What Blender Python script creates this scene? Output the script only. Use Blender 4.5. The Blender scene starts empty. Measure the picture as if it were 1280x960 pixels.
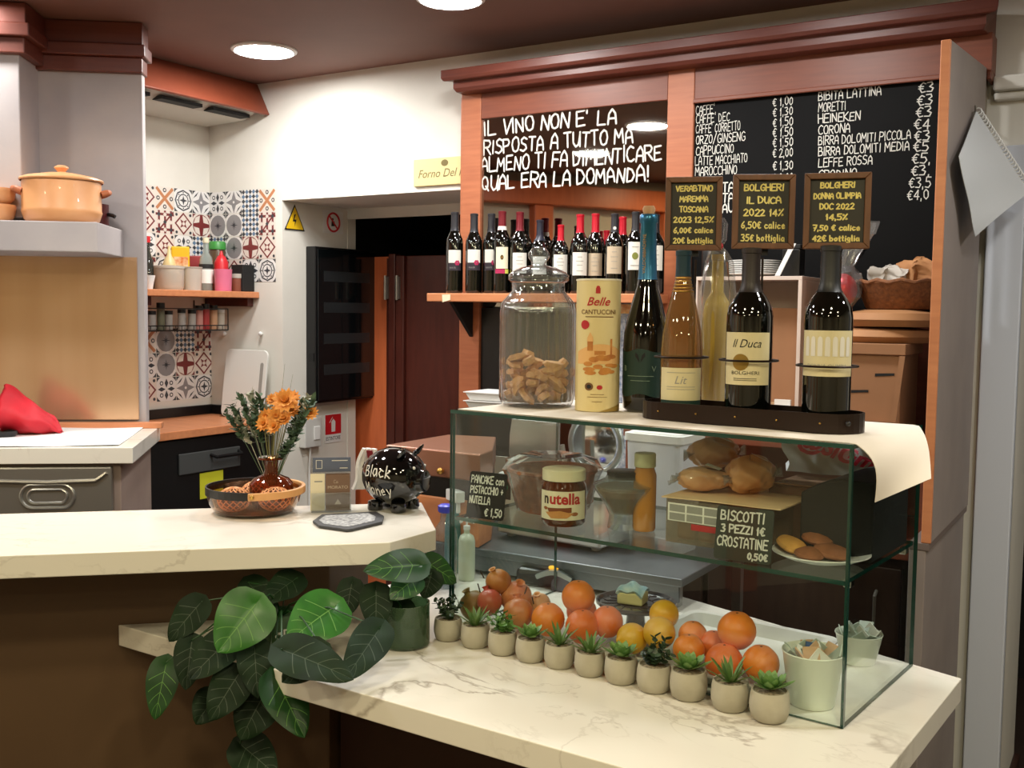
import bpy, bmesh, math, random
from math import sin, cos, pi, atan2, sqrt
from mathutils import Vector, Matrix, noise

C = bpy.context.scene.collection
S = bpy.context.scene

# ------------------------------------------------------------------ camera
FPX, PITCH, ROLL, EYE = 1300.0, 0.0716, 0.0116, 1.65
_fw = Vector((0, cos(PITCH), -sin(PITCH))); _up = Vector((0, sin(PITCH), cos(PITCH))); _ri = Vector((1, 0, 0))
CR = _ri * cos(ROLL) + _up * sin(ROLL)
CU = -_ri * sin(ROLL) + _up * cos(ROLL)
CF = _fw
EYEP = Vector((0, 0, EYE))
cam = bpy.data.cameras.new('camera'); cam.sensor_width = 36.0; cam.lens = FPX / 1280 * 36.0
cam.clip_start = 0.05; cam.clip_end = 60
co = bpy.data.objects.new('camera', cam); C.objects.link(co)
m = Matrix((CR, CU, -CF)).transposed().to_4x4(); m.translation = EYEP
co.matrix_world = m
S.camera = co

# ------------------------------------------------------------------ world and exposure
w = bpy.data.worlds.new('world'); S.world = w; w.use_nodes = True
w.node_tree.nodes['Background'].inputs[0].default_value = (1.0, 0.92, 0.80, 1)
w.node_tree.nodes['Background'].inputs[1].default_value = 0.25
S.view_settings.view_transform = 'Standard'; S.view_settings.look = 'None'
S.view_settings.exposure = -0.06; S.view_settings.gamma = 1.0
S.view_settings.use_curve_mapping = False
S.cycles.max_bounces = 10; S.cycles.transparent_max_bounces = 32
S.cycles.glossy_bounces = 5; S.cycles.diffuse_bounces = 4; S.cycles.transmission_bounces = 6
S.cycles.caustics_reflective = False; S.cycles.caustics_refractive = False
S.cycles.sample_clamp_indirect = 4.0
ROOM_LAMP = 150.0      # emission of the neutral downlights over the work area
WARM_LAMP = 170.0       # emission of the unseen yellower fill downlights over the customers' side
CEIL = 2.68

# ------------------------------------------------------------------ pixel rays to places in the room
def ray(px, py):
    return (CR * (px - 640) + CU * (480 - py) + CF * FPX) / FPX
def atz(px, py, z):
    d = ray(px, py); return EYEP + d * ((z - EYE) / d.z)
def aty(px, py, y):
    d = ray(px, py); return EYEP + d * (y / d.y)
class Frame:
    """a local frame standing on the floor: x along, y away, turned by rz"""
    def __init__(s, ox, oy, rz):
        s.o = Vector((ox, oy, 0)); s.rz = rz
        s.x = Vector((cos(rz), sin(rz), 0)); s.y = Vector((-sin(rz), cos(rz), 0))
    def loc(s, P): d = P - s.o; return Vector((d.dot(s.x), d.dot(s.y), P.z))
    def wld(s, x, y, z=0.0): return s.o + s.x * x + s.y * y + Vector((0, 0, z))
    def py(s, px, py, yl):            # local point where the ray meets local plane y = yl
        n = s.y; d = ray(px, py); return s.loc(EYEP + d * ((s.o + s.y * yl - EYEP).dot(n) / d.dot(n)))
    def pxl(s, px, py, xl):
        n = s.x; d = ray(px, py); return s.loc(EYEP + d * ((s.o + s.x * xl - EYEP).dot(n) / d.dot(n)))
    def pz(s, px, py, z): return s.loc(atz(px, py, z))
_w0 = aty(575, 382, 4.2)
WALL = Frame(_w0.x, _w0.y, -0.548)      # face of the wall cabinet
CASE = Frame(0.5805, 1.756, -0.643)     # near right bottom corner of the glass case
BAR = Frame(-0.2567, 2.1948, 0.209)     # front corner of the raised bar
STN = Frame(-1.224, 3.339, 0.12)        # front right corner of the kitchen station slab
ZC, ZT, ZS, ZB, ZK = 0.93, 1.4272, 1.188, 1.15, 1.19   # lower counter, case top, case shelf, bar, station

# ------------------------------------------------------------------ materials
def lin(c):
    return tuple(((v / 255) / 12.92 if v / 255 <= 0.04045 else ((v / 255 + 0.055) / 1.055) ** 2.4) for v in c) + (1.0,)
MATS = {}
def mat(name, rgb, rough=0.5, metal=0.0, var=0.0, scale=20.0, spec=0.5, coat=0.0, bump=0.0, sss=0.0, emit=0.0, stretch=(1, 1, 1), rgb2=None):
    if name in MATS: return MATS[name]
    mt = bpy.data.materials.new(name); mt.use_nodes = True
    nt = mt.node_tree; b = nt.nodes['Principled BSDF']
    b.inputs['Base Color'].default_value = lin(rgb); b.inputs['Roughness'].default_value = rough
    b.inputs['Metallic'].default_value = metal; b.inputs['Specular IOR Level'].default_value = spec
    b.inputs['Coat Weight'].default_value = coat
    if emit:
        b.inputs['Emission Color'].default_value = lin(rgb); b.inputs['Emission Strength'].default_value = emit
    if var or rgb2 or bump:
        tc = nt.nodes.new('ShaderNodeTexCoord'); mp = nt.nodes.new('ShaderNodeMapping')
        nz = nt.nodes.new('ShaderNodeTexNoise'); nz.inputs['Scale'].default_value = scale; nz.inputs['Detail'].default_value = 5
        mp.inputs['Scale'].default_value = stretch
        nt.links.new(tc.outputs['Object'], mp.inputs[0]); nt.links.new(mp.outputs[0], nz.inputs['Vector'])
        if var or rgb2:
            cr = nt.nodes.new('ShaderNodeValToRGB'); cr.color_ramp.elements[0].position = 0.3; cr.color_ramp.elements[1].position = 0.7
            a = lin(rgb); c2 = lin(rgb2) if rgb2 else tuple(min(1, v * (1 + var)) for v in a[:3]) + (1,)
            c1 = a if rgb2 else tuple(v * (1 - var) for v in a[:3]) + (1,)
            cr.color_ramp.elements[0].color = c1; cr.color_ramp.elements[1].color = c2
            nt.links.new(nz.outputs['Fac'], cr.inputs[0]); nt.links.new(cr.outputs[0], b.inputs['Base Color'])
        if bump:
            bp = nt.nodes.new('ShaderNodeBump'); bp.inputs['Strength'].default_value = bump; bp.inputs['Distance'].default_value = 0.004
            nt.links.new(nz.outputs['Fac'], bp.inputs['Height']); nt.links.new(bp.outputs[0], b.inputs['Normal'])
    MATS[name] = mt; return mt
def glass(name, rgb=(245, 250, 248), rough=0.0, ior=1.45, gain=1.0, body=0.0, bodyrgb=(220, 220, 220)):
    """thin clear sheet: what is behind shows through, Fresnel reflections on top"""
    if name in MATS: return MATS[name]
    mt = bpy.data.materials.new(name); mt.use_nodes = True; nt = mt.node_tree
    nt.nodes.remove(nt.nodes['Principled BSDF']); out = nt.nodes['Material Output']
    tr = nt.nodes.new('ShaderNodeBsdfTransparent'); tr.inputs[0].default_value = lin(rgb)
    gl = nt.nodes.new('ShaderNodeBsdfGlossy'); gl.inputs['Roughness'].default_value = rough
    fr = nt.nodes.new('ShaderNodeLayerWeight'); fr.inputs['Blend'].default_value = 0.5
    pw = nt.nodes.new('ShaderNodeMath'); pw.operation = 'POWER'; pw.inputs[1].default_value = 5.0
    nt.links.new(fr.outputs['Facing'], pw.inputs[0])
    ml = nt.nodes.new('ShaderNodeMath'); ml.operation = 'MULTIPLY_ADD'; ml.inputs[1].default_value = 0.9 * gain; ml.inputs[2].default_value = 0.035 * gain; ml.use_clamp = True
    mx = nt.nodes.new('ShaderNodeMixShader')
    nt.links.new(pw.outputs[0], ml.inputs[0]); nt.links.new(ml.outputs[0], mx.inputs[0])
    src = tr
    if body:
        df = nt.nodes.new('ShaderNodeBsdfDiffuse'); df.inputs[0].default_value = lin(bodyrgb)
        m2 = nt.nodes.new('ShaderNodeMixShader'); m2.inputs[0].default_value = body
        nt.links.new(tr.outputs[0], m2.inputs[1]); nt.links.new(df.outputs[0], m2.inputs[2]); src = m2
    nt.links.new(src.outputs[0], mx.inputs[1]); nt.links.new(gl.outputs[0], mx.inputs[2])
    nt.links.new(mx.outputs[0], out.inputs['Surface'])
    MATS[name] = mt; return mt
def marble(name, base, vein, rough=0.18, scale=1.6):
    mt = bpy.data.materials.new(name); mt.use_nodes = True; nt = mt.node_tree; b = nt.nodes['Principled BSDF']
    b.inputs['Roughness'].default_value = rough
    tc = nt.nodes.new('ShaderNodeTexCoord'); mp = nt.nodes.new('ShaderNodeMapping')
    mp.inputs['Rotation'].default_value = (0.3, 0.2, 0.5); mp.inputs['Scale'].default_value = (1.0, 2.2, 1.4)
    nt.links.new(tc.outputs['Object'], mp.inputs[0])
    acc = None
    for k, (sc, wid, amt) in enumerate(((scale, 0.013, 0.72), (scale * 2.3, 0.012, 0.3))):
        nz = nt.nodes.new('ShaderNodeTexNoise'); nz.inputs['Scale'].default_value = sc; nz.inputs['Detail'].default_value = 7
        nz.inputs['Roughness'].default_value = 0.55; nz.inputs['Distortion'].default_value = 0.6
        nt.links.new(mp.outputs[0], nz.inputs['Vector'])
        s1 = nt.nodes.new('ShaderNodeMath'); s1.operation = 'SUBTRACT'; s1.inputs[1].default_value = 0.5
        s2 = nt.nodes.new('ShaderNodeMath'); s2.operation = 'ABSOLUTE'
        mr = nt.nodes.new('ShaderNodeMapRange'); mr.inputs[1].default_value = 0.0; mr.inputs[2].default_value = wid
        mr.inputs[3].default_value = amt; mr.inputs[4].default_value = 0.0
        nt.links.new(nz.outputs['Fac'], s1.inputs[0]); nt.links.new(s1.outputs[0], s2.inputs[0]); nt.links.new(s2.outputs[0], mr.inputs[0])
        # patches where the vein is present at all
        n2 = nt.nodes.new('ShaderNodeTexNoise'); n2.inputs['Scale'].default_value = 2.4 + k; n2.inputs['Detail'].default_value = 2
        nt.links.new(tc.outputs['Object'], n2.inputs['Vector'])
        m2 = nt.nodes.new('ShaderNodeMapRange'); m2.inputs[1].default_value = 0.45; m2.inputs[2].default_value = 0.62
        nt.links.new(n2.outputs['Fac'], m2.inputs[0])
        mu = nt.nodes.new('ShaderNodeMath'); mu.operation = 'MULTIPLY'
        nt.links.new(mr.outputs[0], mu.inputs[0]); nt.links.new(m2.outputs[0], mu.inputs[1])
        if acc is None: acc = mu
        else:
            mxn = nt.nodes.new('ShaderNodeMath'); mxn.operation = 'MAXIMUM'
            nt.links.new(acc.outputs[0], mxn.inputs[0]); nt.links.new(mu.outputs[0], mxn.inputs[1]); acc = mxn
    mix = nt.nodes.new('ShaderNodeMix'); mix.data_type = 'RGBA'
    mix.inputs[6].default_value = lin(base); mix.inputs[7].default_value = lin(vein)
    nt.links.new(acc.outputs[0], mix.inputs[0]); nt.links.new(mix.outputs[2], b.inputs['Base Color'])
    MATS[name] = mt; return mt

M_WALL = mat('white_plaster', (226, 223, 214), 0.85, var=0.03, scale=6, bump=0.05)
M_BEIGE = mat('beige_plaster', (196, 186, 166), 0.9)
M_CEIL = mat('maroon_ceiling', (120, 84, 72), 0.7, var=0.05, scale=4)
M_CHERRY = mat('cherry_wood', (166, 96, 64), 0.42, rgb2=(182, 110, 74), scale=6, stretch=(1, 1, 12))
M_CHERRYH = mat('cherry_wood_across', (118, 62, 44), 0.42, rgb2=(132, 72, 50), scale=6, stretch=(1, 14, 14))
M_DCHERRY = mat('dark_cherry_wood', (96, 46, 36), 0.4, rgb2=(110, 56, 42), scale=6, stretch=(1, 14, 14))
M_ORANGE = mat('orange_wood', (192, 122, 82), 0.4, rgb2=(206, 136, 92), scale=5, stretch=(1, 10, 10))
M_DOOR = mat('door_wood', (196, 100, 58), 0.4, rgb2=(212, 112, 66), scale=5, stretch=(8, 8, 1))
M_DDOOR = mat('dark_door_wood', (70, 28, 20), 0.4, rgb2=(84, 36, 26), scale=5, stretch=(8, 8, 1))
M_GREY = mat('grey_board', (150, 138, 132), 0.6, rgb2=(136, 126, 122), scale=5)
M_STUCCO = mat('grey_stucco', (178, 170, 168), 0.8, rgb2=(158, 152, 154), scale=3.5, bump=0.03)
M_SLATE = mat('chalkboard', (9, 9, 10), 0.6, spec=0.12)
M_CHALK = mat('chalk_white', (222, 220, 212), 0.9)
M_YCHALK = mat('chalk_yellow', (255, 240, 150), 0.9)
M_MIRROR = mat('mirror_glass', (176, 168, 160), 0.02, 1.0)
M_MARBLE = marble('white_marble', (230, 225, 214), (150, 138, 124))
M_BROWN = mat('brown_bar_front', (98, 74, 50), 0.55, rgb2=(86, 64, 44), scale=2.2)
M_DBROWN = mat('dark_brown_front', (58, 36, 28), 0.5)
M_BLACK = mat('black_plastic', (16, 16, 17), 0.35)
M_BLACKM = mat('black_matt', (14, 13, 13), 0.7)
M_GLASS = glass('clear_glass_sheet', (249, 253, 251))
M_EDGE = mat('green_glass_edge', (14, 62, 54), 0.12, coat=0.5)
M_STEEL = mat('steel', (182, 182, 178), 0.28, 0.85)
M_DSTEEL = mat('dull_steel', (158, 154, 146), 0.30, 0.75)
M_CHROME = mat('chrome', (225, 225, 225), 0.08, 1.0)
M_WHITE = mat('white_plastic', (228, 228, 226), 0.35)
M_PAPER = mat('white_paper', (232, 229, 222), 0.85)
M_CREAM = mat('cream_label', (230, 220, 190), 0.7)
M_FLOOR = mat('dark_floor_tile', (62, 50, 44), 0.35, var=0.12, scale=3)
M_VDARK = mat('unlit_void', (20, 18, 17), 0.9)  # near-black colour standing in for hollows that no light reaches
M_BRONZE = mat('dark_bronze', (44, 32, 26), 0.4, 0.6)
M_GOLD = mat('gold', (190, 150, 80), 0.3, 1.0)
M_RED = mat('red_plastic', (200, 30, 40), 0.4)
M_YEL = mat('sign_yellow', (236, 192, 28), 0.5)
M_INK = mat('black_ink', (20, 20, 20), 0.7)
M_KRAFT = mat('kraft_card', (156, 112, 78), 0.85, var=0.05, scale=12)
M_BASE = mat('dark_brown_cabinet', (54, 38, 32), 0.45, rgb2=(64, 46, 38), scale=6, stretch=(8, 8, 1))
def crumple(p, amp, fr):
    return Vector(p) + noise.noise_vector(Vector(p) * fr) * amp + noise.noise_vector(Vector(p) * fr * 2.7) * amp * .4

# ------------------------------------------------------------------ mesh builder
class MB:
    def __init__(s): s.v = []; s.f = []; s.mi = []; s.sm = []; s.m = 0; s.smooth = False
    def vert(s, p): s.v.append(tuple(p)); return len(s.v) - 1
    def face(s, ids): s.f.append(tuple(ids)); s.mi.append(s.m); s.sm.append(s.smooth)
    def add(s, vs, fs):
        o = len(s.v); s.v += [tuple(p) for p in vs]
        for f in fs: s.face([i + o for i in f])
        return o
    def box(s, x0, x1, y0, y1, z0, z1):
        v = [(x0, y0, z0), (x1, y0, z0), (x1, y1, z0), (x0, y1, z0), (x0, y0, z1), (x1, y0, z1), (x1, y1, z1), (x0, y1, z1)]
        return s.add(v, [(3, 2, 1, 0), (4, 5, 6, 7), (0, 1, 5, 4), (1, 2, 6, 5), (2, 3, 7, 6), (3, 0, 4, 7)])
    def prism(s, poly, z0, z1):       # polygon in xy, counter clockwise
        n = len(poly); v = [(p[0], p[1], z0) for p in poly] + [(p[0], p[1], z1) for p in poly]
        return s.add(v, [tuple(range(n))[::-1], tuple(range(n, 2 * n))] + [(i, (i + 1) % n, n + (i + 1) % n, n + i) for i in range(n)])
    def slab(s, poly, y0, y1):        # polygon in xz, given thickness along y
        n = len(poly); v = [(p[0], y0, p[1]) for p in poly] + [(p[0], y1, p[1]) for p in poly]
        return s.add(v, [tuple(range(n)), tuple(range(n, 2 * n))[::-1]] + [((i + 1) % n, i, n + i, n + (i + 1) % n) for i in range(n)])
    def lathe(s, prof, n=24, c=(0, 0, 0), sx=1.0, sy=1.0, wob=None, cap=True):
        sm, s.smooth = s.smooth, True
        rings = []
        for r, z in prof:
            if r <= 1e-6: rings.append([s.vert((c[0], c[1], c[2] + z))])
            else:
                rr = []
                for i in range(n):
                    a = 2 * pi * i / n; k = r * (wob(a, z) if wob else 1)
                    rr.append(s.vert((c[0] + k * cos(a) * sx, c[1] + k * sin(a) * sy, c[2] + z)))
                rings.append(rr)
        for A, B in zip(rings, rings[1:]):
            if len(A) == 1 and len(B) == 1: continue
            for i in range(n):
                j = (i + 1) % n
                if len(A) == 1: s.face((A[0], B[j], B[i]))
                elif len(B) == 1: s.face((A[i], A[j], B[0]))
                else: s.face((A[i], A[j], B[j], B[i]))
        if cap:
            if len(rings[0]) > 1: s.face(rings[0][::-1])
            if len(rings[-1]) > 1: s.face(rings[-1])
        s.smooth = sm
    def ball(s, c, r, n=16, m=10, sx=1, sy=1, sz=1):
        s.lathe([(max(0, r * sin(pi * k / m)) if 0 < k < m else 0, -r * cos(pi * k / m) * sz) for k in range(m + 1)], n, c, sx, sy)
    def tube(s, pts, r, n=8, close=False):
        sm, s.smooth = s.smooth, True
        pts = [Vector(p) for p in pts]; N = len(pts); rings = []; ref = None
        for i, p in enumerate(pts):
            a = pts[(i - 1) % N] if (close or i > 0) else p
            b = pts[(i + 1) % N] if (close or i < N - 1) else p
            t = (b - a).normalized()
            if ref is None:
                ref = t.orthogonal().normalized()
            ref = (ref - t * ref.dot(t)).normalized(); q = t.cross(ref)
            rad = r[i] if isinstance(r, (list, tuple)) else r
            rings.append([s.vert(p + ref * rad * cos(2 * pi * k / n) + q * rad * sin(2 * pi * k / n)) for k in range(n)])
        for i in range(N if close else N - 1):
            A, B = rings[i], rings[(i + 1) % N]
            for k in range(n): s.face((A[k], A[(k + 1) % n], B[(k + 1) % n], B[k]))
        if not close: s.face(rings[0][::-1]); s.face(rings[-1])
        s.smooth = sm
    def grid(s, fn, nu, nv, smooth=True):
        sm, s.smooth = s.smooth, smooth
        ids = [[s.vert(fn(i / nu, j / nv)) for j in range(nv + 1)] for i in range(nu + 1)]
        for i in range(nu):
            for j in range(nv): s.face((ids[i][j], ids[i + 1][j], ids[i + 1][j + 1], ids[i][j + 1]))
        s.smooth = sm
    def shell(s, fn, nu, nv, t):      # grid given a thickness along +z-ish normal estimate
        P = [[Vector(fn(i / nu, j / nv)) for j in range(nv + 1)] for i in range(nu + 1)]
        def nrm(i, j):
            a = P[min(i + 1, nu)][j] - P[max(i - 1, 0)][j]; b = P[i][min(j + 1, nv)] - P[i][max(j - 1, 0)]
            c = a.cross(b); return c.normalized() if c.length > 1e-12 else Vector((0, 0, 1))
        sm, s.smooth = s.smooth, True
        T = [[s.vert(P[i][j]) for j in range(nv + 1)] for i in range(nu + 1)]
        B = [[s.vert(P[i][j] - nrm(i, j) * t) for j in range(nv + 1)] for i in range(nu + 1)]
        for i in range(nu):
            for j in range(nv):
                s.face((T[i][j], T[i + 1][j], T[i + 1][j + 1], T[i][j + 1])); s.face((B[i][j + 1], B[i + 1][j + 1], B[i + 1][j], B[i][j]))
        for i in range(nu):
            s.face((T[i + 1][0], T[i][0], B[i][0], B[i + 1][0])); s.face((T[i][nv], T[i + 1][nv], B[i + 1][nv], B[i][nv]))
        for j in range(nv):
            s.face((T[0][j], T[0][j + 1], B[0][j + 1], B[0][j])); s.face((T[nu][j + 1], T[nu][j], B[nu][j], B[nu][j + 1]))
        s.smooth = sm
    def xf(s, i0, fn):
        for i in range(i0, len(s.v)): s.v[i] = tuple(fn(Vector(s.v[i])))
    def build(s, name, mats, parent=None, bevel=0.0, sharp=40, seg=2):
        me = bpy.data.meshes.new(name); me.from_pydata(s.v, [], s.f)
        for mt in (mats if isinstance(mats, (list, tuple)) else [mats]): me.materials.append(mt)
        for p, a, b in zip(me.polygons, s.mi, s.sm): p.material_index = a; p.use_smooth = b
        me.update()
        if any(s.sm): me.set_sharp_from_angle(angle=math.radians(sharp))
        ob = bpy.data.objects.new(name, me); C.objects.link(ob)
        if parent is not None: ob.parent = parent
        if bevel:
            bv = ob.modifiers.new('bevel', 'BEVEL'); bv.width = bevel; bv.segments = seg; bv.limit_method = 'ANGLE'; bv.angle_limit = math.radians(40)
        return ob

def tag(o, label, cat, group=None, kind=None):
    o['label'] = label; o['category'] = cat
    if group: o['group'] = group
    if kind: o['kind'] = kind
    return o
def thing(name, label, cat, loc=(0, 0, 0), rz=0.0, group=None):
    o = bpy.data.objects.new(name, None); C.objects.link(o); o.empty_display_size = 0.05
    o.location = loc; o.rotation_euler = (0, 0, rz)
    return tag(o, label, cat, group)
def single(name, mb, mats, label, cat, loc=(0, 0, 0), rz=0.0, group=None, bevel=0.0, sharp=40):
    o = mb.build(name, mats, None, bevel, sharp); o.location = loc; o.rotation_euler = (0, 0, rz)
    return tag(o, label, cat, group)
def struct(name, mb, mats, loc=(0, 0, 0), rz=0.0, bevel=0.0, parent=None):
    o = mb.build(name, mats, parent, bevel); o.location = loc; o.rotation_euler = (0, 0, rz); o['kind'] = 'structure'
    return o
def copy_tree(o, parent=None):
    c = o.copy(); C.objects.link(c)
    if parent is not None: c.parent = parent
    for ch in [x for x in bpy.data.objects if x.parent == o]: copy_tree(ch, c)
    return c
def face_cam(p, extra=0.0): return atan2(-p[0], p[1]) + extra
def rnd(px, pyb, pyt, wpx, z):
    """a round thing standing at height z: centre on the surface, radius, height, from its outline"""
    P = atz(px, pyb, z); h = Vector((P.x, P.y, 0)).normalized(); r = 0.03
    for _ in range(4):
        c = P + h * r; dep = (c - EYEP).dot(CF); r = wpx / 2 * dep / FPX
    d = ray(px, pyt); t = Vector((c.x, c.y, 0)).length / Vector((d.x, d.y, 0)).length
    return c, r, EYE + d.z * t - z

# ------------------------------------------------------------------ lettering
GL = {
'A': [[(0, 0), (.12, .7), (.5, 1), (.88, .7), (1, 0)], [(.05, .38), (.95, .38)]], 'B': [[(0, 0), (0, 1), (.7, .95), (.8, .75), (.6, .55), (0, .52)], [(.6, .55), (1, .4), (.9, .08), (0, 0)]],
'C': [[(1, .85), (.6, 1), (.15, .8), (0, .45), (.2, .08), (.6, 0), (1, .12)]], 'D': [[(0, 0), (0, 1), (.6, .9), (1, .5), (.7, .1), (0, 0)]],
'E': [[(1, 1), (.05, .97), (0, 0), (1, .03)], [(0, .52), (.8, .52)]], 'F': [[(1, 1), (.05, .97), (0, 0)], [(0, .52), (.8, .52)]],
'G': [[(1, .85), (.6, 1), (.15, .8), (0, .45), (.2, .08), (.65, 0), (1, .15), (1, .45), (.6, .45)]], 'H': [[(0, 0), (0, 1)], [(1, 0), (1, 1)], [(0, .5), (1, .5)]],
'I': [[(.5, 0), (.5, 1)]], 'J': [[(.9, 1), (.9, .2), (.5, 0), (.1, .15)]], 'K': [[(0, 0), (0, 1)], [(.95, 1), (.05, .5), (1, 0)]], 'L': [[(0, 1), (0, 0), (1, .03)]],
'M': [[(0, 0), (.1, 1), (.5, .4), (.9, 1), (1, 0)]], 'N': [[(0, 0), (.05, 1), (.95, 0), (1, 1)]],
'O': [[(.5, 1), (.1, .8), (0, .45), (.2, .08), (.5, 0), (.85, .1), (1, .5), (.85, .88), (.5, 1)]], 'P': [[(0, 0), (0, 1), (.8, .95), (1, .72), (.75, .5), (0, .45)]],
'Q': [[(.5, 1), (.1, .8), (0, .45), (.2, .08), (.5, 0), (.85, .1), (1, .5), (.85, .88), (.5, 1)], [(.6, .25), (1, -.12)]], 'R': [[(0, 0), (0, 1), (.8, .95), (1, .75), (.75, .52), (0, .48)], [(.4, .48), (1, 0)]],
'S': [[(.95, .88), (.5, 1), (.1, .82), (.2, .58), (.8, .45), (.95, .2), (.5, 0), (0, .1)]], 'T': [[(0, 1), (1, 1)], [(.5, 1), (.5, 0)]],
'U': [[(0, 1), (.03, .3), (.4, 0), (.8, .15), (1, .9)], [(1, 1), (1, 0)]], 'V': [[(0, 1), (.5, 0), (1, 1)]], 'W': [[(0, 1), (.25, 0), (.5, .7), (.75, 0), (1, 1)]],
'X': [[(0, 0), (1, 1)], [(0, 1), (1, 0)]], 'Y': [[(0, 1), (.5, .5)], [(1, 1), (.4, 0)]], 'Z': [[(0, 1), (1, 1), (0, 0), (1, 0)]],
'0': [[(.5, 1), (.1, .75), (.1, .25), (.5, 0), (.9, .25), (.9, .75), (.5, 1)]], '1': [[(.2, .65), (.6, 1), (.5, 0)]], '2': [[(.05, .8), (.45, 1), (.9, .8), (.7, .5), (0, 0), (1, .02)]],
'3': [[(.05, .95), (.7, 1), (.85, .75), (.4, .53), (.95, .35), (.7, .02), (0, .05)]], '4': [[(.7, 0), (.75, 1), (0, .32), (1, .3)]], '5': [[(.95, 1), (.15, 1), (.1, .58), (.7, .6), (.95, .3), (.6, 0), (0, .06)]],
'6': [[(.8, 1), (.2, .6), (.05, .25), (.4, 0), (.85, .15), (.8, .45), (.2, .42)]], '7': [[(0, 1), (1, 1), (.4, 0)], [(.25, .5), (.85, .5)]], '8': [[(.5, .52), (.1, .75), (.5, 1), (.9, .75), (.5, .52), (.05, .22), (.5, 0), (.95, .22), (.5, .52)]],
'9': [[(.85, .6), (.3, .5), (.1, .8), (.5, 1), (.88, .8), (.8, .3), (.6, 0)]], ',': [[(.4, .08), (.25, -.18)]], '.': [[(.4, 0), (.5, .03)]], "'": [[(.5, 1.08), (.35, .82)]], '!': [[(.5, 1), (.5, .3)], [(.5, 0), (.5, .04)]],
'/': [[(0, -.1), (1, 1.1)]], '%': [[(0, 0), (1, 1)], [(.15, .95), (.3, .8), (.1, .75), (.15, .95)], [(.85, .25), (.95, .1), (.75, .05), (.85, .25)]], '+': [[(.5, .15), (.5, .75)], [(.15, .45), (.85, .45)]], '-': [[(.1, .45), (.9, .45)]],
'€': [[(1, .88), (.6, 1), (.25, .75), (.2, .35), (.5, .02), (1, .1)], [(0, .62), (.7, .62)], [(0, .4), (.65, .4)]], '*': [[(.5, .2), (.5, .3)]],
'a': [[(.85, .55), (.3, .6), (.05, .25), (.35, 0), (.8, .2), (.85, .58), (.95, 0)]], 'b': [[(0, 1), (.05, 0), (.7, .05), (.9, .35), (.5, .6), (.05, .45)]], 'c': [[(.9, .5), (.4, .6), (.05, .3), (.4, 0), (.95, .1)]],
'e': [[(.1, .3), (.9, .35), (.6, .6), (.1, .4), (.3, 0), (.9, .08)]], 'g': [[(.85, .5), (.3, .6), (.05, .3), (.4, .05), (.85, .3), (.85, .55), (.8, -.2), (.3, -.38), (.05, -.25)]], 'i': [[(.5, .55), (.5, 0)], [(.5, .78), (.5, .82)]],
'k': [[(.05, 1), (.05, 0)], [(.85, .6), (.1, .28), (.95, 0)]], 'l': [[(.4, 1), (.45, .05), (.65, 0)]], 'n': [[(.05, .6), (.1, 0), (.15, .4), (.6, .6), (.9, .4), (.9, 0)]], 'o': [[(.5, .6), (.08, .38), (.3, 0), (.8, .08), (.9, .45), (.5, .6)]],
't': [[(.45, .9), (.45, .08), (.8, 0)], [(.1, .6), (.85, .6)]], 'u': [[(.05, .6), (.1, .1), (.5, 0), (.85, .2), (.85, .6)], [(.85, .6), (.95, 0)]], 'y': [[(.05, .6), (.45, .1)], [(.95, .6), (.2, -.35)]], 'm': [[(0, 0), (.05, .6), (.4, .5), (.45, 0), (.5, .5), (.9, .55), (.95, 0)]],
}
NARROW = {'I': .3, ',': .3, '.': .3, "'": .3, '!': .3, 'i': .3, 'l': .35, '1': .5, 't': .55, 'M': 1.25, 'W': 1.25, 'm': 1.2}
def scribble(s, h, sw, width=None, seed=1, jit=0.06, slant=0.0, asp=0.58, drop=0.0):
    """hand lettering: flat strokes in (x, y), baseline at y = 0; returns verts, faces, total width"""
    rg = random.Random(seed); V = []; F = []; x = 0.0
    def dot(p):
        o = len(V); V.extend([(p[0] + sw / 2 * cos(a * pi / 3), p[1] + sw / 2 * sin(a * pi / 3)) for a in range(6)]); F.append(tuple(range(o, o + 6)))
    for ch in s:
        if ch == ' ': x += h * asp * 0.75; continue
        wd = h * asp * NARROW.get(ch, .9 if ch.islower() else 1.0)
        rot = rg.uniform(-jit, jit); dy = rg.uniform(-jit, jit) * h * .5; sc = 1 + rg.uniform(-jit, jit)
        for st in GL.get(ch, []):
            pts = []
            for (a, b) in st:
                lx = a * wd * sc; ly = b * h * sc
                pts.append((x + lx - ly * rot + ly * slant, ly + lx * rot + dy + drop * x))
            for p, q in zip(pts, pts[1:]):
                dx, dyy = q[0] - p[0], q[1] - p[1]; L = sqrt(dx * dx + dyy * dyy) or 1e-9
                nx, ny = -dyy / L * sw / 2, dx / L * sw / 2; o = len(V)
                V.extend([(p[0] - nx, p[1] - ny), (q[0] - nx, q[1] - ny), (q[0] + nx, q[1] + ny), (p[0] + nx, p[1] + ny)]); F.append((o, o + 1, o + 2, o + 3))
            for p in pts: dot(p)
        x += wd + h * asp * 0.28
    x -= h * asp * 0.28
    if width:
        k = width / x; V = [(a * k, b) for a, b in V]; x = width
    return V, F, x
_ft = {}
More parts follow.
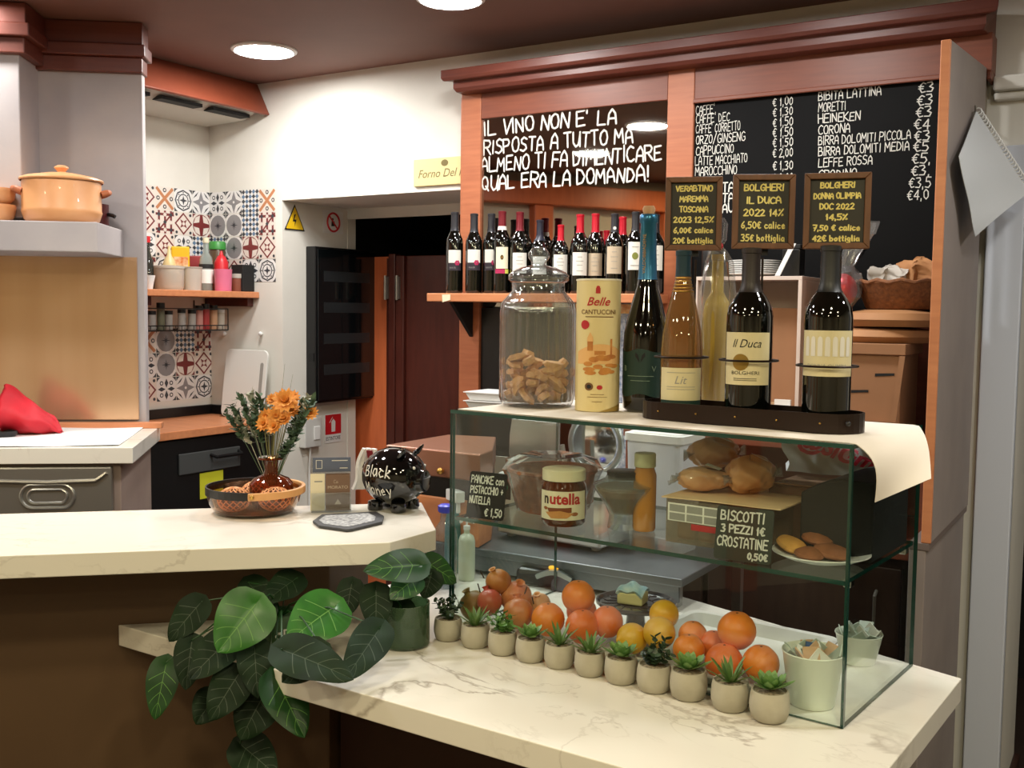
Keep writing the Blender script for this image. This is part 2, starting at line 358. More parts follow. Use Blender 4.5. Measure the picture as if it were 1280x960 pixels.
def typed(s, h, width=None, shear=0.0, spacing=1.0, bold=0.0):
    """printed lettering with the built-in face; flat, centred on x, baseline y = 0"""
    key = (s, shear, spacing, bold)
    if key not in _ft:
        cu = bpy.data.curves.new('lettering', 'FONT'); cu.body = s; cu.size = 1.0; cu.shear = shear; cu.space_character = spacing; cu.resolution_u = 3; cu.offset = bold
        ob = bpy.data.objects.new('lettering', cu); me = bpy.data.meshes.new_from_object(ob)
        _ft[key] = ([(v.co.x, v.co.y) for v in me.vertices], [tuple(p.vertices) for p in me.polygons])
        bpy.data.objects.remove(ob); bpy.data.meshes.remove(me); bpy.data.curves.remove(cu)
    V, F = _ft[key]
    if not V: return [], []
    x0 = min(v[0] for v in V); x1 = max(v[0] for v in V); k = h / 0.7; kx = k if not width else width / (x1 - x0)
    return [((v[0] - (x0 + x1) / 2) * kx, v[1] * k) for v in V], F
def flat(mb, VF, x, z, y=-0.0006, cx=False):
    """lay 2-D lettering on the plane y, facing -y"""
    V, F = VF[0], VF[1]
    if not V: return
    off = -VF[2] / 2 if (cx and len(VF) > 2) else 0
    mb.add([(x + off + a, y, z + b) for a, b in V], F)
def wrap(mb, i0, R, eps=0.0005):
    """bend everything from vertex i0 (drawn in x,z on plane y~0) round a cylinder of radius R facing -y"""
    step = R * 0.14; fs, ms, ss = [], [], []
    for f, mi_, sm_ in zip(mb.f, mb.mi, mb.sm):
        if min(f) < i0: fs.append(f); ms.append(mi_); ss.append(sm_); continue
        P = [Vector(mb.v[i]) for i in f]; xs_ = [p.x for p in P]; k0, k1 = math.floor(min(xs_) / step + 1e-6), math.ceil(max(xs_) / step - 1e-6)
        if k1 - k0 <= 1: fs.append(f); ms.append(mi_); ss.append(sm_); continue
        for k in range(k0, k1):
            Q = P
            for sg, lim in ((1, k * step), (-1, (k + 1) * step)):
                out = []
                for a, b in zip(Q, Q[1:] + Q[:1]):
                    da, db = sg * (a.x - lim), sg * (b.x - lim)
                    if da >= 0: out.append(a)
                    if (da > 0 > db) or (da < 0 < db): out.append(a.lerp(b, da / (da - db)))
                Q = out
                if len(Q) < 3: break
            if len(Q) >= 3:
                o = len(mb.v); mb.v += [tuple(p) for p in Q]; fs.append(tuple(range(o, o + len(Q)))); ms.append(mi_); ss.append(sm_)
    mb.f, mb.mi, mb.sm = fs, ms, ss
    mb.xf(i0, lambda p: Vector(((R + eps - p.y) * sin(p.x / R), -(R + eps - p.y) * cos(p.x / R), p.z)))
def rectgrid(mb, x0, x1, z0, z1, n=10, y=0.0):
    mb.grid(lambda u, v: (x0 + (x1 - x0) * u, y, z0 + (z1 - z0) * v), n, 1)
def disc2(mb, x, z, rx, rz, y, n=16):
    o = [mb.vert((x + rx * cos(2 * pi * k / n), y, z + rz * sin(2 * pi * k / n))) for k in range(n)]; mb.face(o)
def poly2(mb, pts, y): mb.face([mb.vert((a, y, b)) for a, b in pts])
# ================================================================== ROOM SHELL
mb = MB(); mb.box(-4.2, 4.6, -3.0, 8.0, -0.06, 0.0); struct('floor', mb, M_FLOOR)
mb = MB(); mb.box(-4.2, 4.6, -3.0, 8.0, CEIL, CEIL + 0.08); struct('ceiling', mb, M_CEIL)
WL = (WALL.o.x, WALL.o.y, 0.0)
YW = 0.10                                     # front of the plastered wall behind the cabinet
XO = WALL.py(353, 330, YW).x                  # left edge of the passage
ZO = WALL.py(460, 244, YW).z                  # its lintel
JD = WALL.pxl(434, 400, XO).y                 # how deep the passage side runs
XC = -1.539                                   # room corner
XR0 = WALL.py(1271, 500, YW).x; ZR = WALL.py(1274, 195, YW).z
mb = MB(); mb.slab([(XC, 0), (XO, 0), (XO, ZO), (0.03, ZO), (0.03, 0), (XR0, 0), (XR0, ZR), (XR0 + 0.95, ZR), (XR0 + 0.95, 0), (3.4, 0), (3.4, CEIL), (XC, CEIL)], YW, JD)
struct('wall_back', mb, M_WALL, WL, WALL.rz)
mb = MB(); mb.box(XC - 0.12, XC, -1.15, JD, 0, CEIL); struct('wall_left', mb, M_WALL, WL, WALL.rz)
# passage: a set-back strip of wall, the unlit depth beyond put into a near-black colour
mb = MB(); mb.box(XO - 0.1, XO + 0.004, JD, JD + 0.06, 0, ZO); mb.box(XO + 0.004, 0.35, JD, JD + 0.02, ZO - 0.05, ZO + 0.3)
struct('wall_passage', mb, M_WALL, WL, WALL.rz)
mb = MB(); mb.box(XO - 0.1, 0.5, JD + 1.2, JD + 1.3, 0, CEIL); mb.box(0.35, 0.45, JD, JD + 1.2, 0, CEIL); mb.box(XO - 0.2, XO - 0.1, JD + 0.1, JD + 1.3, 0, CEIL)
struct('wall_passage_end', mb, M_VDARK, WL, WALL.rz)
# dark room behind the right hand opening, its lack of light put into the wall colour
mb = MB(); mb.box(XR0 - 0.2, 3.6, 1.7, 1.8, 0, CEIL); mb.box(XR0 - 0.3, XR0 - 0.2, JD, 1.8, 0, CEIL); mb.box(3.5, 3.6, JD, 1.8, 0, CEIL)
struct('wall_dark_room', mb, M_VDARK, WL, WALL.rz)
# walls on the customers' side, seen only in the mirror
mb = MB(); mb.box(-3.5, -3.4, -3.0, 7.0, 0, CEIL); struct('wall_far_left', mb, M_BEIGE)
mb = MB(); mb.box(-4.2, 4.6, -3.0, -2.9, 0, CEIL); struct('wall_front', mb, M_BEIGE)
mb = MB(); mb.box(3.55, 3.65, -3.0, 2.0, 0, CEIL); struct('wall_right', mb, M_BEIGE)
mb = MB()
for yy in (2.05, 0.87, -0.3): mb.box(-3.4, -3.3, yy, yy + 0.16, 0, 2.44)
mb.box(-3.4, -3.27, -0.6, 3.0, 2.44, 2.60)
struct('trim_1', mb, M_DOOR, bevel=0.006)
# pilaster strip right of the cabinet, its skirting, and the moulding over the opening
XP = WALL.py(1222, 560, YW).x
mb = MB(); mb.box(XP, XR0, YW - 0.03, YW + 0.02, 0.0, ZR + 0.03); struct('trim_2', mb, mat('cool_lit_white', (208, 214, 226), 0.75), WL, WALL.rz, bevel=0.004)  # the bluish light on this strip is put into its white
zl = WALL.py(1240, 108, YW).z
mb = MB(); mb.box(1.93, 3.2, YW - 0.06, YW + 0.01, zl - 0.025, zl + 0.02); mb.box(1.93, 3.2, YW - 0.035, YW + 0.01, zl - 0.05, zl - 0.025)
struct('trim_3', mb, M_WALL, WL, WALL.rz, bevel=0.008)
mb = MB(); mb.box(XP + 0.02, XR0 + 0.01, YW - 0.055, YW - 0.03, 0.0, 0.09); mb.box(XR0, XR0 + 0.02, YW - 0.055, JD, 0, 0.09); struct('baseboard_back', mb, M_DBROWN, WL, WALL.rz, bevel=0.004)

# folding wooden doors in the passage
YD = JD + 0.13
a0 = WALL.py(436, 560, YD).x; a1 = WALL.py(492, 420, YD).x; zd = WALL.py(470, 321, YD).z
d = MB(); d.box(a0, a1, YD, YD + 0.04, 0.01, zd); dr = struct('door_1', d, M_DOOR, WL, WALL.rz, bevel=0.004)
d = MB(); d.box(a1 - 0.035, a1 - 0.008, YD - 0.012, YD, 0.02, zd - 0.01); struct('door_moulding', d, M_DDOOR, parent=dr)
d = MB(); d.box(a1 + 0.004, a1 + 0.045, YD - 0.05, YD + 0.0, 0, zd + 0.01); struct('trim_4', d, M_DDOOR, WL, WALL.rz, bevel=0.004)
b0 = a1 + 0.05; 
d = MB(); d.box(b0, b0 + 0.05, YD - 0.05, YD - 0.01, 0.01, zd); d.box(b0 + 0.05, 0.32, YD - 0.03, YD, 0.01, zd); dr2 = struct('door_2', d, M_DDOOR, WL, WALL.rz, bevel=0.004)
zh = WALL.py(498, 360, YD).z
for k, (hx, p) in enumerate(((a1 - 0.012, dr), (b0 + 0.01, dr2))):
    d = MB(); d.box(hx, hx + 0.02, YD - 0.066, YD - 0.05, zh - 0.055, zh + 0.055); d.tube([(hx + 0.01, YD - 0.066, zh - 0.06), (hx + 0.01, YD - 0.066, zh + 0.06)], 0.007); d.box(hx, hx + 0.012, YD - 0.055, YD, zh - 0.04, zh + 0.04)
    struct('door_hinge', d, M_DSTEEL, parent=p)

# ceiling downlights
def lampmat(name, rgb, k):
    mt = bpy.data.materials.new(name); mt.use_nodes = True; nt = mt.node_tree; nt.nodes.remove(nt.nodes['Principled BSDF'])
    e = nt.nodes.new('ShaderNodeEmission'); e.inputs[0].default_value = lin(rgb); e.inputs[1].default_value = k
    nt.links.new(e.outputs[0], nt.nodes['Material Output'].inputs[0]); return mt
LM = lampmat('lamp_neutral', (252, 250, 246), ROOM_LAMP); LW = lampmat('lamp_warm', (252, 238, 196), WARM_LAMP)
def downlight(x, y, r, m, label, group=None):
    t = thing('ceiling_downlight', label, 'ceiling light', (x, y, CEIL), 0, group)
    b = MB(); b.lathe([(r, 0), (r + 0.016, 0), (r + 0.016, -0.006), (r + 0.004, -0.012), (r, -0.010), (r, 0)], 28, cap=False); b.build('trim_ring', M_WHITE, t)
    b = MB(); b.lathe([(0, -0.0085), (r, -0.0085)], 28, cap=False); b.build('diffuser', m, t)
p = atz(330, 62, CEIL); downlight(p.x, p.y, 0.115, LM, 'round glowing ceiling downlight nearest the white wall corner')
p = atz(563, -3, CEIL); downlight(p.x, p.y, 0.10, LM, 'round ceiling downlight above the bar, cut off by the top of the photo')
downlight(-2.27, 2.35, 0.11, LM, 'round ceiling downlight whose reflection glows in the mirror over TUTTO')
downlight(-1.24, 2.62, 0.11, LM, 'round ceiling downlight whose reflection glows at the right of the mirror')
for x, y in ((0.60, 2.85), (0.0, 3.1), (-1.9, 3.55), (1.35, 1.75), (2.15, 1.9)):  # leftmost and rightmost are added to brighten the station and right column
    downlight(x, y, 0.09, LM, 'round ceiling downlight lighting the bar side, unseen', 'downlights over the bar')
for x, y in ((-1.6, 0.1), (0.3, -0.4), (1.8, -0.2), (-0.6, -1.8), (-2.6, -1.6), (2.6, -1.8), (-2.7, 1.2), (0.5, 0.45), (-0.7, 0.7)):  # unseen fill; some added to brighten the mirrored wall and case front
    downlight(x, y, 0.10, LW, 'round yellowish fill downlight over the customers, unseen', 'fill downlights over the customers')

# ================================================================== BIG JOINERY
# ---- wall cabinet with mirror and menu board
XF = WALL.py(1224, 81, 0).x                    # right end panel
cab = thing('wall_cabinet', 'reddish wooden wall cabinet with heavy stepped cornice framing mirror and menu board', 'cabinet', WL, WALL.rz)
xs0, xs1 = 0.0, WALL.py(600, 300, 0).x
xm0, xm1 = WALL.py(833, 200, 0).x, WALL.py(866, 200, 0).x
b = MB(); b.box(xs0, xs1, -0.002, YW - 0.002, 1.006, 2.50); b.box(xs0 - 0.012, xs0, 0.012, YW - 0.002, 1.006, 2.49); b.build('stile', M_CHERRY, cab, 0.003)
b = MB(); b.box(xm0, xm1, -0.002, YW - 0.002, 1.006, 2.50); b.build('stile', M_CHERRY, cab, 0.003)
b = MB(); b.box(xs1, xm0, 0.0, YW - 0.004, 2.395, 2.50); b.box(xm1, 1.93, 0.0, YW - 0.004, 2.385, 2.50); b.box(XF + 0.0225, 1.93, 0.0, YW - 0.004, 2.36, 2.385); b.box(xm1, XF, -0.012, 0.0, 2.372, 2.387); b.build('frieze', M_CHERRYH, cab, 0.003)
b = MB()
prof = [(YW - 0.004, 2.575), (-0.105, 2.575), (-0.105, 2.545), (-0.098, 2.533), (-0.07, 2.533), (-0.07, 2.508), (-0.06, 2.494), (YW - 0.004, 2.494)]
for (e0, e1) in ((-0.03, 1.955),):
    n = len(prof); v = []
    for sx, ex in ((-1, e0), (1, e1)):
        for (yy, zz) in prof:
            inset = (yy + 0.105) * 1.0 if yy < 0.02 else 0.03
            v.append((ex - sx * min(inset, 0.05), yy, zz))
    b.add(v, [tuple(range(n)), tuple(range(n, 2 * n))[::-1]] + [((i + 1) % n, i, n + i, n + (i + 1) % n) for i in range(n)])
b.build('cornice', M_DCHERRY, cab, 0.003)
b = MB(); b.box(xs1, xm0, 0.012, YW - 0.02, 1.66, 2.394); b.build('mirror', M_MIRROR, cab)
b = MB(); b.box(xs1, xm0, 0.014, YW - 0.02, 1.006, 1.655); b.build('lower_panel', M_BLACK, cab)
b = MB(); b.box(xm1, XF - 0.001, 0.010, YW - 0.02, 1.62, 2.384); bd = b.build('menu_board', M_SLATE, cab)
b = MB(); b.box(xm1, XF - 0.001, 0.012, YW - 0.02, 1.006, 1.618); b.build('back_panel', M_CHERRYH, cab)
YB = 0.010
def wtxt(mb, s, px, py, hpx, sw, yl, px1=None, seed=1, **k):
    p = WALL.py(px, py, yl); dep = (WALL.wld(p.x, p.y, p.z) - EYEP).dot(CF); h = hpx * dep / FPX
    wd = (WALL.py(px1, py, yl).x - p.x) if px1 else None
    flat(mb, scribble(s, h, sw, wd, seed, **k), p.x, p.z, yl - 0.0006)
b = MB()
for k, (s, px, py, px1) in enumerate((("CAFFE'", 870, 143.5, 893), ("CAFFE' DEC", 870, 154.5, 912), ("CAFFE' CORRETTO", 870, 167, 925), ("ORZO/GINSENG", 870, 180.5, 931), ("CAPPUCCINO", 870, 194, 917), ("LATTE MACCHIATO", 869, 207, 934), ("MAROCCHINO", 869, 220, 921))):
    wtxt(b, s, px, py, 10.5, 0.0032, YB, px1, k)
for k, (s, py) in enumerate((("€ 1,00", 133), ("€ 1,30", 145.5), ("€ 1,50", 158.5), ("€ 1,50", 171.5), ("€ 1,50", 184), ("€ 2,00", 197), ("€ 1,30", 213), ("€ 2,00", 228))):
    wtxt(b, s, 966, py, 10, 0.0032, YB, 991, 30 + k)
for k, (s, px1, py) in enumerate((("BIBITA LATTINA", 1101, 126), ("MORETTI", 1057, 140), ("HEINEKEN", 1075, 154), ("CORONA", 1062, 168), ("BIRRA DOLOMITI PICCOLA", 1138, 181.5), ("BIRRA DOLOMITI MEDIA", 1136, 195), ("LEFFE ROSSA", 1090, 209), ("CRODINO", 1070, 224))):
    wtxt(b, s, 1023, py, 10.5, 0.0034, YB, px1, 60 + k)
for k, (s, px, py) in enumerate((("€3", 1148, 116), ("€3", 1146, 132), ("€3", 1145, 147), ("€4", 1143, 162), ("€3", 1143, 176), ("€5", 1142, 190), ("€5,", 1140, 205), ("€3,", 1139, 220), ("€3,5", 1136, 235), ("€4,0", 1134, 250))):
    wtxt(b, s, px, py, 12, 0.0034, YB, px + (19 if len(s) < 3 else 23 if len(s) < 4 else 27), 90 + k)
for k, (s, py) in enumerate((("TA", 240), ("TA", 253), ("AU", 266))): wtxt(b, s, 903, py, 11, 0.0045, YB, 917, 120 + k)
b.build('lettering', M_CHALK, bd)
b = MB(); YM = 0.012
for k, (s, px, py, px1) in enumerate((("IL VINO NON E' LA", 605, 169, 770), ("RISPOSTA A TUTTO MA", 605, 193, 791), ("ALMENO TI FA DIMENTICARE", 602, 215, 827), ("QUAL ERA LA DOMANDA!", 603, 238, 811))):
    wtxt(b, s, px, py, 17, 0.0070, YM, px1, 140 + k, jit=0.09)
b.build('lettering', M_CHALK, cab)
# end panel: grey fin with orange front edge, thicker below
yf = WALL.pxl(1173, 300, XF + 0.01).y; ztf = WALL.pxl(1176, 49, XF).z
fin = thing('end_panel', 'tall grey end panel with an orange wooden front edge right of the menu board', 'panel', tuple(WALL.wld(XF, 0)), WALL.rz)
b = MB(); v = [(0, yf), (0.022, yf), (0.022, -0.003), (0, -0.003)]
b.add([(x, y, 1.06) for x, y in v] + [(v[0][0], v[0][1], ztf), (v[1][0], v[1][1], ztf), (v[2][0], v[2][1], ztf + 0.06), (v[3][0], v[3][1], ztf + 0.06)], [(3, 2, 1, 0), (4, 5, 6, 7), (0, 1, 5, 4), (1, 2, 6, 5), (2, 3, 7, 6), (3, 0, 4, 7)])
b.build('upper_board', M_GREY, fin, 0.001)
b = MB(); b.box(-0.001, 0.023, yf - 0.012, yf, 1.06, ztf); b.build('front_edge', M_ORANGE, fin, 0.002)
b = MB(); b.box(-0.03, 0.012, yf - 0.01, -0.003, 0.0, 1.04); b.build('lower_board', M_GREY, fin, 0.003)
b = MB(); b.box(-0.03, 0.02, yf - 0.012, -0.003, 1.04, 1.06); b.build('ledge', mat('grey_board_ledge', (112, 98, 92), 0.6), fin, 0.002)
# wine shelf
zs1 = WALL.py(560, 366.5, -0.2).z
sh = thing('wine_shelf', 'orange wooden shelf carrying the red wine bottles below the mirror', 'shelf', WL, WALL.rz)
b = MB(); b.box(-0.02, xm0 + 0.02, -0.20, -0.003, zs1 - 0.032, zs1); b.build('board', M_ORANGE, sh, 0.003)
for bx in (0.05, 0.72):
    b = MB(); b.add([(bx, -0.005, zs1 - 0.032), (bx, -0.15, zs1 - 0.032), (bx, -0.005, zs1 - 0.17), (bx + 0.016, -0.005, zs1 - 0.032), (bx + 0.016, -0.15, zs1 - 0.032), (bx + 0.016, -0.005, zs1 - 0.17)], [(0, 1, 2), (5, 4, 3), (0, 3, 4, 1), (1, 4, 5, 2), (2, 5, 3, 0)])
    b.build('bracket', M_BLACKM, sh)
p = WALL.py(558, 372, -0.2); g = MB(); g.slab([(p.x - 0.017, p.z - 0.018), (p.x + 0.019, p.z - 0.009), (p.x + 0.019, p.z + 0.012), (p.x - 0.019, p.z + 0.011)], -0.2025, -0.2005); g.build('price_tag', M_CREAM, sh)
# back worktop and base cabinets under the board
base = thing('base_cabinet', 'dark wooden base cabinet with worktop behind the glass case', 'cabinet', WL, WALL.rz)
b = MB(); b.box(0.06, XF - 0.035, -0.45, -0.006, 0.10, 0.97); b.build('body', M_BASE, base, 0.003)
b = MB(); b.box(0.03, XF - 0.032, -0.49, -0.004, 0.97, 1.005); b.build('worktop', M_CHERRYH, base, 0.003)
for k in range(3):
    w0 = 0.08 + k * 0.585; b = MB(); b.box(w0, w0 + 0.565, -0.472, -0.45, 0.13, 0.94); dd = b.build('door', M_BASE, base, 0.004)
    b = MB(); b.tube([(w0 + 0.5, -0.472, 0.75), (w0 + 0.5, -0.495, 0.76), (w0 + 0.5, -0.495, 0.86), (w0 + 0.5, -0.472, 0.87)], 0.005); b.build('handle', M_DSTEEL, dd)
# raised back shelf carrying the baskets
ZBK = 1.27
b = MB(); b.box(xm1 - 0.05, XF - 0.034, -0.42, -0.004, ZBK - 0.025, ZBK); b.box(xm1 - 0.05, xm1 - 0.028, -0.40, -0.004, 1.006, ZBK - 0.025); b.box(XF - 0.058, XF - 0.034, -0.40, -0.004, 1.006, ZBK - 0.025)
single('back_shelf', b, M_CHERRYH, 'low brown wooden shelf bridging the back worktop under the baskets and boxes', 'shelf', WL, WALL.rz, bevel=0.003)

# ---- raised bar counter
BL = (BAR.o.x, BAR.o.y, 0)
ch = BAR.loc(atz(545, 662, ZB)); bk = BAR.loc(atz(527, 628, ZB)); yb = bk.y
bar = thing('bar_counter', 'raised bar counter with thick white marble top and brown front', 'counter', BL, BAR.rz)
b = MB(); b.prism([(-2.6, 0), (0, 0), (ch.x, ch.y), (bk.x, yb), (-2.6, yb)], ZB - 0.047, ZB); b.build('marble_top', M_MARBLE, bar, 0.002)
ybp = BAR.loc(atz(148, 780, ZC)).y
b = MB(); b.prism([(-2.6, ybp), (-0.12, ybp), (-0.02, yb - 0.09), (-0.10, yb - 0.04), (-2.6, yb - 0.04)], 0.0, ZB - 0.047); b.build('body', M_BROWN, bar, 0.003)
# ---- lower counter
tip = BAR.wld(*(BAR.loc(atz(148, 781, ZC)).xy))
fl0 = CASE.loc(tip); f1 = CASE.loc(atz(560, 897.5, ZC)); dirv = (f1 - fl0).normalized()
rt = CASE.loc(atz(1202, 848, ZC)); bk1 = CASE.loc(atz(735, 711, ZC)); dr_ = CASE.loc(atz(1110, 962, ZC)) - rt
# front edge meets the right edge
t_ = ((rt.x - f1.x) * dr_.y - (rt.y - f1.y) * dr_.x) / (dirv.x * dr_.y - dirv.y * dr_.x)
fr_ = f1 + dirv * t_
bl = bk1 + (bk1 - rt).normalized() * 0.32
CL = (CASE.o.x, CASE.o.y, 0)
low = thing('display_counter', 'lower white marble counter carrying the glass display case', 'counter', CL, CASE.rz)
e1 = CASE.loc(BAR.wld(-0.018, yb - 0.09)); e2 = CASE.loc(BAR.wld(-0.119, ybp - 0.001)); e3 = CASE.loc(BAR.wld(-0.05, yb - 0.05))
poly = [(fl0.x, fl0.y), (fr_.x, fr_.y), (rt.x, rt.y), (bl.x, bl.y), (e3.x, e3.y), (e1.x, e1.y), (e2.x, e2.y)]
b = MB(); b.prism(poly, ZC - 0.048, ZC); b.build('marble_top', M_MARBLE, low, 0.002)
nrm = Vector((-dirv.y, dirv.x)); 
bq = CASE.loc(BAR.wld(-0.115, ybp + 0.01)); bp = [(bq.x + nrm.x * 0.13 + 0.02, bq.y + nrm.y * 0.02), (fr_.x + nrm.x * 0.13 - 0.12, fr_.y + nrm.y * 0.13), (rt.x - 0.14, rt.y - 0.02), (bl.x, bl.y - 0.05), (e1.x + 0.01, e1.y)]
b = MB(); b.prism(bp, 0.0, ZC - 0.048); b.build('body', M_DBROWN, low, 0.003)

# ---- glass display case
CW, CD = 0.895, 0.415; G = 0.008
case = thing('glass_display_case', 'open-backed glass display case with one glass shelf on the marble counter', 'display case', (CASE.o.x, CASE.o.y, 0), CASE.rz)
def pane(name, x0, x1, y0, y1, z0, z1, parent, thin):
    b = MB(); b.box(x0, x1, y0, y1, z0, z1)
    big = {'z': (0, 1), 'y': (2, 4), 'x': (3, 5)}[thin]
    b.mi = [0 if i in big else 1 for i in range(6)]
    return b.build(name, [M_GLASS, M_EDGE], parent)
pane('front_pane', -CW, 0, 0, G, ZC + 0.001, ZT - G, case, 'y')
pane('side_pane', -G, 0, G + 0.0005, CD, ZC + 0.001, ZT - G, case, 'x')
pane('side_pane', -CW, -CW + G, G + 0.0005, CD, ZC + 0.001, ZT - G, case, 'x')
pane('top_pane', -CW, 0, 0, CD, ZT - G + 0.0003, ZT, case, 'z')
shf = pane('shelf', -CW + G + 0.001, -G - 0.001, G + 0.001, CD, ZS - G, ZS, case, 'z')
for sx in (-CW + G + 0.004, -G - 0.018):
    for yy in (0.05, CD - 0.04):
        b = MB(); b.box(sx, sx + 0.014, yy, yy + 0.022, ZS - G - 0.014, ZS - G - 0.0003); b.build('shelf_clip', M_CHROME, shf, 0.002)

# ---- kitchen station at the left: slab, steel drawer front, plastered chimney with hood
SL = (STN.o.x, STN.o.y, 0)
sb = STN.loc(atz(200, 533, ZK)); 
stn = thing('kitchen_station', 'kitchen station with thick white marble slab and grey side', 'counter', SL, STN.rz)
yp = sb.y - 0.02                                # face of the plastered chimney
pr = STN.py(180, 300, yp).x
b = MB(); b.prism([(-1.6, 0), (0, 0), (sb.x, sb.y), (pr + .004, sb.y), (pr + .004, yp - .001), (-1.6, yp - .001)], ZK - 0.052, ZK); b.build('marble_top', M_MARBLE, stn, 0.002)
b = MB(); b.prism([(-1.6, 0.03), (-0.045, 0.03), (sb.x - 0.03, yp - 0.003), (-1.6, yp - 0.003)], 0, ZK - 0.052); b.build('body', mat('taupe_board', (150, 132, 122), 0.6, rgb2=(138, 120, 112), scale=5), stn, 0.003)
p0 = STN.py(140, 583, 0.012); 
DX = p0.x; DY = 0.028
mv = lambda bb: bb.xf(0, lambda p: Vector((p.x + DX, p.y + DY, p.z)))
b = MB(); b.box(-0.44, 0, -0.022, 0, p0.z - 0.36, p0.z); mv(b); dw = b.build('steel_drawer', M_DSTEEL, stn, 0.006)
b = MB(); zc_ = p0.z - 0.095
for (rx, rz, r) in ((0.082, 0.038, 0.006), (0.06, 0.022, 0.005)):
    b.tube([(-0.20 + (rx - rz) * (1 if cos(a) > 0 else -1) + rz * cos(a), -0.022, zc_ + rz * sin(a)) for a in [2 * pi * k / 32 for k in range(32)]], r, 8, True)
mv(b); b.build('grip', M_STEEL, dw)
b = MB(); b.tube([(-0.425, -0.022, p0.z - 0.02), (-0.36, -0.024, p0.z - 0.045), (-0.2, -0.024, p0.z - 0.05), (-0.05, -0.024, p0.z - 0.045), (-0.015, -0.022, p0.z - 0.02)], 0.007); mv(b); b.build('pressed_rib', M_DSTEEL, dw)
pl_ = STN.py(50, 200, yp).x; zt_ = STN.py(120, 91, yp).z
b = MB(); b.box(-1.7, pr, yp, yp + 0.05, 0, CEIL); b.box(-1.7, pl_, yp - 0.2, yp, 1.95, CEIL)
chim = struct('pillar_left', b, M_STUCCO, SL, STN.rz, bevel=0.004)
cz0, cz1, cz2 = zt_, STN.py(120, 70, yp - 0.03).z, STN.py(120, 53, yp - 0.05).z
b = MB()
for (e, er, za, zb_) in ((0.028, 0.008, cz0, cz1), (0.05, 0.022, cz1, cz2), (0.038, 0.012, cz2, CEIL - 0.002)):
    b.box(pl_ - 0.02, pr + er, yp - e, yp + 0.05 + er, za, zb_)
    b.box(-1.7, pl_ + e, yp - 0.2 - e, yp + 0.01, za + (0.01), min(zb_ + 0.01, CEIL - 0.002))
single('chimney_cornice', b, M_DCHERRY, 'dark reddish stepped wooden cornice wrapping the grey plaster chimney', 'cornice', SL, STN.rz, bevel=0.004)
# hood ledge
yh = 0.20
hr = STN.py(122, 295, yh); zh1 = STN.py(100, 277, yh).z; zh0 = STN.py(100, 315, yh).z; hb = STN.py(155, 305, yp).x
b = MB(); b.prism([(-1.7, yh), (hr.x, yh), (hb, yp - 0.001), (-1.7, yp - 0.001)], zh0, zh1)
single('hood_ledge', b, M_STUCCO, 'grey plastered hood ledge holding the terracotta pots', 'hood', SL, STN.rz, bevel=0.004)
# polished metal splashback under the hood
q0 = STN.py(172, 420, yp - 0.012).x
b = MB(); b.box(-1.65, q0, yp - 0.012, yp - 0.001, ZK + 0.03, zh0 + 0.002)
single('metal_splashback', b, mat('warm_steel', (226, 188, 150), 0.22, 0.7, rgb2=(206, 164, 124), scale=2.0, stretch=(3, 3, 0.1)), 'shiny brownish metal splashback under the plaster hood', 'splashback', SL, STN.rz)
b = MB(); b.box(-1.6, sb.x + 0.02 , yp - 0.05, yp - 0.013, ZK, ZK + 0.022)
single('wooden_strip', b, M_ORANGE, 'thin wooden strip along the back of the station slab', 'strip', SL, STN.rz, bevel=0.002)
# ================================================================== BOTTLES
BORDO = [(0, 0.003), (0.030, 0.0), (0.0365, 0.004), (0.0372, 0.012), (0.0372, 0.185), (0.0345, 0.203), (0.026, 0.219), (0.0175, 0.232), (0.0142, 0.246), (0.0138, 0.296), (0.0152, 0.297), (0.0152, 0.305), (0.0120, 0.3065)]
BURG = [(0, 0.003), (0.034, 0.0), (0.0405, 0.005), (0.041, 0.12), (0.0385, 0.150), (0.031, 0.185), (0.022, 0.220), (0.0155, 0.245), (0.0142, 0.262), (0.0140, 0.290), (0.0152, 0.291), (0.0152, 0.299), (0.012, 0.3005)]
SPARK = [(0, 0.004), (0.036, 0.0), (0.0445, 0.006), (0.0455, 0.03), (0.0455, 0.13), (0.043, 0.155), (0.036, 0.190), (0.026, 0.225), (0.0185, 0.255), (0.0155, 0.280), (0.0152, 0.305), (0.017, 0.307), (0.017, 0.316), (0.014, 0.318)]
SLIM = [(0, 0.003), (0.028, 0.0), (0.0318, 0.004), (0.0325, 0.012), (0.0325, 0.19), (0.0305, 0.205), (0.023, 0.222), (0.0165, 0.236), (0.0142, 0.25), (0.0138, 0.296), (0.0150, 0.297), (0.0150, 0.305), (0.0120, 0.3065)]
M_BOT = mat('dark_bottle_glass', (7, 8, 6), 0.06, spec=0.6, coat=0.6)
def prof_r(prof, z):
    for (r0, z0), (r1, z1) in zip(prof, prof[1:]):
        if z0 <= z <= z1 and z1 > z0: return r0 + (r1 - r0) * (z - z0) / (z1 - z0)
    return prof[-1][0]
def foil(prof, z0, z1, m, parent, k=1.0, extra=0.0006, name='capsule'):
    b = MB(); pts = [(prof_r(prof, z0) + extra, z0)] + [(r + extra, z) for r, z in prof if z0 < z < z1] + [(prof_r(prof, z1) + extra, z1), (0, z1 + 0.0006)]
    b.lathe([(r * k, z * k) for r, z in pts], 20, cap=False); return b.build(name, m, parent)
def bottle(name, label, prof, k, loc, rz, capm, capz, lab, group=None, body=None, n=28):
    """lab: function(mb, R) drawing the label flat in x,z; bent round the body afterwards"""
    t = thing(name, label, 'wine bottle', loc, rz, group)
    b = MB(); b.lathe([(r * k, z * k) for r, z in prof], n); b.build('glass', body or M_BOT, t, sharp=60)
    if capm: foil(prof, capz, prof[-1][1], capm, t, k)
    if lab:
        b = MB(); mats = lab(b, prof_r(prof, 0.1) * k); b.build('label', mats, t)
    return t
